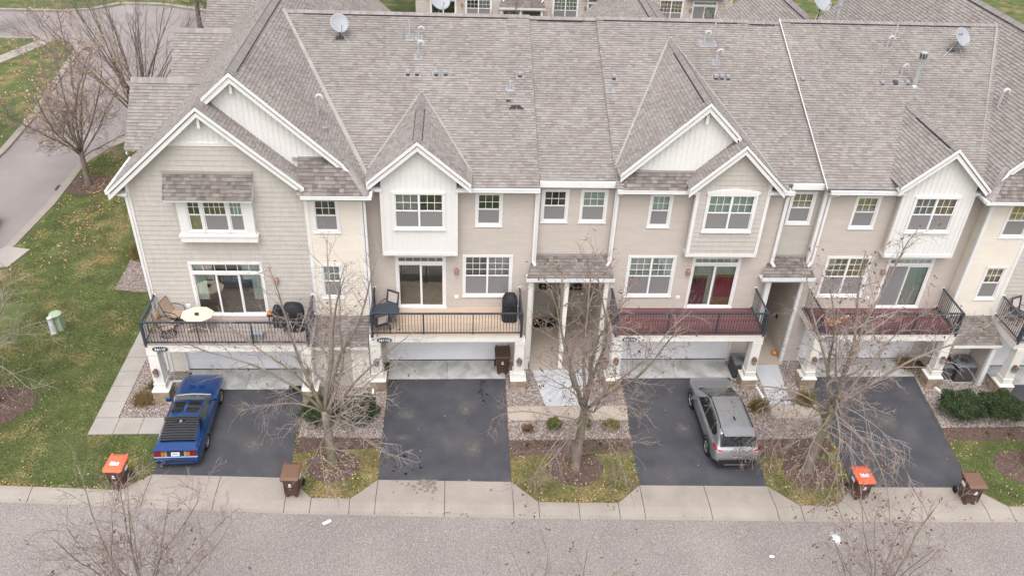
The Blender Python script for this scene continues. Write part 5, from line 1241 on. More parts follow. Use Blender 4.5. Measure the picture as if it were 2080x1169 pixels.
deck(J, 25.02, 31.2, -2.39, YF, 'deck_weathered'); railing(J, 25.08, 31.14, -2.37, YF, 2.87, posts=[27.1, 29.1]); column(J, 25.42, -2.2, hp=.55); column(J, 30.9, -2.2, hp=.55)
plaque(J, '3611J', 25.9, -2.42, 2.65)
JX, JZ = 26.78, 12.80; sj = (JZ-8.5)/(JX-22.35)
gable_plane(J, JX, JZ, 22.35, -.28, 19.6, sj, clip=[(22.35,-.9),(22.35,19.6),(JX,19.6),(JX,-.28),(23.35,-.28)]); gable_plane(J, JX, JZ, 31.8, -.92, 19.6, .86)
ridge_caps(J, (JX, -.25, JZ), (JX, 19.5, JZ), .17, [(.5, 18)], slope=.85)
rake(J, [(23.3, JZ-sj*(JX-23.3)), (JX, JZ)], -.28, .05); rake(J, [(JX, JZ), (28.0, JZ-1.1)], -.28, .05)
battens(J, [(23.0, 8.9), (24.9, 8.9), (28, 11.4), (JX, 12.5)], .05, .19)
rake(J, [(24.72, 8.80), (28.1, 11.75)], -.92, YF); rake(J, [(28.1, 11.75), (31.75, 8.55)], -.92, YF); gable_plane(J, 28.1, 11.75, 24.72, -.92, .2, .9)
battens(J, [(26.6, 10.2), (29.6, 10.2), (28.1, 11.6)], YF-.005, .19)
roof_plane(J, (22.5, -1.06, 8.58), (1, 0, 0), Vector((0, 1.1, 1.0)), [(0, 0), (2.6, 0), (2.6, 1.48), (.95, 1.48)], .15, 'pent_roof')
roof_plane(J, (22.5, -1.06, 8.58), (0, 1, 0), Vector((1, 0, .95)), [(0, 0), (1.5, 0), (1.5, 1.3), (.95, 1.3)], .15)
ridge_caps(J, (23.35, -.05, 9.48), (22.52, -1.04, 8.60), .14, slope=.5)
gutter(J, 22.45, 24.9, -1.06, 8.56, soff=YF); obj('gutter', MB().box(22.36, 22.47, -1.16, -.45, 8.46, 8.58), 'gutter_white', J)
valley(J, (22.4, -.35, 8.62), (26.35, 8.1, 12.48), .26, (.5, -.3, 1))
downspout(J, [(22.6, -.95, 8.45), (22.95, -.66, 8.1), (22.95, -.66, 2.9)])
roof_plane(J, (22.86, -1.87, 2.30), (1, 0, 0), Vector((0, 1.32, .55)), [(0, 0), (2.05, 0), (2.05, kk), (0, kk)], .145, 'porch_roof', thick=.08)
obj('porch_fascia', MB().box(22.86, 24.93, -1.9, -1.86, 2.16, 2.31), 'cream_trim', J); obj('porch_ceiling', MB().box(22.9, 24.9, -1.86, -.56, 2.17, 2.2), 'cream_trim', J)
obj('head_flashing', MB().box(23.1, 24.95, YF-.05, YF, 2.80, 2.9), 'flashing', J)
lap(J, 'porch_siding', (24.72, -.56), (0, -1), 1.15, 0, 2.2, .115, 'siding_tan'); obj('porch_post', MB().box(24.66, 24.84, -1.8, -1.66, 0, 2.2), 'white_trim', J)
vj = MB(); zz = 10.7; vj.lathe([(.09, -.02), (.05, .12)], 10, (24.5, 3.4, zz-.15)); vj.tube([(24.5, 3.4, zz-.2), (24.5, 3.4, zz+.5)], .06, 8, 1); vj.tube([(24.5+.11*(1-math.cos(a)), 3.38, zz+.5+.11*math.sin(a)) for a in np.linspace(0, math.pi*1.05, 8)], .065, 8, 2)
obj('vent_pipe', vj, ['lead_flashing', 'pvc_grey', 'pvc_white'], J)
vf = MB(); zz = 10.38; vf.lathe([(.09, -.02), (.05, .12)], 10, (-2.85, 1.8, zz-.12)); vf.tube([(-2.85, 1.8, zz-.2), (-2.85, 1.8, zz+.75)], .05, 8, 1); vf.tube([(-2.85+.11*(1-math.cos(a)), 1.78, zz+.75+.11*math.sin(a)) for a in np.linspace(0, math.pi*1.05, 8)], .06, 8, 2)
obj('vent_pipe', vf, ['lead_flashing', 'pvc_grey', 'pvc_white'], F)
vq = MB(); vq.box(-2.62, -2.42, .95, 1.15, 10.0, 10.28); obj('roof_vent', vq, 'lead_flashing', F)
# ================================================================ TREES AND SHRUBS
def seg_mesh(name, segs, mats, k=3):
    """segs array (n,8): p0 p1 r0 r1 -> little tapered prisms."""
    S = np.asarray(segs, float); p0, p1, r0, r1 = S[:, :3], S[:, 3:6], S[:, 6], S[:, 7]
    d = p1-p0; d /= np.linalg.norm(d, axis=1, keepdims=True)+1e-9
    ref = np.where(np.abs(d[:, 2:3]) < .9, np.array([[0, 0, 1.]]), np.array([[1., 0, 0]]))
    x = np.cross(d, ref); x /= np.linalg.norm(x, axis=1, keepdims=True)+1e-9; y = np.cross(x, d)
    a = np.arange(k)*2*np.pi/k; ring = np.cos(a)[None, :, None]*x[:, None]+np.sin(a)[None, :, None]*y[:, None]
    V = np.concatenate([p0[:, None]+ring*r0[:, None, None], p1[:, None]+ring*r1[:, None, None]], 1)
    j = np.arange(k); f = np.stack([j, j+k, (j+1) % k+k, (j+1) % k], 1)
    F = (f[None]+(np.arange(len(S))*2*k)[:, None, None]).reshape(-1, 4)
    return np_mesh(name, V.reshape(-1, 3), F, mats, None, True)
def grow(p, d, L, n, trop, jit, rg):
    P = [Vector(p)]; d = Vector(d).normalized()
    for i in range(n):
        d = (d+Vector((rg.gauss(0, jit), rg.gauss(0, jit), rg.gauss(0, jit)))+Vector((0, 0, trop))).normalized()
        P.append(P[-1]+d*(L/n))
    return P
def taper(r0, r1, n): return [r0+(r1-r0)*(i/(n-1))**.8 for i in range(n)]
def perp(d, rg):
    v = Vector((rg.gauss(0, 1), rg.gauss(0, 1), rg.gauss(0, 1))); v -= d*v.dot(d)
    return v.normalized()
def bare_tree(label, base, h, fork, r, nlimb=13, spread=3., droop=.06, seed=1, leafp=.12, leafmat='dead_leaf', leafs=(.025, .05), twigmat='twig', name='bare_tree',
              lean=(0, 0), dens=1., group=None, stems=1, low=.3, barkmat='bark', leaftop=None, twr=1.):
    rg = random.Random(seed); B = Vector(base)
    T = empty(name, base); tag(T, label, 'tree', group); slim = r < .1
    tm = MB(); limbs = []; segs = []; tips = []
    def add_path(P, r0, r1):
        n = len(P)-1
        for i in range(n):
            a, b = r0+(r1-r0)*i/n, r0+(r1-r0)*(i+1)/n
            segs.append((*P[i], *P[i+1], a, b))
    # trunk up to the fork
    L = [B+Vector((0, 0, -.05)), B+Vector((0, 0, .10))]; d = Vector((lean[0], lean[1], 1)).normalized(); nT = 7
    for i in range(nT):
        d = (d+Vector((rg.gauss(0, .02), rg.gauss(0, .02), .04))).normalized(); L.append(L[-1]+d*(fork/nT))
    rad = [r*1.4, r*1.1]+[r*(1-.24*(i+1)/nT) for i in range(nT)]
    tm.tube(L, rad, 10); obj('trunk', tm, barkmat, T, smooth=True)
    nlow = int(nlimb*low); nmain = nlimb-nlow; top = L[-1]; a0 = rg.uniform(0, 6.28)
    for k in range(nlimb):
        if k < nlow:
            f = nT*rg.uniform(.72, 1.0); i = min(int(f), nT-1)+1; p = L[i]+(L[i+1]-L[i])*(f-int(f)) if i+1 < len(L) else top
            az = a0+k*2.399+rg.uniform(-.35, .35); el = rg.uniform(0, .5); ln = spread*rg.uniform(.9, 1.25); tr = -droop*rg.uniform(.6, 1.25); rl = r*rg.uniform(.15, .25)
        else:
            q_ = k-nlow; tt = q_/max(1, nmain-1); p = top-Vector((0, 0, rg.uniform(0, .35)))
            az = a0+q_*2.399+rg.uniform(-.3, .3); el = R(84-44*tt**.8+rg.uniform(-4, 4)); ln = (h-fork)*(1.04-.30*tt)*rg.uniform(.92, 1.08); ln = min(ln, spread/max(.2, math.cos(el))*1.25); tr = .035; rl = r*(.52-.26*tt)*(.7 if slim else 1)
        dirv = Vector((math.cos(az)*math.cos(el), math.sin(az)*math.cos(el), math.sin(el))); nS = 11
        P = grow(p, dirv, ln, nS, tr, .085, rg); rl = max(.014 if slim else .02, rl)
        lm = MB().tube(P, taper(rl, .012*twr**.5, nS+1), 7); obj('limb', lm, barkmat, T, smooth=True)
        n2 = max(4, int(ln/.30*dens))
        for q in range(n2):
            u = .14+.86*(q+rg.random())/n2; f2 = u*nS; i2 = min(int(f2), nS-1); pp = P[i2]+(P[i2+1]-P[i2])*(f2-i2); dd = (P[i2+1]-P[i2]).normalized()
            out = perp(dd, rg)
            sd_ = (dd*.72+out*.85+Vector((0, 0, .10 if k >= nlow else -.15))).normalized(); l2 = (.30+.30*rg.random())*min(ln, 3.4)*(1.12-.68*u)
            P2 = grow(pp, sd_, l2, 6, tr*(1.0 if k < nlow else .4), .12, rg); r2_ = max(.0085, rl*.36*(1-.55*u))*twr**.5; add_path(P2, r2_, .006*twr)
            n3 = max(2, int(l2/.15*dens))
            for w_ in range(n3):
                u3 = .15+.85*(w_+rg.random())/n3; f3 = u3*6; i3 = min(int(f3), 5); p3 = P2[i3]+(P2[i3+1]-P2[i3])*(f3-i3); d3 = (P2[i3+1]-P2[i3]).normalized()
                l3 = rg.uniform(.22, .62)*max(.45, l2)**.5; s3 = (d3*.7+perp(d3, rg)*.75).normalized()
                P3 = grow(p3, s3, l3, 3, tr*1.5, .15, rg); add_path(P3, .0062*twr, .0042*twr)
                if rg.random() < leafp: tips.append(P3[-1])
                for e_ in range(2):
                    i4 = rg.randint(0, 2); d4 = (P3[i4+1]-P3[i4]).normalized(); P4 = grow(P3[i4+1], d4*.7+perp(d4, rg)*.8, rg.uniform(.1, .28), 2, tr*1.5, .15, rg); add_path(P4, .0046*twr, .003*twr)
                    if rg.random() < leafp: tips.append(P4[-1])
    o = link('twigs', seg_mesh('twigs', segs, [twigmat]), T); stuff(o)
    if tips:
        if leaftop: tips = [t for t in tips if t.z > leaftop or rg.random() < .35]
        A = np.array([tuple(t) for t in tips]); A = np.repeat(A, 3, 0)+rng.normal(0, .035, (len(A)*3, 3)); n = len(A); s_ = rng.uniform(*leafs, n)
        o = link('leaves', scatter_mesh('leaves', A, leaf_v, leaf_f, np.stack([s_, s_, s_], 1), rng.uniform(0, 6.28, n), rng.uniform(0, 2.6, n), [leafmat], rng.random(n)), T); stuff(o)
    return T
FT = 'bare street trees before the houses'
bare_tree('bare light-barked tree by the hedge left of the empty driveway', (-2.2, -5.95, 0), 9.4, 2.6, .18, 13, 3.3, .07, 11, .05, group=FT, dens=.76, twigmat='twig_light', low=.38, twr=1.05)
bare_tree('bare tree between the empty driveway and the SUV driveway', (6.78, -6.2, 0), 9.6, 3.0, .175, 15, 3.0, .09, 23, .12, group=FT, dens=.86, twigmat='twig', low=.45, twr=1.05)
bare_tree('bare drooping tree right of the silver SUV hanging over the next driveway', (15.57, -6.5, 0), 10.2, 3.5, .195, 16, 3.7, .14, 34, .15, group=FT, dens=.88, twigmat='twig_light', low=.6, lean=(.03, 0), twr=1.1)
bare_tree('bare tree cut off at the right on the greener lawn strip', (24.35, -6.45, 0), 8.6, 3.2, .21, 9, 1.8, .05, 45, .10, group=FT, dens=.9, low=.3, twr=1.4)
bare_tree('bare side lawn tree in a mulch ring near the green pedestal', (-15.75, -2.6, 0), 8.4, 2.4, .2, 13, 3.7, .05, 52, .02, twigmat='twig_light', dens=.8, low=.5, twr=1.15)
bare_tree('thin tree with orange leaf wisps beside the side street', (-18.6, 15.9, 0), 10.0, 2.0, .17, 12, 4.2, .02, 67, .24, 'orange_leaf', (.022, .045), 'twig', leaftop=3.4, dens=1.15, low=.2, twr=1.35)
bare_tree('orange-tinged tree on the corner lawn across the side street', (-27.5, 21.5, 0), 8.0, 1.9, .15, 8, 3.0, .02, 71, .2, 'orange_leaf', (.025, .05), dens=1.0, low=.2, twr=1.4)
bare_tree('orange-tinged tree on the corner lawn near the parked car', (-26.9, 12.0, 0), 8.6, 1.9, .15, 10, 4.4, .02, 75, .2, 'orange_leaf', (.025, .05), dens=1.0, low=.25, twr=1.4)
bare_tree('small bare tree at the far end of the corner lawn', (-35.3, 42.6, 0), 6.5, 1.6, .14, 8, 2.4, .02, 73, .2, 'dead_leaf', (.05, .09), 'twig_dark', dens=.8, twr=2.2, low=.2)
bare_tree('dark-trunked tree standing behind the side gables', (-19.4, 44.4, 0), 8.5, 2.6, .2, 8, 3., .02, 78, .4, 'yew', (.05, .09), 'twig_dark', dens=.8, twr=2.2, barkmat='twig_dark', low=.2)
FG_ = 'bare tree tops along the near side of the street'
bare_tree('bare tree top rising over the street before the orange-lidded cart on the lawn', (-6.1, -13.4, 0), 6.9, 2.3, .085, 15, 3.0, -.02, 81, .03, group=FG_, twigmat='twig', dens=.8, low=0, twr=1.0)
bare_tree('bare twig tips over the street below the empty driveway', (5.2, -14.2, 0), 5.6, 2.0, .07, 12, 2.6, -.02, 83, .06, group=FG_, twigmat='twig_light', dens=.6, low=0, twr=.8)
bare_tree('bare tree top over the street beside the white paint spill', (14.4, -13.9, 0), 5.9, 2.1, .07, 13, 2.4, -.02, 85, .08, group=FG_, twigmat='twig', dens=.7, low=0, twr=.9)
bare_tree('bare brown tree behind the ridge at the shared entry', (6.3, 24.5, 0), 8.2, 1.2, .12, 9, 2.8, -.02, 91, .02, twigmat='twig', dens=.9, twr=1.9, low=.1)
bare_tree('bare brown tree behind the ridge at the breezeway', (16.0, 25.5, 0), 8.6, 1.2, .13, 9, 2.8, -.02, 93, .02, twigmat='twig', dens=.9, twr=1.9, low=.1)
bare_tree('bare brown tree behind the ridge of the stepped gable house', (12.9, 26.5, 0), 7.8, 1.2, .12, 8, 2.4, -.02, 94, .02, twigmat='twig_light', dens=.8, twr=1.9, low=.1)
# multi-stem bare shrub behind the side gables
def vase_shrub(label, base, h, n, spread, seed, name='vase_shrub'):
    rg = random.Random(seed); T = empty(name, base); tag(T, label, 'tree'); segs = []; B = Vector(base)
    for i in range(n):
        az = rg.uniform(0, 6.28); el = R(rg.uniform(48, 86)); p = B+Vector((rg.gauss(0, .25), rg.gauss(0, .25), 0))
        ln = h*rg.uniform(.75, 1.1); P = grow(p, (math.cos(az)*math.cos(el), math.sin(az)*math.cos(el), math.sin(el)), ln, 10, -.012*spread, .035, rg)
        obj('stem', MB().tube(P, taper(rg.uniform(.04, .065), .009, 11), 5), 'twig_dark' if i % 3 == 0 else 'bark', T, smooth=True)
        for q in range(11):
            u = rg.uniform(.25, .97); f = u*10; k = min(int(f), 9); pp = P[k]+(P[k+1]-P[k])*(f-k); dd = (P[k+1]-P[k]).normalized()
            P2 = grow(pp, dd*1.0+perp(dd, rg)*.42, ln*rg.uniform(.14, .34), 5, 0, .06, rg)
            for a in range(5): segs.append((*P2[a], *P2[a+1], .016*(1-a/6), .016*(1-(a+1)/6)))
            for w_ in range(3):
                k2 = rg.randint(1, 4); d2_ = (P2[k2+1]-P2[k2]).normalized(); P3 = grow(P2[k2], d2_+perp(d2_, rg)*.5, rg.uniform(.3, .8), 3, 0, .08, rg)
                for a in range(3): segs.append((*P3[a], *P3[a+1], .008, .005))
    stuff(link('twigs', seg_mesh('twigs', segs, ['twig']), T)); return T
vase_shrub('tall many-stemmed bare tree fanning out behind the side gables', (-18.6, 26.0, 0), 9.6, 34, 1.5, 5, 'many_stemmed_tree')
# hedges
def leafy(label, c, rad, n, mt, name, cat='shrub', size=(.02, .045), stemmat='twig_dark', group=None, fill=.55):
    T = empty(name, (c[0], c[1], 0)); tag(T, label, cat, group)
    u = rng.normal(0, 1, (n, 3)); u /= np.linalg.norm(u, axis=1, keepdims=True); u[:, 2] = np.abs(u[:, 2])*1.0
    lump = 1+.10*np.sin(u[:, 0]*7+c[0])+.10*np.sin(u[:, 1]*8+c[1]*3)+.08*np.sin(u[:, 2]*9+u[:, 0]*5)
    rr = rng.uniform(fill, 1.03, n)**.6*lump
    A = u*rr[:, None]*np.array(rad)+np.array([c[0], c[1], c[2]]); A = A[A[:, 2] > .02]; n = len(A)
    s_ = rng.uniform(*size, n)
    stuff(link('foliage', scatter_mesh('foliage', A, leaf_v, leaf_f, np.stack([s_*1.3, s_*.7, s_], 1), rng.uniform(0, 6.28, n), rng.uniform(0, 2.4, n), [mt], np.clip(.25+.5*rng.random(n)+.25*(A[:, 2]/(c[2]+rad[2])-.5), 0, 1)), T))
    core = MB()
    for i in range(14):
        a = random.uniform(0, 6.28); q = random.uniform(.2, .85); core.tube([(c[0]+.05*math.cos(a), c[1]+.05*math.sin(a), 0), (c[0]+rad[0]*q*.6*math.cos(a), c[1]+rad[1]*q*.6*math.sin(a), c[2]+rad[2]*.4), (c[0]+rad[0]*q*math.cos(a), c[1]+rad[1]*q*math.sin(a), c[2]+rad[2]*.7)], [.02, .014, .006], 5)
    obj('stems', core, stemmat, T); return T
HG = 'clipped dark green hedges'
leafy('clipped dark green yew beside the end drive column', (-2.95, -3.55, .35), (.72, .62, .62), 6500, 'yew', 'hedge', 'hedge', group=HG)
leafy('clipped dark green yew beside the empty driveway', (-1.45, -3.5, .35), (.85, .65, .62), 7500, 'yew', 'hedge', 'hedge', group=HG)
leafy('long dark green yew left of the right edge, nearer the mint-blind house drive', (22.95, -3.55, .38), (.95, .75, .66), 8500, 'yew', 'hedge', 'hedge', group=HG)
leafy('dark green yew nearest the far right driveway', (24.6, -3.6, .38), (.95, .75, .64), 8500, 'yew', 'hedge', 'hedge', group=HG)
leafy('small bright green shrub in the rock strip before the double entry', (6.18, -4.15, .18), (.30, .30, .34), 1100, 'sprig', 'shrub')
leafy('rusty dwarf shrub in the rock strip by the empty driveway', (5.14, -4.28, .10), (.24, .2, .2), 600, 'dead_leaf', 'shrub')
leafy('olive shrub behind the entry tree trunk', (7.42, -4.05, .14), (.26, .24, .26), 700, 'sprig', 'shrub')
leafy('half-brown shrub in the rock strip by the SUV driveway', (8.43, -4.15, .14), (.32, .28, .26), 800, 'olive_stem', 'shrub')
def clump(label, c, r, h, n, mt, name='ornamental_grass', cat='plant', lean=.6):
    P = np.array(c)[None]+np.c_[rng.normal(0, r*.3, (n, 2)), np.zeros(n)]
    S = np.stack([np.full(n, .022), np.full(n, .022), rng.uniform(.5, 1.1, n)*h], 1)
    T = empty(name, c); tag(T, label, cat)
    stuff(link('blades', scatter_mesh('blades', P, blade_v, blade_f, S, rng.uniform(0, 6.28, n), np.abs(rng.normal(0, lean, n)), [mt], rng.random(n)), T)); return T
clump('dry brown ornamental grass in the rock bed beside the blue coupe', (-10.05, -2.45, 0), .55, .6, 520, 'dry_stem')
clump('olive grass tuft by the end house column', (-9.85, -1.55, 0), .4, .42, 260, 'olive_stem')
clump('olive ornamental grass beside the silver SUV and path', (14.7, -3.15, 0), .55, .62, 520, 'olive_stem')
clump('olive ornamental grass right of the breezeway path', (16.75, -2.75, 0), .5, .6, 480, 'olive_stem')
clump('yellow-green shrubby grass at the side wall rock bed', (-13.3, 8.4, 0), .9, .9, 620, 'olive_stem')
for i, (x, y) in enumerate([(5.08,-5.08), (5.77,-5.04), (6.3,-5.03), (7.2,-5.06), (7.9,-5.07), (8.56,-5.13), (23.6,-4.7), (24.5,-4.75)]):
    T = clump('small yellow-green perennial tuft in the mulch strip'+(' before the double entry' if i < 6 else ' before the right hand hedge'), (x, y, 0), .16, .15, 60, 'sprig', 'perennial', lean=.8)
    T['group'] = 'perennials before the double entry' if i < 6 else 'perennials before the right hand hedge'
clump('dry vine leaves at the mint-blind house garage corner', (22.05, -.5, 0), .4, .7, 320, 'dry_stem', 'dry_plant')
# ================================================================ VEHICLES
def pchip(x, X, Y):
    """monotone cubic through (X,Y); Y may be (n,k)."""
    X = np.asarray(X, float); Y = np.asarray(Y, float); x = np.atleast_1d(x)
    h = np.diff(X); dl = np.diff(Y, axis=0)/(h[:, None] if Y.ndim > 1 else h)
    m = np.zeros_like(Y); m[0] = dl[0]; m[-1] = dl[-1]
    s = dl[:-1]*dl[1:]; m[1:-1] = np.where(s > 0, 2*s/(dl[:-1]+dl[1:]+np.where(s > 0, 0, 1)), 0)
    i = np.clip(np.searchsorted(X, x)-1, 0, len(X)-2); t = (x-X[i])/h[i]
    e = (lambda q: q[:, None]) if Y.ndim > 1 else (lambda q: q)
    t_, hh = e(t), e(h[i])
    return (2*t_**3-3*t_**2+1)*Y[i]+(t_**3-2*t_**2+t_)*hh*m[i]+(-2*t_**3+3*t_**2)*Y[i+1]+(t_**3-t_**2)*hh*m[i+1]
class Loft:
    def __init__(s, st):
        s.X = [a[0] for a in st]; s.Q = np.array([[(p[0], p[1]) for p in a[1]] for a in st]); s.k = s.Q.shape[1]
    def ring(s, x):
        q = pchip(x, s.X, s.Q.reshape(len(s.X), -1))[0]; return q.reshape(s.k, 2)
    def pt(s, x, v, side=1):
        c = s.ring(x); p = pchip(v, np.arange(s.k), c)[0]; return Vector((x, side*p[0], p[1]))
    def body(s, xs_, vs_):
        mb = MB(); n = len(vs_); N = 2*n-2; rows = []
        for x in xs_:
            c = s.ring(x); p = pchip(np.array(vs_), np.arange(s.k), c)
            r = [(x, a, b) for a, b in p]+[(x, -a, b) for a, b in p[-2:0:-1]]
            rows.append(r)
        for r in rows: mb.v += r
        for i in range(len(rows)-1):
            for j in range(N): mb.f.append((i*N+j, i*N+(j+1) % N, (i+1)*N+(j+1) % N, (i+1)*N+j))
        mb.f.append(tuple(range(N-1, -1, -1))); mb.f.append(tuple((len(rows)-1)*N+j for j in range(N)))
        mb.m = [0]*len(mb.f); mb.a = [0.]*len(mb.f); return mb
    def patch(s, mb, x0, x1, v0, v1, side=1, off=.006, nx=10, nv=8, mi=0, edge=None):
        """skin patch lifted off the body; v0/v1 may be functions of x"""
        f0 = v0 if callable(v0) else (lambda x: v0); f1 = v1 if callable(v1) else (lambda x: v1)
        g = []
        for i in range(nx+1):
            x = x0+(x1-x0)*i/nx; a, b = f0(x), f1(x)
            for j in range(nv+1):
                v = a+(b-a)*j/nv; p = s.pt(x, v, side)
                px = s.pt(min(x+.02, s.X[-1]), v, side)-s.pt(max(x-.02, s.X[0]), v, side); pv = s.pt(x, min(v+.05, s.k-1), side)-s.pt(x, max(v-.05, 0), side)
                nrm = px.cross(pv)*side
                if nrm.length > 1e-9: nrm.normalize()
                if nrm.dot(Vector((0, p.y, p.z-.6))) < 0: nrm = -nrm
                g.append(p+nrm*off)
        fs = []
        for i in range(nx):
            for j in range(nv):
                a = i*(nv+1)+j; f = (a, a+1, a+nv+2, a+nv+1); fs.append(f if side < 0 else tuple(reversed(f)))
        mb.add(g, fs, mi); return mb
def boolean_cut(o, cutters):
    for c in cutters:
        co = bpy.data.objects.new('cut', c); C.objects.link(co); m = o.modifiers.new('b', 'BOOLEAN'); m.operation = 'DIFFERENCE'; m.solver = 'EXACT'; m.object = co
        dg = bpy.context.evaluated_depsgraph_get(); me = bpy.data.meshes.new_from_object(o.evaluated_get(dg)); o.modifiers.clear(); o.data = me; bpy.data.objects.remove(co)
mat('paint_blue', (.004,.050,.20), .18, .04, 2, spec=.5, coat=1.0, metal=.35)
mat('paint_blue_light', (.20,.33,.60), .3, .04, 2, spec=.5, coat=.6)
mat('paint_silver', (.33,.345,.365), .28, .03, 2, spec=.5, coat=1.0, metal=.6)
mat('car_glass', (.012,.014,.015), .06, .2, 2, spec=.7)
mat('car_glass_green', (.05,.065,.06), .06, .2, 2, spec=.7)
mat('car_plastic', (.022,.022,.024), .55, .1, 6)
mat('louver_black', (.055,.056,.062), .35, .1, 8)
mat('chrome', (.62,.62,.64), .18, .05, metal=1.)
mat('lamp_red', (.38,.012,.02), .2, .1, 12, spec=.6, coat=.5)
mat('lamp_red_bright', (.42,.015,.025), .2, .1, 12, spec=.6, coat=.5)
mat('lamp_amber', (.65,.22,.03), .2, .1, 12, spec=.6, coat=.5)
mat('lamp_clear', (.45,.46,.42), .2, .1, 12, spec=.6, coat=.5)
mat('plate_white', (.70,.71,.72), .5, .04)
mat('plate_ink', (.12,.14,.25), .6, .05)
def wheel(car, x, y, r, wd, spokes=5, rimmat='chrome'):
    s = 1 if y > 0 else -1; M = Matrix.Rotation(-s*math.pi/2, 3, 'X')
    mb = MB(); mb.lathe([(r*.62, -wd*.5), (r*.93, -wd*.5), (r, -wd*.32), (r, wd*.32), (r*.93, wd*.5), (r*.66, wd*.48), (r*.64, wd*.3)], 28, (x, y, r), 0, 0, M)
    t = obj('wheel', mb, 'rubber', car, True, True)
    rb = MB(); rb.lathe([(r*.67, wd*.2), (r*.67, wd*.46), (r*.6, wd*.44), (r*.58, wd*.1), (.02, wd*.08)], 24, (x, y, r), 0, 0, M)
    o = obj('rim', rb, 'dark_metal' if rimmat == 'dark' else 'galv', t, True)
    sb = MB(); Y = s*wd*.34
    for k in range(spokes):
        a = 2*math.pi*k/spokes; c, sn = math.cos(a), math.sin(a); t2 = Vector((-sn, 0, c))
        p = Vector((x, y+Y, r)); q = p+Vector((c, 0, sn))*r*.62
        w_ = r*.13; sb.add([p-t2*w_*.6, p+t2*w_*.6, q+t2*w_, q-t2*w_, p-t2*w_*.6+Vector((0, s*.03, 0)), p+t2*w_*.6+Vector((0, s*.03, 0)), q+t2*w_+Vector((0, s*.02, 0)), q-t2*w_+Vector((0, s*.02, 0))], [(0,3,2,1),(4,5,6,7),(0,1,5,4),(1,2,6,5),(2,3,7,6),(3,0,4,7)])
    sb.lathe([(r*.16, wd*.3), (r*.14, wd*.46), (.01, wd*.47)], 12, (x, y, r), 0, 0, M)
    obj('spokes', sb, 'chrome', t, True)
def body_obj(car, lf, vs_, mt, axles, r, yin, xs_):
    b = obj('body', lf.body(xs_, vs_), mt, car, True, True)
    cut = []
    for ax in axles:
        for s in (1, -1):
            M = Matrix.Rotation(-s*math.pi/2, 3, 'X'); c = MB().lathe([(r+.045, yin), (r+.045, 1.3)], 28, (ax, 0, r+.015), 0, 0, M)
            cut.append(mesh_of(c, ['car_plastic']))
    boolean_cut(b, cut); b.data.materials.clear(); b.data.materials.append(MATS[mt])
    b.data.polygons.foreach_set('use_smooth', [True]*len(b.data.polygons))
    try: b.data.set_sharp_from_angle(angle=R(38))
    except Exception: pass
    wl = MB()
    for ax in axles: wl.box(ax-r-.03, ax+r+.03, -yin-.06, yin+.06, .2, r*2+.02)
    obj('wheel_housing', wl, 'car_plastic', car, True)
    return b
# ---- blue coupe (x forward, rear bumper at 0)
def st(x, w, zb, p3, p4, p5, p6, c): return (x, [(0, zb), (w*.86, zb), (w, zb+.10), p3, p4, p5, p6, (0, c)])
cp = Loft([st(0., .79, .30, (.82,.47), (.80,.60), (.78,.625), (.5,.63), .632), st(.05, .84, .27, (.86,.48), (.845,.625), (.83,.65), (.52,.655), .66),
           st(.13, .86, .25, (.88,.50), (.86,.70), (.825,.84), (.60,.86), .865), st(.20, .87, .24, (.89,.50), (.87,.74), (.81,.90), (.64,.925), .93), st(.38, .88, .23, (.90,.50), (.885,.75), (.80,.91), (.64,.955), .965),
           st(.62, .88, .20, (.91,.50), (.895,.75), (.80,.905), (.62,.99), 1.005), st(1.1, .885, .18, (.915,.50), (.90,.75), (.80,.90), (.60,1.115), 1.145), st(1.62, .885, .18, (.915,.50), (.90,.75), (.80,.905), (.57,1.215), 1.25),
           st(2.0, .885, .18, (.915,.50), (.90,.75), (.80,.905), (.56,1.225), 1.262), st(2.42, .885, .18, (.915,.50), (.90,.745), (.80,.90), (.56,1.20), 1.24), st(2.8, .885, .18, (.915,.50), (.895,.74), (.80,.885), (.62,1.05), 1.09),
           st(3.18, .88, .18, (.91,.50), (.89,.73), (.79,.86), (.68,.895), .925), st(3.7, .87, .20, (.90,.50), (.88,.70), (.77,.805), (.60,.835), .855), st(4.3, .85, .22, (.88,.48), (.85,.64), (.74,.725), (.55,.745), .76),
           st(4.7, .80, .25, (.82,.45), (.79,.55), (.70,.625), (.5,.635), .645), st(4.85, .72, .30, (.74,.44), (.70,.50), (.62,.54), (.42,.55), .55)])
coupe = empty('coupe', (-7.72, -6.10, .013), R(91.5)); coupe.scale = (.97, .92, .97); tag(coupe, 'blue hatchback sports coupe with black rear louvers on the end driveway', 'car')
VS = [0, .5, 1, 1.5, 2, 2.5, 3, 3.5, 4, 4.5, 5]+[5+.125*i for i in range(1, 17)]
body_obj(coupe, cp, VS, 'paint_blue', (1.13, 3.70), .325, .60, list(np.linspace(0, .2, 9))+list(np.linspace(.23, 4.7, 130))+[4.78, 4.85])
for ax in (1.13, 3.70):
    for s in (1, -1): wheel(coupe, ax, s*.80, .325, .235, 5)
m = MB()
for s in (1, -1): cp.patch(m, 2.52, 3.12, 5.97, 7, s, .009, 18, 10)
obj('windshield', m, 'car_glass_green', coupe, True, True)
for s in (1, -1):
    obj('side_window', cp.patch(MB(), 1.62, 2.96, 5.12, lambda x: 5.9 if x < 2.4 else 5.9-.45*(x-2.4)/.56, s, .006, 16, 5), 'car_glass_green' if s < 0 else 'car_glass', coupe, True, True)
    obj('roof_panel', cp.patch(MB(), 1.78, 2.42, 6.04, 6.90, s, .008, 8, 6), 'car_glass', coupe, True, True)
    obj('quarter_window', cp.patch(MB(), .95, 1.5, 5.2, lambda x: 5.3+.5*(x-.95)/.55, s, .006, 8, 4), 'car_glass', coupe, True, True)
m = MB(); 
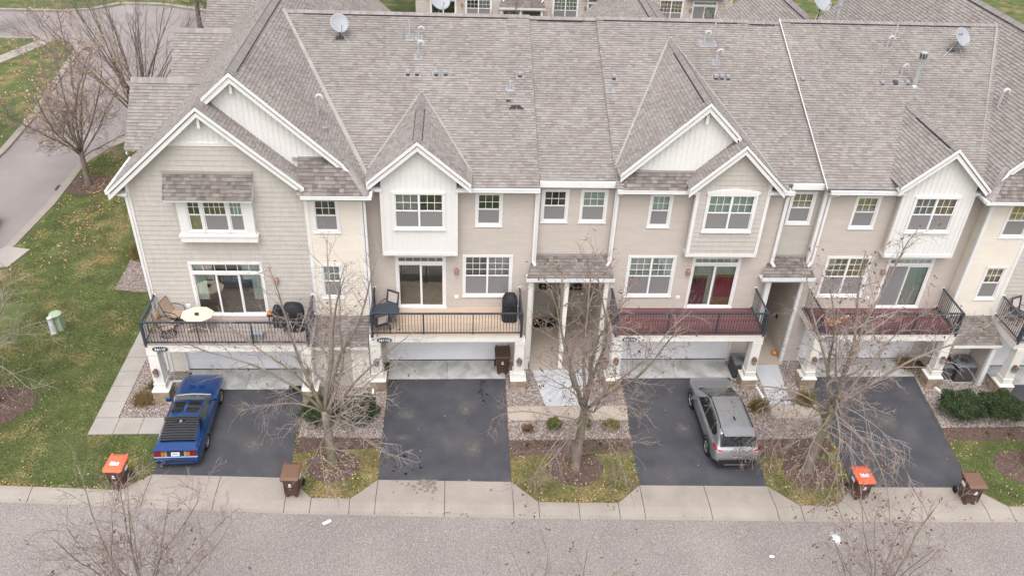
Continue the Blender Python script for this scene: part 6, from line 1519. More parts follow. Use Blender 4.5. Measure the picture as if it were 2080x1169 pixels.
for s in (1, -1): cp.patch(m, .50, 1.60, 5.86, 7, s, .006, 14, 8)
obj('hatch_glass', m, 'car_glass', coupe, True, True)
for k in range(10):
    x = .50+k*.108; m = MB()
    ya = .64 if k < 8 else .60
    # slat follows the hatch across its width, lifted at its rear edge
    N = 10; top = []; bot = []
    for j in range(-N, N+1):
        v = 7-(1.12*abs(j)/N); sd_ = 1 if j >= 0 else -1; a = cp.pt(x, v, sd_); b = cp.pt(x+.115, v, sd_)
        top.append(b+Vector((-.012, 0, .030))); bot.append(a+Vector((-.012, 0, .078)))
    L_ = 2*N+1; v = bot+top+[p-Vector((0, 0, .016)) for p in bot]+[p-Vector((0, 0, .016)) for p in top]
    f = []
    for j in range(L_-1):
        if k == 7 and abs(j-N+.5) < 1.6: continue
        f += [(j, j+L_, j+L_+1, j+1), (2*L_+j, j, j+1, 2*L_+j+1)]
    m.add(v, f); obj('louver_slat', m, 'louver_black', coupe, True)
m = MB()
for s in (1, -1): 
    a, b = cp.pt(.52, 5.84, s), cp.pt(1.56, 5.84, s); m.bar(a+Vector((0, 0, .03)), b+Vector((0, 0, .03)), .03, .035)
obj('louver_frame', m, 'louver_black', coupe, True)
q = cp.pt(1.28, 7); obj('louver_window', MB().obox(q+Vector((-.05, -.06, .055)), (.10, 0, .025), (0, .12, 0), (0, 0, .008)), 'ac_top', coupe, True)
# spoiler, tail panel, lamps, plate, bumper strip
sp_ = MB(); sp_.add([(.06,-.80,.90),(.40,-.78,.965),(.40,.78,.965),(.06,.80,.90),(.03,-.80,.945),(.38,-.77,1.0),(.38,.77,1.0),(.03,.80,.945)], [(0,1,2,3),(7,6,5,4),(0,4,5,1),(1,5,6,2),(2,6,7,3),(3,7,4,0)])
obj('spoiler', sp_, 'paint_blue', coupe, True)
tp = lambda y, z: Vector((.035+(z-.65)*.42, y, z))
tl_ = MB().add([tp(-.80, .655)+Vector((-.012,0,0)), tp(.80, .655)+Vector((-.012,0,0)), tp(.79, .85)+Vector((-.012,0,0)), tp(-.79, .85)+Vector((-.012,0,0)), tp(-.80,.655)+Vector((.06,0,0)), tp(.80,.655)+Vector((.06,0,0)), tp(.79,.85)+Vector((.06,0,0)), tp(-.79,.85)+Vector((.06,0,0))], [(0,3,2,1),(0,1,5,4),(1,2,6,5),(2,3,7,6),(3,0,4,7)])
obj('tail_panel', tl_, 'car_plastic', coupe, True)
for s in (1, -1):
    for (y0, y1, mt) in ((.56, .78, 'lamp_red'), (.42, .55, 'lamp_amber'), (.33, .41, 'lamp_clear')):
        for (z0, z1) in ((.675, .745), (.755, .825)):
            a, b, c, d_ = tp(s*y0, z0), tp(s*y1, z0), tp(s*y1, z1), tp(s*y0, z1); e = Vector((-.024, 0, 0)); m = MB()
            m.add([a+e, b+e, c+e, d_+e, a, b, c, d_], [(0,1,2,3),(3,2,1,0),(0,1,5,4),(1,2,6,5),(2,3,7,6),(3,0,4,7)]); obj('tail_lamp', m, mt, coupe, True)
def plate(car, p, u, v):
    pb = MB().obox(p, u, v, Vector(u).cross(Vector(v)).normalized()*.008); pl = obj('license_plate', pb, 'plate_white', car, True)
    n = Vector(u).cross(Vector(v)).normalized()*.0095; ib = MB()
    for k in range(6): ib.obox(Vector(p)+Vector(u)*(.1+.135*k)+Vector(v)*.3+n*.9, Vector(u)*.09, Vector(v)*.42, n*.2)
    obj('plate_marks', ib, 'plate_ink', pl, True)
plate(coupe, tp(.16, .69)+Vector((-.03, 0, 0)), (0, -.32, 0), (.055, 0, .135))
m = MB()
for s in (1, -1): cp.patch(m, .0, .035, 4.6, 7, s, .006, 3, 8)
obj('bumper_top', m, 'paint_blue_light', coupe, True, True)
m = MB(); m.box(-.02, .02, -.74, .74, .40, .425); m.box(-.012, .02, -.76, .76, .50, .515); obj('bumper_groove', m, 'car_plastic', coupe, True)
m = MB(); m.tube([(-.06, .6, .27), (.2, .6, .27)], .035, 10); obj('exhaust', m, 'chrome', coupe, True)
for s in (1, -1):
    m = MB(); q = cp.pt(2.86, 5.05, s); m.bar(q, q+Vector((0, s*.12, .04)), .05, .04); m.add([tuple(q+Vector((-.05, s*.08, -.01))), tuple(q+Vector((.10, s*.08, .0))), tuple(q+Vector((.08, s*.27, .01))), tuple(q+Vector((-.04, s*.27, .0))), tuple(q+Vector((-.05, s*.08, .10))), tuple(q+Vector((.06, s*.08, .12))), tuple(q+Vector((.04, s*.26, .11))), tuple(q+Vector((-.04, s*.26, .10)))], [(0,1,2,3),(3,2,1,0),(4,5,6,7),(7,6,5,4),(0,1,5,4),(4,5,1,0),(1,2,6,5),(2,3,7,6),(3,0,4,7)])
    obj('mirror', m, 'paint_blue', coupe, True)
    hv = MB(); q = cp.pt(3.62, 6.62, s); q.y = s*.20
    hv.box(q.x-.10, q.x+.12, q.y-.13, q.y+.13, q.z-.03, q.z+.012); hv.box(q.x+.125, q.x+.155, q.y-.13, q.y+.13, q.z-.03, q.z+.025); obj('hood_vent', hv, 'paint_blue', coupe, True)
    obj('hood_vent_mouth', MB().box(q.x-.115, q.x-.10, q.y-.11, q.y+.11, q.z-.03, q.z+.008), 'car_plastic', coupe, True)
    ln_ = MB(); 
    for a, b in zip(np.linspace(3.22, 4.6, 12)[:-1], np.linspace(3.22, 4.6, 12)[1:]):
        ln_.bar(cp.pt(a, 5.92, s)+Vector((0, 0, .001)), cp.pt(b, 5.92, s)+Vector((0, 0, .001)), .010, .006)
    obj('hood_seam', ln_, 'car_plastic', coupe, True)
    dm = MB(); 
    for xx_ in (1.72, 3.02):
        pv = [cp.pt(xx_, v, s) for v in (2.1, 3, 4, 4.9)]
        for a, b in zip(pv[:-1], pv[1:]): dm.bar(a+Vector((0, s*.001, 0)), b+Vector((0, s*.001, 0)), .009, .009)
    obj('door_seam', dm, 'car_plastic', coupe, True)
    q = cp.pt(1.95, 4.2, s); obj('door_handle', MB().box(q.x-.09, q.x+.09, q.y-.012, q.y+.012, q.z-.02, q.z+.02), 'car_plastic', coupe, True)
m = MB(); m.bar(cp.pt(1.78, 7)+Vector((0, 0, .006)), cp.pt(2.42, 7)+Vector((0, 0, .006)), .09, .012); obj('roof_bar', m, 'paint_blue', coupe, True)
m = MB()
for a, b in zip(np.linspace(-.7, .7, 12)[:-1], np.linspace(-.7, .7, 12)[1:]):
    zz = lambda y: cp.pt(3.16, 7-1.0*abs(y)/.70, 1).z+.012
    m.bar((3.17-.06*a*a, a, zz(a)), (3.17-.06*b*b, b, zz(b)), .05, .014)
obj('cowl', m, 'lamp_clear', coupe, True)
m = MB(); m.box(2.15, 2.22, .06, .5, 1.0, 1.0); obj('dash', m, 'car_plastic', coupe, True) if False else None
# ---- silver SUV
def sv(x, w, zb, p3, p4, p5, p6, c): return (x, [(0, zb), (w*.86, zb), (w, zb+.12), p3, p4, p5, p6, (0, c)])
su = Loft([sv(0., .76, .42, (.80,.62), (.78,.78), (.74,.83), (.5,.84), .845), sv(.06, .84, .38, (.87,.64), (.86,.90), (.81,.985), (.6,1.0), 1.005), sv(.15, .87, .34, (.90,.66), (.885,.96), (.83,1.05), (.655,1.10), 1.11),
           sv(.28, .885, .30, (.915,.66), (.90,.99), (.845,1.085), (.67,1.33), 1.36), sv(.46, .89, .28, (.92,.66), (.908,1.0), (.85,1.09), (.67,1.545), 1.60), sv(.7, .89, .26, (.923,.66), (.91,1.0), (.852,1.085), (.655,1.60), 1.66),
           sv(1.3, .89, .25, (.925,.66), (.91,.99), (.855,1.07), (.635,1.635), 1.69), sv(2.1, .89, .25, (.925,.66), (.91,.985), (.855,1.06), (.625,1.635), 1.69), sv(2.35, .89, .25, (.925,.66), (.91,.985), (.855,1.06), (.622,1.615), 1.67), sv(2.62, .89, .25, (.925,.66), (.91,.98), (.855,1.055), (.63,1.52), 1.575),
           sv(3.1, .89, .25, (.922,.66), (.908,.975), (.85,1.045), (.69,1.29), 1.345), sv(3.5, .89, .26, (.92,.66), (.905,.965), (.84,1.03), (.73,1.07), 1.11), sv(4.0, .88, .28, (.91,.65), (.89,.93), (.80,.995), (.62,1.025), 1.05),
           sv(4.38, .84, .30, (.86,.60), (.83,.83), (.74,.895), (.55,.915), .93), sv(4.55, .76, .33, (.79,.56), (.75,.70), (.66,.76), (.48,.775), .785), sv(4.61, .66, .38, (.68,.54), (.64,.62), (.56,.66), (.4,.665), .67)])
suv = empty('suv', (12.74, -6.50, .013), R(90)); suv.scale = (.98, .955, .98); tag(suv, 'silver SUV with roof rails parked nose-in on the maroon-curtain house driveway', 'car')
body_obj(suv, su, VS, 'paint_silver', (.96, 3.65), .355, .62, list(np.linspace(0, .5, 18))+list(np.linspace(.53, 4.38, 120))+[4.47, 4.55, 4.61])
for ax in (.96, 3.65):
    for s in (1, -1): wheel(suv, ax, s*.815, .355, .235, 5)
m = MB()
for s in (1, -1): su.patch(m, 2.42, 3.46, 5.95, 7, s, .010, 24, 10)
obj('windshield', m, 'car_glass_green', suv, True, True)
m = MB()
for s in (1, -1): su.patch(m, .165, .43, lambda x: 5.85+.05*(x-.16), 7, s, .010, 14, 10)
obj('rear_window', m, 'car_glass', suv, True, True)
for s in (1, -1):
    for (a, b, va, vb) in ((.62, 1.02, lambda x: 5.18+.25*max(0, (.85-x)/.23), lambda x: 5.62+.2*(x-.62)/.4), (1.06, 1.92, 5.14, 5.88), (1.98, 3.02, 5.12, lambda x: 5.88 if x < 2.5 else 5.88-.62*(x-2.5)/.52)):
        obj('side_window', su.patch(MB(), a, b, va, vb, s, .006, 12, 5), 'car_glass', suv, True, True)
    m = MB(); pts = [su.pt(x, 6.06, s)+Vector((0, 0, .05 if .8 < x < 2.45 else .012)) for x in np.linspace(.66, 2.6, 14)]; m.tube([tuple(p) for p in pts], .022, 6); obj('roof_rail', m, 'car_plastic', suv, True)
    m = MB(); q = su.pt(2.92, 5.05, s); m.bar(q, q+Vector((0, s*.1, .05)), .05, .05)
    m.add([tuple(q+Vector((-.06, s*.09, .0))), tuple(q+Vector((.10, s*.09, .0))), tuple(q+Vector((.08, s*.30, .02))), tuple(q+Vector((-.03, s*.29, .02))), tuple(q+Vector((-.06, s*.09, .15))), tuple(q+Vector((.06, s*.09, .15))), tuple(q+Vector((.04, s*.28, .14))), tuple(q+Vector((-.04, s*.28, .14)))], [(0,1,2,3),(3,2,1,0),(4,5,6,7),(7,6,5,4),(0,1,5,4),(4,5,1,0),(1,2,6,5),(2,3,7,6),(3,0,4,7)]); obj('mirror', m, 'paint_silver', suv, True)
    m = MB(); su.patch(m, 1.38, 3.24, 1.2, 2.25, s, .012, 10, 4); obj('side_cladding', m, 'car_plastic', suv, True, True)
    for x in (1.22, 2.15): q = su.pt(x, 4.0, s); obj('door_handle', MB().box(q.x-.1, q.x+.1, q.y-.02, q.y+.02, q.z-.065, q.z-.035), 'chrome', suv, True)
    for ax in (.96, 3.65):
        m = MB(); N = 16
        for k in range(N):
            a0, a1 = R(-8)+math.pi*1.09*k/N, R(-8)+math.pi*1.09*(k+1)/N
            for (ra, rb2) in ((.395, .46),):
                pts = [(ax+ra*math.cos(a0), .37+ra*math.sin(a0)), (ax+rb2*math.cos(a0), .37+rb2*math.sin(a0)), (ax+rb2*math.cos(a1), .37+rb2*math.sin(a1)), (ax+ra*math.cos(a1), .37+ra*math.sin(a1))]
                def sy(x, z):
                    c = su.ring(min(max(x, .02), 4.58)); return float(np.interp(z, c[1:5, 1], c[1:5, 0]))
                v = [(x, s*(sy(x, z)+.012), z) for x, z in pts]+[(x, s*(sy(x, z)-.03), z) for x, z in pts]
                f = [(0,1,2,3),(4,7,6,5),(0,4,5,1),(1,5,6,2),(2,6,7,3),(3,7,4,0)]; m.add(v, f)
        obj('wheel_arch', m, 'car_plastic', suv, True)
    dm = MB()
    for xx_ in (1.04, 1.95, 3.15):
        pv = [su.pt(xx_, v, s) for v in (2.2, 3, 4, 4.95)]
        for a, b in zip(pv[:-1], pv[1:]): dm.bar(a, b, .009, .009)
    obj('door_seam', dm, 'car_plastic', suv, True)
    # tail lamps: blade across the gate and hook round the corner
    m = MB(); a = [(.075, .40, .978), (.075, .62, .975), (.09, .80, .985), (.19, .882, 1.03), (.36, .918, 1.075)]; hgt = [.035, .045, .07, .08, .025]
    for i in range(4):
        p, q = Vector(a[i]), Vector(a[i+1]); p.y *= s; q.y *= s; o_ = Vector((-.03, 0, 0)) if i < 2 else Vector((-.02, s*.02, 0))
        v = [p+o_, q+o_, q+o_+Vector((.03, 0, hgt[i+1])), p+o_+Vector((.03, 0, hgt[i])), p-o_*2, q-o_*2, q-o_*2+Vector((.03, 0, hgt[i+1])), p-o_*2+Vector((.03, 0, hgt[i]))]
        m.add(v, [(0,1,2,3),(3,2,1,0),(3,2,6,7),(7,6,2,3),(0,1,5,4),(4,5,1,0),(1,2,6,5),(5,6,2,1)])
    obj('tail_lamp', m, 'lamp_red_bright', suv, True)
    obj('reflector', MB().box(-.02, .03, s*.52-.1, s*.52+.1, .50, .525), 'lamp_red', suv, True)
sp_ = MB(); sp_.add([(.22,-.60,1.585),(.62,-.63,1.655),(.62,.63,1.655),(.22,.60,1.585),(.20,-.60,1.62),(.60,-.62,1.69),(.60,.62,1.69),(.20,.60,1.62)], [(0,1,2,3),(7,6,5,4),(0,4,5,1),(1,5,6,2),(2,6,7,3),(3,7,4,0)])
obj('rear_spoiler', sp_, 'paint_silver', suv, True)
m = MB(); m.add([(1.0,-.03,1.69),(1.22,-.025,1.69),(1.22,.025,1.69),(1.0,.03,1.69),(.99,-.005,1.78),(.99,.005,1.78)], [(0,1,4),(1,2,5,4),(2,3,5),(3,0,4,5)]); obj('antenna_fin', m, 'car_plastic', suv, True)
for y in (-.38, -.13, .13, .38):
    m = MB(); xs_ = np.linspace(.75, 2.5, 8)
    zf_ = lambda x, y=y: su.pt(x, 7-abs(y)/.63, 1).z
    for a, b in zip(xs_[:-1], xs_[1:]): m.bar((a, y, zf_(a)+.002), (b, y, zf_(b)+.002), .035, .014)
    obj('roof_rib', m, 'paint_silver', suv, True)
obj('gate_trim', MB().box(.035, .10, -.34, .34, .955, .985), 'chrome', suv, True)
m = MB()
for s in (1, -1): su.patch(m, .0, .16, .9, 2.55, s, .014, 6, 4)
m.box(-.035, .14, -.72, .72, .36, .60); obj('rear_bumper', m, 'car_plastic', suv, True)
m = MB(); m.box(-.042, .0, -.45, .45, .355, .39); obj('skid_plate', m, 'ac_top', suv, True)
plate(suv, Vector((.005, .16, .70)), (0, -.32, 0), (.02, 0, .155))
m = MB(); m.lathe([(.045, -.006), (.045, .006)], 14, (.03, 0, .92), 0, 0, Matrix.Rotation(math.pi/2, 3, 'Y')); obj('badge', m, 'chrome', suv, True)
m = MB()
for s in (1, -1):
    for a, b in zip([(.04, .2*s, .70), (.055, .45*s, .80)], [(.055, .45*s, .80), (.10, .80*s, .84)]): m.bar(a, b, .012, .012)
obj('gate_crease', m, 'car_plastic', suv, True)
obj('cowl', MB().box(3.47, 3.56, -.70, .70, 1.065, 1.085), 'car_plastic', suv, True)
# ---- parked car just inside the left edge
dark = copy_tree(suv); dark.location = (-22.45, 7.4, -.1); dark.rotation_euler = (0, 0, R(90))
tag(dark, 'dark parked car only just showing at the side street curb', 'car')
MATS['paint_dark'] = None; del MATS['paint_dark']; mat('paint_dark', (.02,.021,.025), .3, .05, 2, coat=1., spec=.5)
for ch in dark.children:
    if ch.data and len(ch.data.materials) and ch.data.materials[0] and ch.data.materials[0].name == 'paint_silver':
        ch.data = ch.data.copy(); ch.data.materials[0] = MATS['paint_dark']
# ================================================================ CARTS
def cart(label, loc, rz, lid, group):
    T = empty('wheeled_cart', loc, rz); tag(T, label, 'trash cart', group)
    b = MB(); zs = [(.06, .20, .22, .27), (.10, .22, .25, .29), (.55, .255, .29, .31), (.86, .28, .33, .33), (.90, .30, .35, .345)]
    rings = []
    for (z, hx, yf, yb_) in zs:
        c = .05; rings.append([(-hx+c,-yf,z),(hx-c,-yf,z),(hx,-yf+c,z),(hx,yb_-c,z),(hx-c,yb_,z),(-hx+c,yb_,z),(-hx,yb_-c,z),(-hx,-yf+c,z)])
    for r in rings: b.v += r
    for i in range(len(rings)-1):
        for j in range(8): b.f.append((i*8+j, i*8+(j+1) % 8, (i+1)*8+(j+1) % 8, (i+1)*8+j))
    b.f.append(tuple(range(7, -1, -1))); b.f.append(tuple(4*8+j for j in range(8))); b.m = [0]*len(b.f); b.a = [0.]*len(b.f)
    b.box(-.31, .31, -.365, .355, .885, .93); b.box(-.12, .12, -.335, -.27, .40, .47); b.box(-.2, -.1, -.27, -.18, 0, .08); b.box(.1, .2, -.27, -.18, 0, .08)
    b.box(-.235, -.215, -.315, -.25, .15, .85); b.box(.215, .235, -.315, -.25, .15, .85)
    obj('bin_body', b, 'bin_brown', T, True)
    l = MB(); rr = [(.935, .325, .385, .37, .04), (.975, .33, .39, .375, .05), (1.005, .31, .36, .355, .06), (1.03, .25, .28, .29, .06)]; rings = []
    for (z, hx, yf, yb_, c) in rr: rings.append([(-hx+c,-yf,z),(hx-c,-yf,z),(hx,-yf+c,z),(hx,yb_-c,z+.02),(hx-c,yb_,z+.02),(-hx+c,yb_,z+.02),(-hx,yb_-c,z+.02),(-hx,-yf+c,z)])
    for r in rings: l.v += r
    for i in range(3):
        for j in range(8): l.f.append((i*8+j, i*8+(j+1) % 8, (i+1)*8+(j+1) % 8, (i+1)*8+j))
    l.f.append(tuple(24+j for j in range(8))); l.f.append(tuple(range(7, -1, -1))); l.m = [0]*len(l.f); l.a = [0.]*len(l.f)
    l.box(-.29, -.23, .35, .46, .93, 1.02); l.box(.23, .29, .35, .46, .93, 1.02)
    lo = obj('lid', l, lid, T, True)
    obj('handle', MB().tube([(-.27, .44, .96), (.27, .44, .96)], .018, 8), lid if lid == 'bin_orange' else 'bin_brown', T, True)
    for s in (1, -1):
        w_ = MB().lathe([(.02, -.03), (.12, -.03), (.135, -.015), (.135, .015), (.12, .03), (.02, .03)], 18, (s*.29, .34, .137), 0, 0, Matrix.Rotation(math.pi/2, 3, 'Y')); obj('wheel', w_, 'rubber', T, True)
    if lid == 'bin_orange':
        st_ = obj('lid_sticker', MB().box(-.15, .15, -.12, .10, 1.027, 1.0415), 'label_white', lo, True)
        ib = MB()
        for i in range(3): ib.box(-.11+i*.085, -.065+i*.085, -.085, -.05, 1.041, 1.043)
        ib.box(-.10, -.04, .02, .06, 1.041, 1.043); ib.box(.0, .08, .0, .05, 1.041, 1.043); obj('sticker_print', ib, 'label_ink', st_, True)
    fb = MB(); fb.box(-.07, .05, -.342, -.33, .60, .63); fb.box(-.05, .03, -.348, -.334, .68, .74); obj('front_mark', fb, 'label_white', T, True)
    for s in (1, -1): obj('number_label', MB().box(s*.285-.012, s*.285+.012, -.02, .20, .66, .78), 'label_white', T, True)
    return T
cart('orange-lidded brown cart standing on the lawn beside the blue coupe drive', (-9.55, -6.72, 0), R(-3), 'bin_orange', 'wheeled trash carts')
cart('brown cart with brown lid at the corner of the blue coupe drive', (-3.42, -7.22, .01), R(-2), 'bin_lid_brown', 'wheeled trash carts')
cart('brown cart tucked against the column before the cedar-deck garage', (4.28, -.62, .02), R(0), 'bin_brown', 'wheeled trash carts')
cart('orange-lidded brown cart on the apron of the branch-shaded drive', (17.0, -7.72, .01), R(1), 'bin_orange', 'wheeled trash carts')
cart('brown cart with brown lid on the apron of the branch-shaded drive', (21.0, -8.02, .01), R(-2), 'bin_lid_brown', 'wheeled trash carts')
# ================================================================ DECK FURNITURE
ZD = 2.878
def sling_chair(label, loc, rz):
    T = empty('swivel_chair', loc, rz); tag(T, label, 'chair', 'tan sling swivel chairs')
    f = MB(); f.tube([(.28*math.cos(a), .28*math.sin(a), .02) for a in np.linspace(0, 2*math.pi, 24)], .016, 6, cap=False)
    for k in range(4): a = k*math.pi/2+.4; f.tube([(0, 0, .09), (.15*math.cos(a), .15*math.sin(a), .07), (.28*math.cos(a), .28*math.sin(a), .02)], .014, 6)
    f.tube([(0, 0, .08), (0, 0, .33)], .025, 8); obj('swivel_base', f, 'dark_metal', T, True)
    g = MB()
    for s in (1, -1):
        g.tube([(s*.27, -.27, .42), (s*.27, .0, .36), (s*.27, .2, .38), (s*.27, .30, .55), (s*.26, .45, .98)], .016, 6)
        g.tube([(s*.28, .29, .62), (s*.31, .15, .66), (s*.31, -.2, .63), (s*.29, -.26, .5), (s*.27, -.25, .41)], .015, 6)
    g.tube([(-.27, -.27, .42), (.27, -.27, .42)], .014, 6); g.tube([(-.26, .45, .98), (.26, .45, .98)], .014, 6); g.tube([(-.27, .0, .34), (.27, .0, .34)], .014, 6); obj('frame', g, 'dark_metal', T, True)
    s_ = MB(); P = [(-.27, .43), (.0, .375), (.2, .39), (.30, .56), (.45, .97)]
    for (a, za), (b, zb) in zip(P[:2], P[1:3]): s_.obox((-.26, a, za), (.52, 0, 0), (0, b-a, zb-za), (0, 0, .014))
    obj('seat_sling', s_, 'sling_tan', T, True)
    s2_ = MB()
    for (a, za), (b, zb) in zip(P[2:4], P[3:5]): s2_.obox((-.26, a, za), (.52, 0, 0), (0, b-a, zb-za), (0, -.012, .006))
    obj('back_sling', s2_, 'sling_tan', T, True); return T
sling_chair('tan sling swivel chair at the end house wall facing the cream table', (-8.62, -.98, ZD), R(75)); sling_chair('tan sling swivel chair at the end house railing', (-8.72, -1.78, ZD), R(115))
T = empty('patio_table', (-7.62, -1.45, ZD)); tag(T, 'cream eight-sided patio table on the weathered deck', 'table')
oc = [(.62*math.cos(R(22.5+45*k))*1.02, .52*math.sin(R(22.5+45*k))) for k in range(8)]
obj('table_top', MB().prism(oc, .68, .715), 'table_cream', T, True)
for s in (1, -1):
    for t in (1, -1): obj('leg', MB().tube([(s*.42, t*.32, .68), (s*.36, t*.26, .35), (s*.46, t*.36, .0)], .018, 6), 'table_cream', T, True)
    obj('stretcher', MB().tube([(-.40, s*.30, .2), (0, s*.22, .26), (.40, s*.30, .2)], .014, 6), 'table_cream', T, True)
o = obj('teal_bowl', MB().lathe([(.03, 0), (.07, .03), (.085, .07), (.075, .07), (.04, .02)], 14, (-7.62, -1.5, ZD+.715)), 'slate_plastic'); tag(o, 'small dark teal bowl on the cream patio table', 'bowl')
def covered_grill(label, loc, sx, sy, h, rz=0., top=.25):
    T = empty('covered_grill', loc, rz); tag(T, label, 'grill'); m = MB(); rg = random.Random(int(sx*100)); rings = []; N = 20
    for (z, k) in ((0.02, 1.03), (.12, 1.0), (h*.4, .97), (h*.62, 1.0), (h*.7, 1.02), (h*.82, .9), (h*.93, .66), (h, .3)):
        rings.append([(sx*k*math.copysign(abs(math.cos(a))**.55, math.cos(a))*(1+rg.uniform(-.03, .03)), sy*(k if z < h*.75 else k**.8)*math.copysign(abs(math.sin(a))**.55, math.sin(a))*(1+rg.uniform(-.04, .04)), z+(.012*math.sin(3*a) if 0 < z < h else 0)) for a in np.linspace(0, 2*math.pi, N, endpoint=False)])
    for r in rings: m.v += r
    for i in range(len(rings)-1):
        for j in range(N): m.f.append((i*N+j, i*N+(j+1) % N, (i+1)*N+(j+1) % N, (i+1)*N+j))
    m.f.append(tuple((len(rings)-1)*N+j for j in range(N))); m.m = [0]*len(m.f); m.a = [0.]*len(m.f)
    obj('cover', m, 'black_cover', T, True)
    s = MB(); s.obox((-sx*.5, -sy-.02, h*.45), (sx, 0, .0), (0, .02, 0), (0, 0, .04)); obj('cover_strap', s, 'dark_metal', T, True); return T
covered_grill('grill under a black cover at the right end of the weathered deck', (-4.0, -1.35, ZD), .42, .32, 1.16)
covered_grill('small round-topped stand under a black cover beside the covered grill', (-4.62, -1.2, ZD), .20, .22, .95)
covered_grill('tall grill under a grey-black cover on the cedar deck', (4.48, -.75, ZD), .31, .34, 1.2)
def pumpkin(label, c, r):
    T = empty('pumpkin', (c[0], c[1], c[2])); tag(T, label, 'pumpkin'); m = MB(); N = 24; rings = []
    for i in range(9):
        t = math.pi*i/8; rr = math.sin(t); rings.append([(r*(rr*(1-.08*abs(math.sin(4*a)))*math.cos(a)), r*(rr*(1-.08*abs(math.sin(4*a)))*math.sin(a)), r*.8*(1-math.cos(t))*.98) for a in np.linspace(0, 2*math.pi, N, endpoint=False)])
    for q in rings: m.v += q
    for i in range(8):
        for j in range(N): m.f.append((i*N+j, i*N+(j+1) % N, (i+1)*N+(j+1) % N, (i+1)*N+j))
    m.m = [0]*len(m.f); m.a = [0.]*len(m.f); obj('skin', m, 'pumpkin_skin', T, True, True); obj('stem', MB().tube([(0, 0, r*1.5), (.02, 0, r*1.75), (.05, .01, r*1.85)], [.025, .018, .014], 6), 'pumpkin_stem', T, True)
pumpkin('orange pumpkin at the mouth of the dark breezeway', (16.42, .32, .06), .14)
T = empty('plant_stand', (-4.92, -1.3, ZD)); tag(T, 'slim dark stand carrying a pumpkin on the weathered deck', 'stand')
for s in range(3): a = s*2.1; obj('leg', MB().tube([(.12*math.cos(a), .12*math.sin(a), 0), (.05*math.cos(a), .05*math.sin(a), .55)], .012, 6), 'dark_metal', T, True)
obj('tray', MB().lathe([(.11, .54), (.12, .56), (.12, .575)], 14), 'dark_metal', T, True)
pumpkin('orange pumpkin on the slim stand beside the covered grill', (-4.92, -1.3, ZD+.575), .11)
o = obj('plastic_tub', MB().add([(-5.5,-2.15,ZD),(-5.1,-2.15,ZD),(-5.1,-1.85,ZD),(-5.5,-1.85,ZD),(-5.54,-2.19,ZD+.28),(-5.06,-2.19,ZD+.28),(-5.06,-1.81,ZD+.28),(-5.54,-1.81,ZD+.28)], [(0,3,2,1),(4,5,6,7),(0,1,5,4),(1,2,6,5),(2,3,7,6),(3,0,4,7)]), 'dish_grey'); tag(o, 'pale plastic tub behind the weathered deck railing', 'tub')
m = MB()
for k in range(9): m.tube([(-9.30, -.85-k*.12, ZD), (-9.30, -.85-k*.12, ZD+.62+.05*math.sin(k*2))], .02, 5, 0, k/9)
o = obj('wood_stakes', m, 'orange_leaf'); tag(o, 'bundle of orange-brown stakes leaning inside the weathered deck end railing', 'stakes', kind='stuff')
def dining_chair(label, loc, rz):
    T = empty('deck_chair', loc, rz); tag(T, label, 'chair', 'dark framed deck chairs')
    for s in (1, -1):
        obj('leg', MB().tube([(s*.25, -.24, .42), (s*.27, -.28, 0)], .018, 6), 'slate_plastic', T, True); obj('leg', MB().tube([(s*.25, .22, .42), (s*.27, .3, 0)], .018, 6), 'slate_plastic', T, True)
        obj('arm', MB().tube([(s*.26, .27, .64), (s*.30, .05, .68), (s*.31, -.2, .66), (s*.29, -.27, .55), (s*.26, -.25, .42)], .018, 6), 'slate_plastic', T, True)
    obj('seat', MB().box(-.26, .26, -.26, .24, .40, .45), 'slate_plastic', T, True)
    b = MB()
    for s in (1, -1): b.bar((s*.25, .22, .42), (s*.25, .36, 1.0), .05, .04, (0, 1, 0))
    b.bar((-.27, .36, 1.0), (.27, .36, 1.0), .05, .06); b.bar((-.25, .25, .52), (.25, .25, .52), .04, .05)
    bk = obj('back_frame', b, 'slate_plastic', T, True); obj('back_panel', MB().obox((-.20, .255, .54), (.40, 0, 0), (0, .095, .42), (0, .012, -.003)), 'sling_grey', bk, True); return T
dining_chair('dark framed chair with pale back panel at the cedar deck wall', (-.35, -.62, ZD), R(-28)); dining_chair('dark framed chair tucked by the cedar deck railing post', (-.62, -1.58, ZD), R(205)); dining_chair('dark chair seen through the far right railing', (25.75, -1.0, ZD), R(20))
T = empty('round_table', (-.42, -1.18, ZD)); tag(T, 'round slate-coloured table on the cedar deck', 'table')
obj('table_top', MB().lathe([(.50, .68), (.53, .69), (.53, .71), (.50, .72)], 28), 'slate_plastic', T, True)
for k in range(4): a = k*math.pi/2+.5; obj('leg', MB().tube([(.2*math.cos(a), .2*math.sin(a), .68), (.32*math.cos(a), .32*math.sin(a), .3), (.4*math.cos(a), .4*math.sin(a), 0)], .018, 6), 'slate_plastic', T, True)
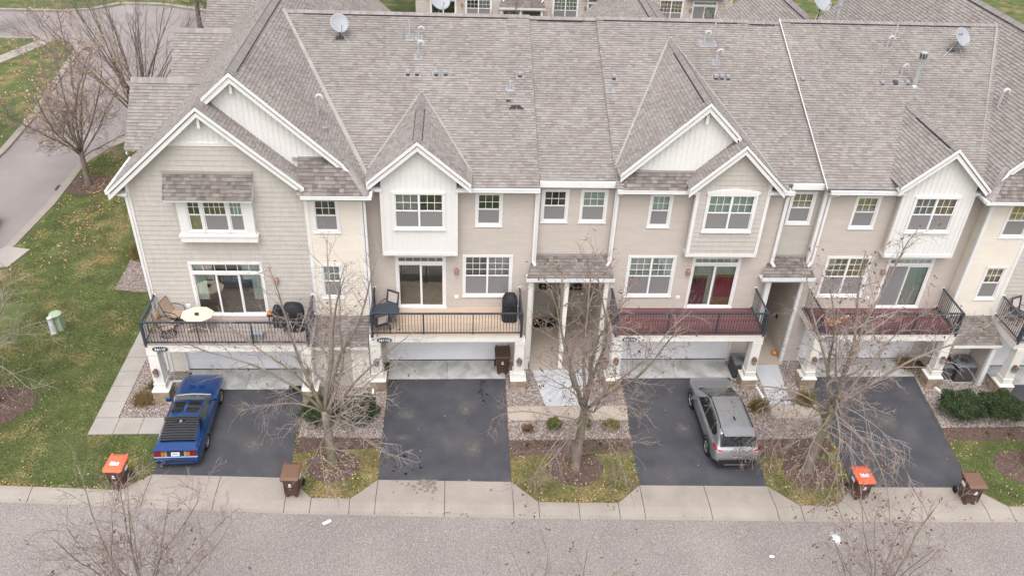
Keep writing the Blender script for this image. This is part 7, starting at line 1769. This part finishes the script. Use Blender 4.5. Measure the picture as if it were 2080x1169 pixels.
# ================================================================ UTILITIES
def condenser(label, loc, s=.38, h=.82, cover=False):
    T = empty('air_conditioner', loc); tag(T, label, 'air conditioner', 'air conditioner units'); b = MB(); b.box(-s, s, -s, s, .02, h-.06); obj('cabinet', b, 'ac_metal', T, True)
    g = MB()
    for i in range(14):
        z = .08+i*(h-.18)/14
        for q in (1, -1): g.box(-s-.012, s+.012, q*s-.006, q*s+.006, z, z+.014); g.box(q*s-.006, q*s+.006, -s-.012, s+.012, z, z+.014)
    stuff(obj('louvers', g, 'ac_metal', T, True))
    t = MB(); t.box(-s-.01, s+.01, -s-.01, s+.01, h-.07, h-.03); t.lathe([(s*.9, h-.03), (s*.88, h+.0), (s*.72, h+.01), (s*.7, h-.02), (.02, h-.025)], 20); obj('top', t, 'ac_top', T, True)
    k = MB(); 
    for a in range(12): k.bar((.1*math.cos(a*.5236), .1*math.sin(a*.5236), h+.0), (s*.75*math.cos(a*.5236), s*.75*math.sin(a*.5236), h+.0), .012, .008)
    k.lathe([(.11, h-.01), (.1, h+.015), (.02, h+.02)], 12); obj('fan_guard', k, 'ac_metal', T, True)
    obj('pad', MB().box(-s-.06, s+.06, -s-.06, s+.06, 0, .03), 'garage_slab', T, True); return T
condenser('air conditioner between the SUV garage and its right column', (14.50, -.85, .0)); condenser('air conditioner under the small porch roof at the right', (24.15, -1.15, .0), .40, .9); condenser('dark air conditioner half hidden behind the right deck column', (23.35, -1.1, 0), .3, .75)
m = MB(); m.box(14.2, 14.45, -.07, -.02, 1.3, 1.6); m.box(14.55, 14.68, -.07, -.02, 1.25, 1.7); o = obj('meter_box', m, 'galv', H)
T = empty('utility_pedestal', (-15.10, 2.38, 0)); T.scale = (.88, .88, .95); tag(T, 'green ribbed utility pedestal on the side lawn', 'utility box')
m = MB(); m.add([(-.24,-.22,0),(.24,-.22,0),(.24,.22,0),(-.24,.22,0),(-.2,-.18,.82),(.2,-.18,.82),(.2,.18,.82),(-.2,.18,.82)], [(0,1,5,4),(1,2,6,5),(2,3,7,6),(3,0,4,7),(4,5,6,7)]); obj('cabinet', m, 'utility_green', T, True)
for i in range(6): z = .12+i*.11; k = .245-.05*z; obj('rib', MB().box(-k, k, -k+.01, k-.01, z, z+.035), 'utility_green', T, True)
obj('cap', MB().lathe([(.30, .80), (.30, .86), (.2, .92), (.02, .94)], 16), 'utility_green', T, True)
T = empty('marker_post', (-15.22, 2.06, 0)); T.scale = (.8, .8, .95); tag(T, 'pale clear plastic tube standing beside the green pedestal', 'marker post')
obj('tube', MB().lathe([(.17, 0), (.16, .05), (.13, .8), (.11, .84)], 14), 'utility_clear', T, True); obj('cap', MB().lathe([(.14, .82), (.14, .88), (.05, .90)], 14), 'utility_clear', T, True)
def dish(label, base, top, r=.42, az=R(-70), el=R(42), logo=False):
    T = empty('satellite_dish', base); tag(T, label, 'satellite dish'); B = Vector(base); t = Vector(top)-B
    n = Vector((math.cos(az)*math.cos(el), math.sin(az)*math.cos(el), math.sin(el))); q = n.to_track_quat('Z', 'Y').to_matrix()
    m = MB(); m.lathe([(.01, -.09), (r*.5, -.07), (r*.85, -.02), (r, .02), (r*1.0, .03), (r*.84, -.008), (r*.5, -.055), (.01, -.075)], 26, t, 0, 0, q @ Matrix.Diagonal((1, 1.1, 1))); obj('reflector', m, 'dish_grey', T, True, True)
    s = MB(); s.tube([(0, 0, 0), tuple(t*.55), tuple(t-n*.09)], .025, 8); s.box(-.16, .16, -.13, .13, .0, .05); s.bar(tuple(t-n*.16-q.col[0]*.1), tuple(t-n*.16+q.col[0]*.1), .1, .12); obj('mount', s, 'ac_metal', T, True)
    a = MB(); f = t+n*.38-q.col[1]*r*.75; a.tube([tuple(t-q.col[1]*r*.95), tuple(f)], .014, 6); a.lathe([(.035, -.05), (.035, .05)], 8, f, 0, 0, q); obj('feed_arm', a, 'dish_grey', T, True)
    st_ = MB()
    for k in (1, -1): st_.tube([tuple(t*.6), (k*.45, -.35, -.16)], .008, 5)
    obj('brace', st_, 'galv', T, True)
    if logo:
        g = MB(); c = t+q @ Vector((0, .12, -.045)); g.obox(c-q.col[0]*.11, q.col[0]*.09, q.col[1]*.07, n*.004); g.obox(c+q.col[0]*.02, q.col[0]*.09, q.col[1]*.07, n*.004); obj('dish_mark', g, 'plate_ink', T, True)
    return T
dish('grey satellite dish on the roof near the end gable valley', (-2.48, 6.65, roof_z(6.65)), (-2.45, 6.62, 12.40), .38); dish('satellite dish with dark mark on the roof at the right', (23.6, 6.55, roof_z(6.55)+.07), (23.9, 6.45, 12.43), .40, logo=True)
dish('satellite dish standing behind the ridge at the right', (18.7, 9.6, 12.43-.45*1.5), (18.75, 9.55, 12.95), .45); dish('satellite dish half hidden behind the ridge over the cedar-deck house', (1.6, 10.2, 12.43-.45*2.1), (1.6, 10.15, 12.45), .45)
m = MB(); zb_ = 12.43-.45*1.6; m.lathe([(.1, 0), (.1, 1.0), (.14, 1.0), (.14, 1.3), (.15, 1.3), (.03, 1.36)], 12, (19.65, 9.7, zb_)); obj('flue', m, 'galv', I)
o = obj('floor_mat', MB().box(-4.5, -4.0, -2.05, -1.55, .022, .03), 'rubber'); tag(o, 'black mat at the corner of the end garage by the column', 'mat')
o = obj('splash_spout', MB().obox((22.85,-2.35,.02), (.1,0,0), (-.18,.5,0), (0,0,.08)), 'white_trim'); tag(o, 'white downspout extension lying in the rock by the right hand hedge', 'downspout')
o = obj('splash_spout', MB().obox((15.0,-2.55,.02), (.1,0,0), (-.1,.75,.05), (0,0,.09)), 'white_trim'); tag(o, 'white downspout extension beside the pale breezeway path', 'downspout')
o = obj('splash_spout', MB().obox((8.15,-1.5,.02), (.1,0,0), (.0,.9,.15), (0,0,.09)), 'white_trim'); tag(o, 'white downspout extension beside the double entry path', 'downspout')
o = obj('splash_spout', MB().obox((-9.2,-1.35,.04), (.5,-.0,.0), (.0,.09,0), (0,0,.08)), 'white_trim'); tag(o, 'white downspout extension in the rock behind the end house column', 'downspout')
m = MB(); pts = [(8.2+.25*i/3, -5.55+.02*math.sin(i), .02) for i in range(4)]; o = obj('drip_hose', MB().tube([(6.9,-5.75,.02),(7.3,-5.62,.02),(7.8,-5.52,.02),(8.3,-5.48,.02)], .014, 6), 'rubber'); tag(o, 'black drip hose lying on the mulch before the double entry', 'hose')
# garland on the mint-blind deck railing
n = 240; t = rng.uniform(0, 1, n); A = np.c_[16.95+1.0*t+rng.normal(0, .05, n), -1.8+rng.normal(0, .05, n), 3.80-.35*np.sin(np.pi*t)+rng.normal(0, .06, n)]; s_ = rng.uniform(.02, .05, n)
o = link('garland', scatter_mesh('garland', A, leaf_v, leaf_f, np.stack([s_, s_, s_], 1), rng.uniform(0, 6.28, n), rng.uniform(0, 2.5, n), ['orange_leaf'], rng.random(n))); tag(o, 'orange autumn garland on the mint-blind deck railing', 'garland', kind='stuff')
# ================================================================ FAR ROW BEHIND
def far_copy(src, dx, dy, label):
    c = src.copy(); C.objects.link(c); c.location = Vector(src.location)+Vector((dx, dy, 0)); c['label'] = label; c['group'] = 'houses of the row behind'
    for ch in list(src.children):
        if ch.name.startswith(('number_plaque', 'vent_pipe', 'roof_vent', 'flue')): continue
        copy_tree(ch, c)
    return c
far_copy(G, .35, 36.5, 'distant house seen over the ridge behind the cedar-deck roof'); far_copy(H, .35, 36.5, 'distant house seen over the ridge behind the stepped gable roof'); far_copy(I, .35, 36.5, 'distant house seen over the ridge behind the right hand dish')
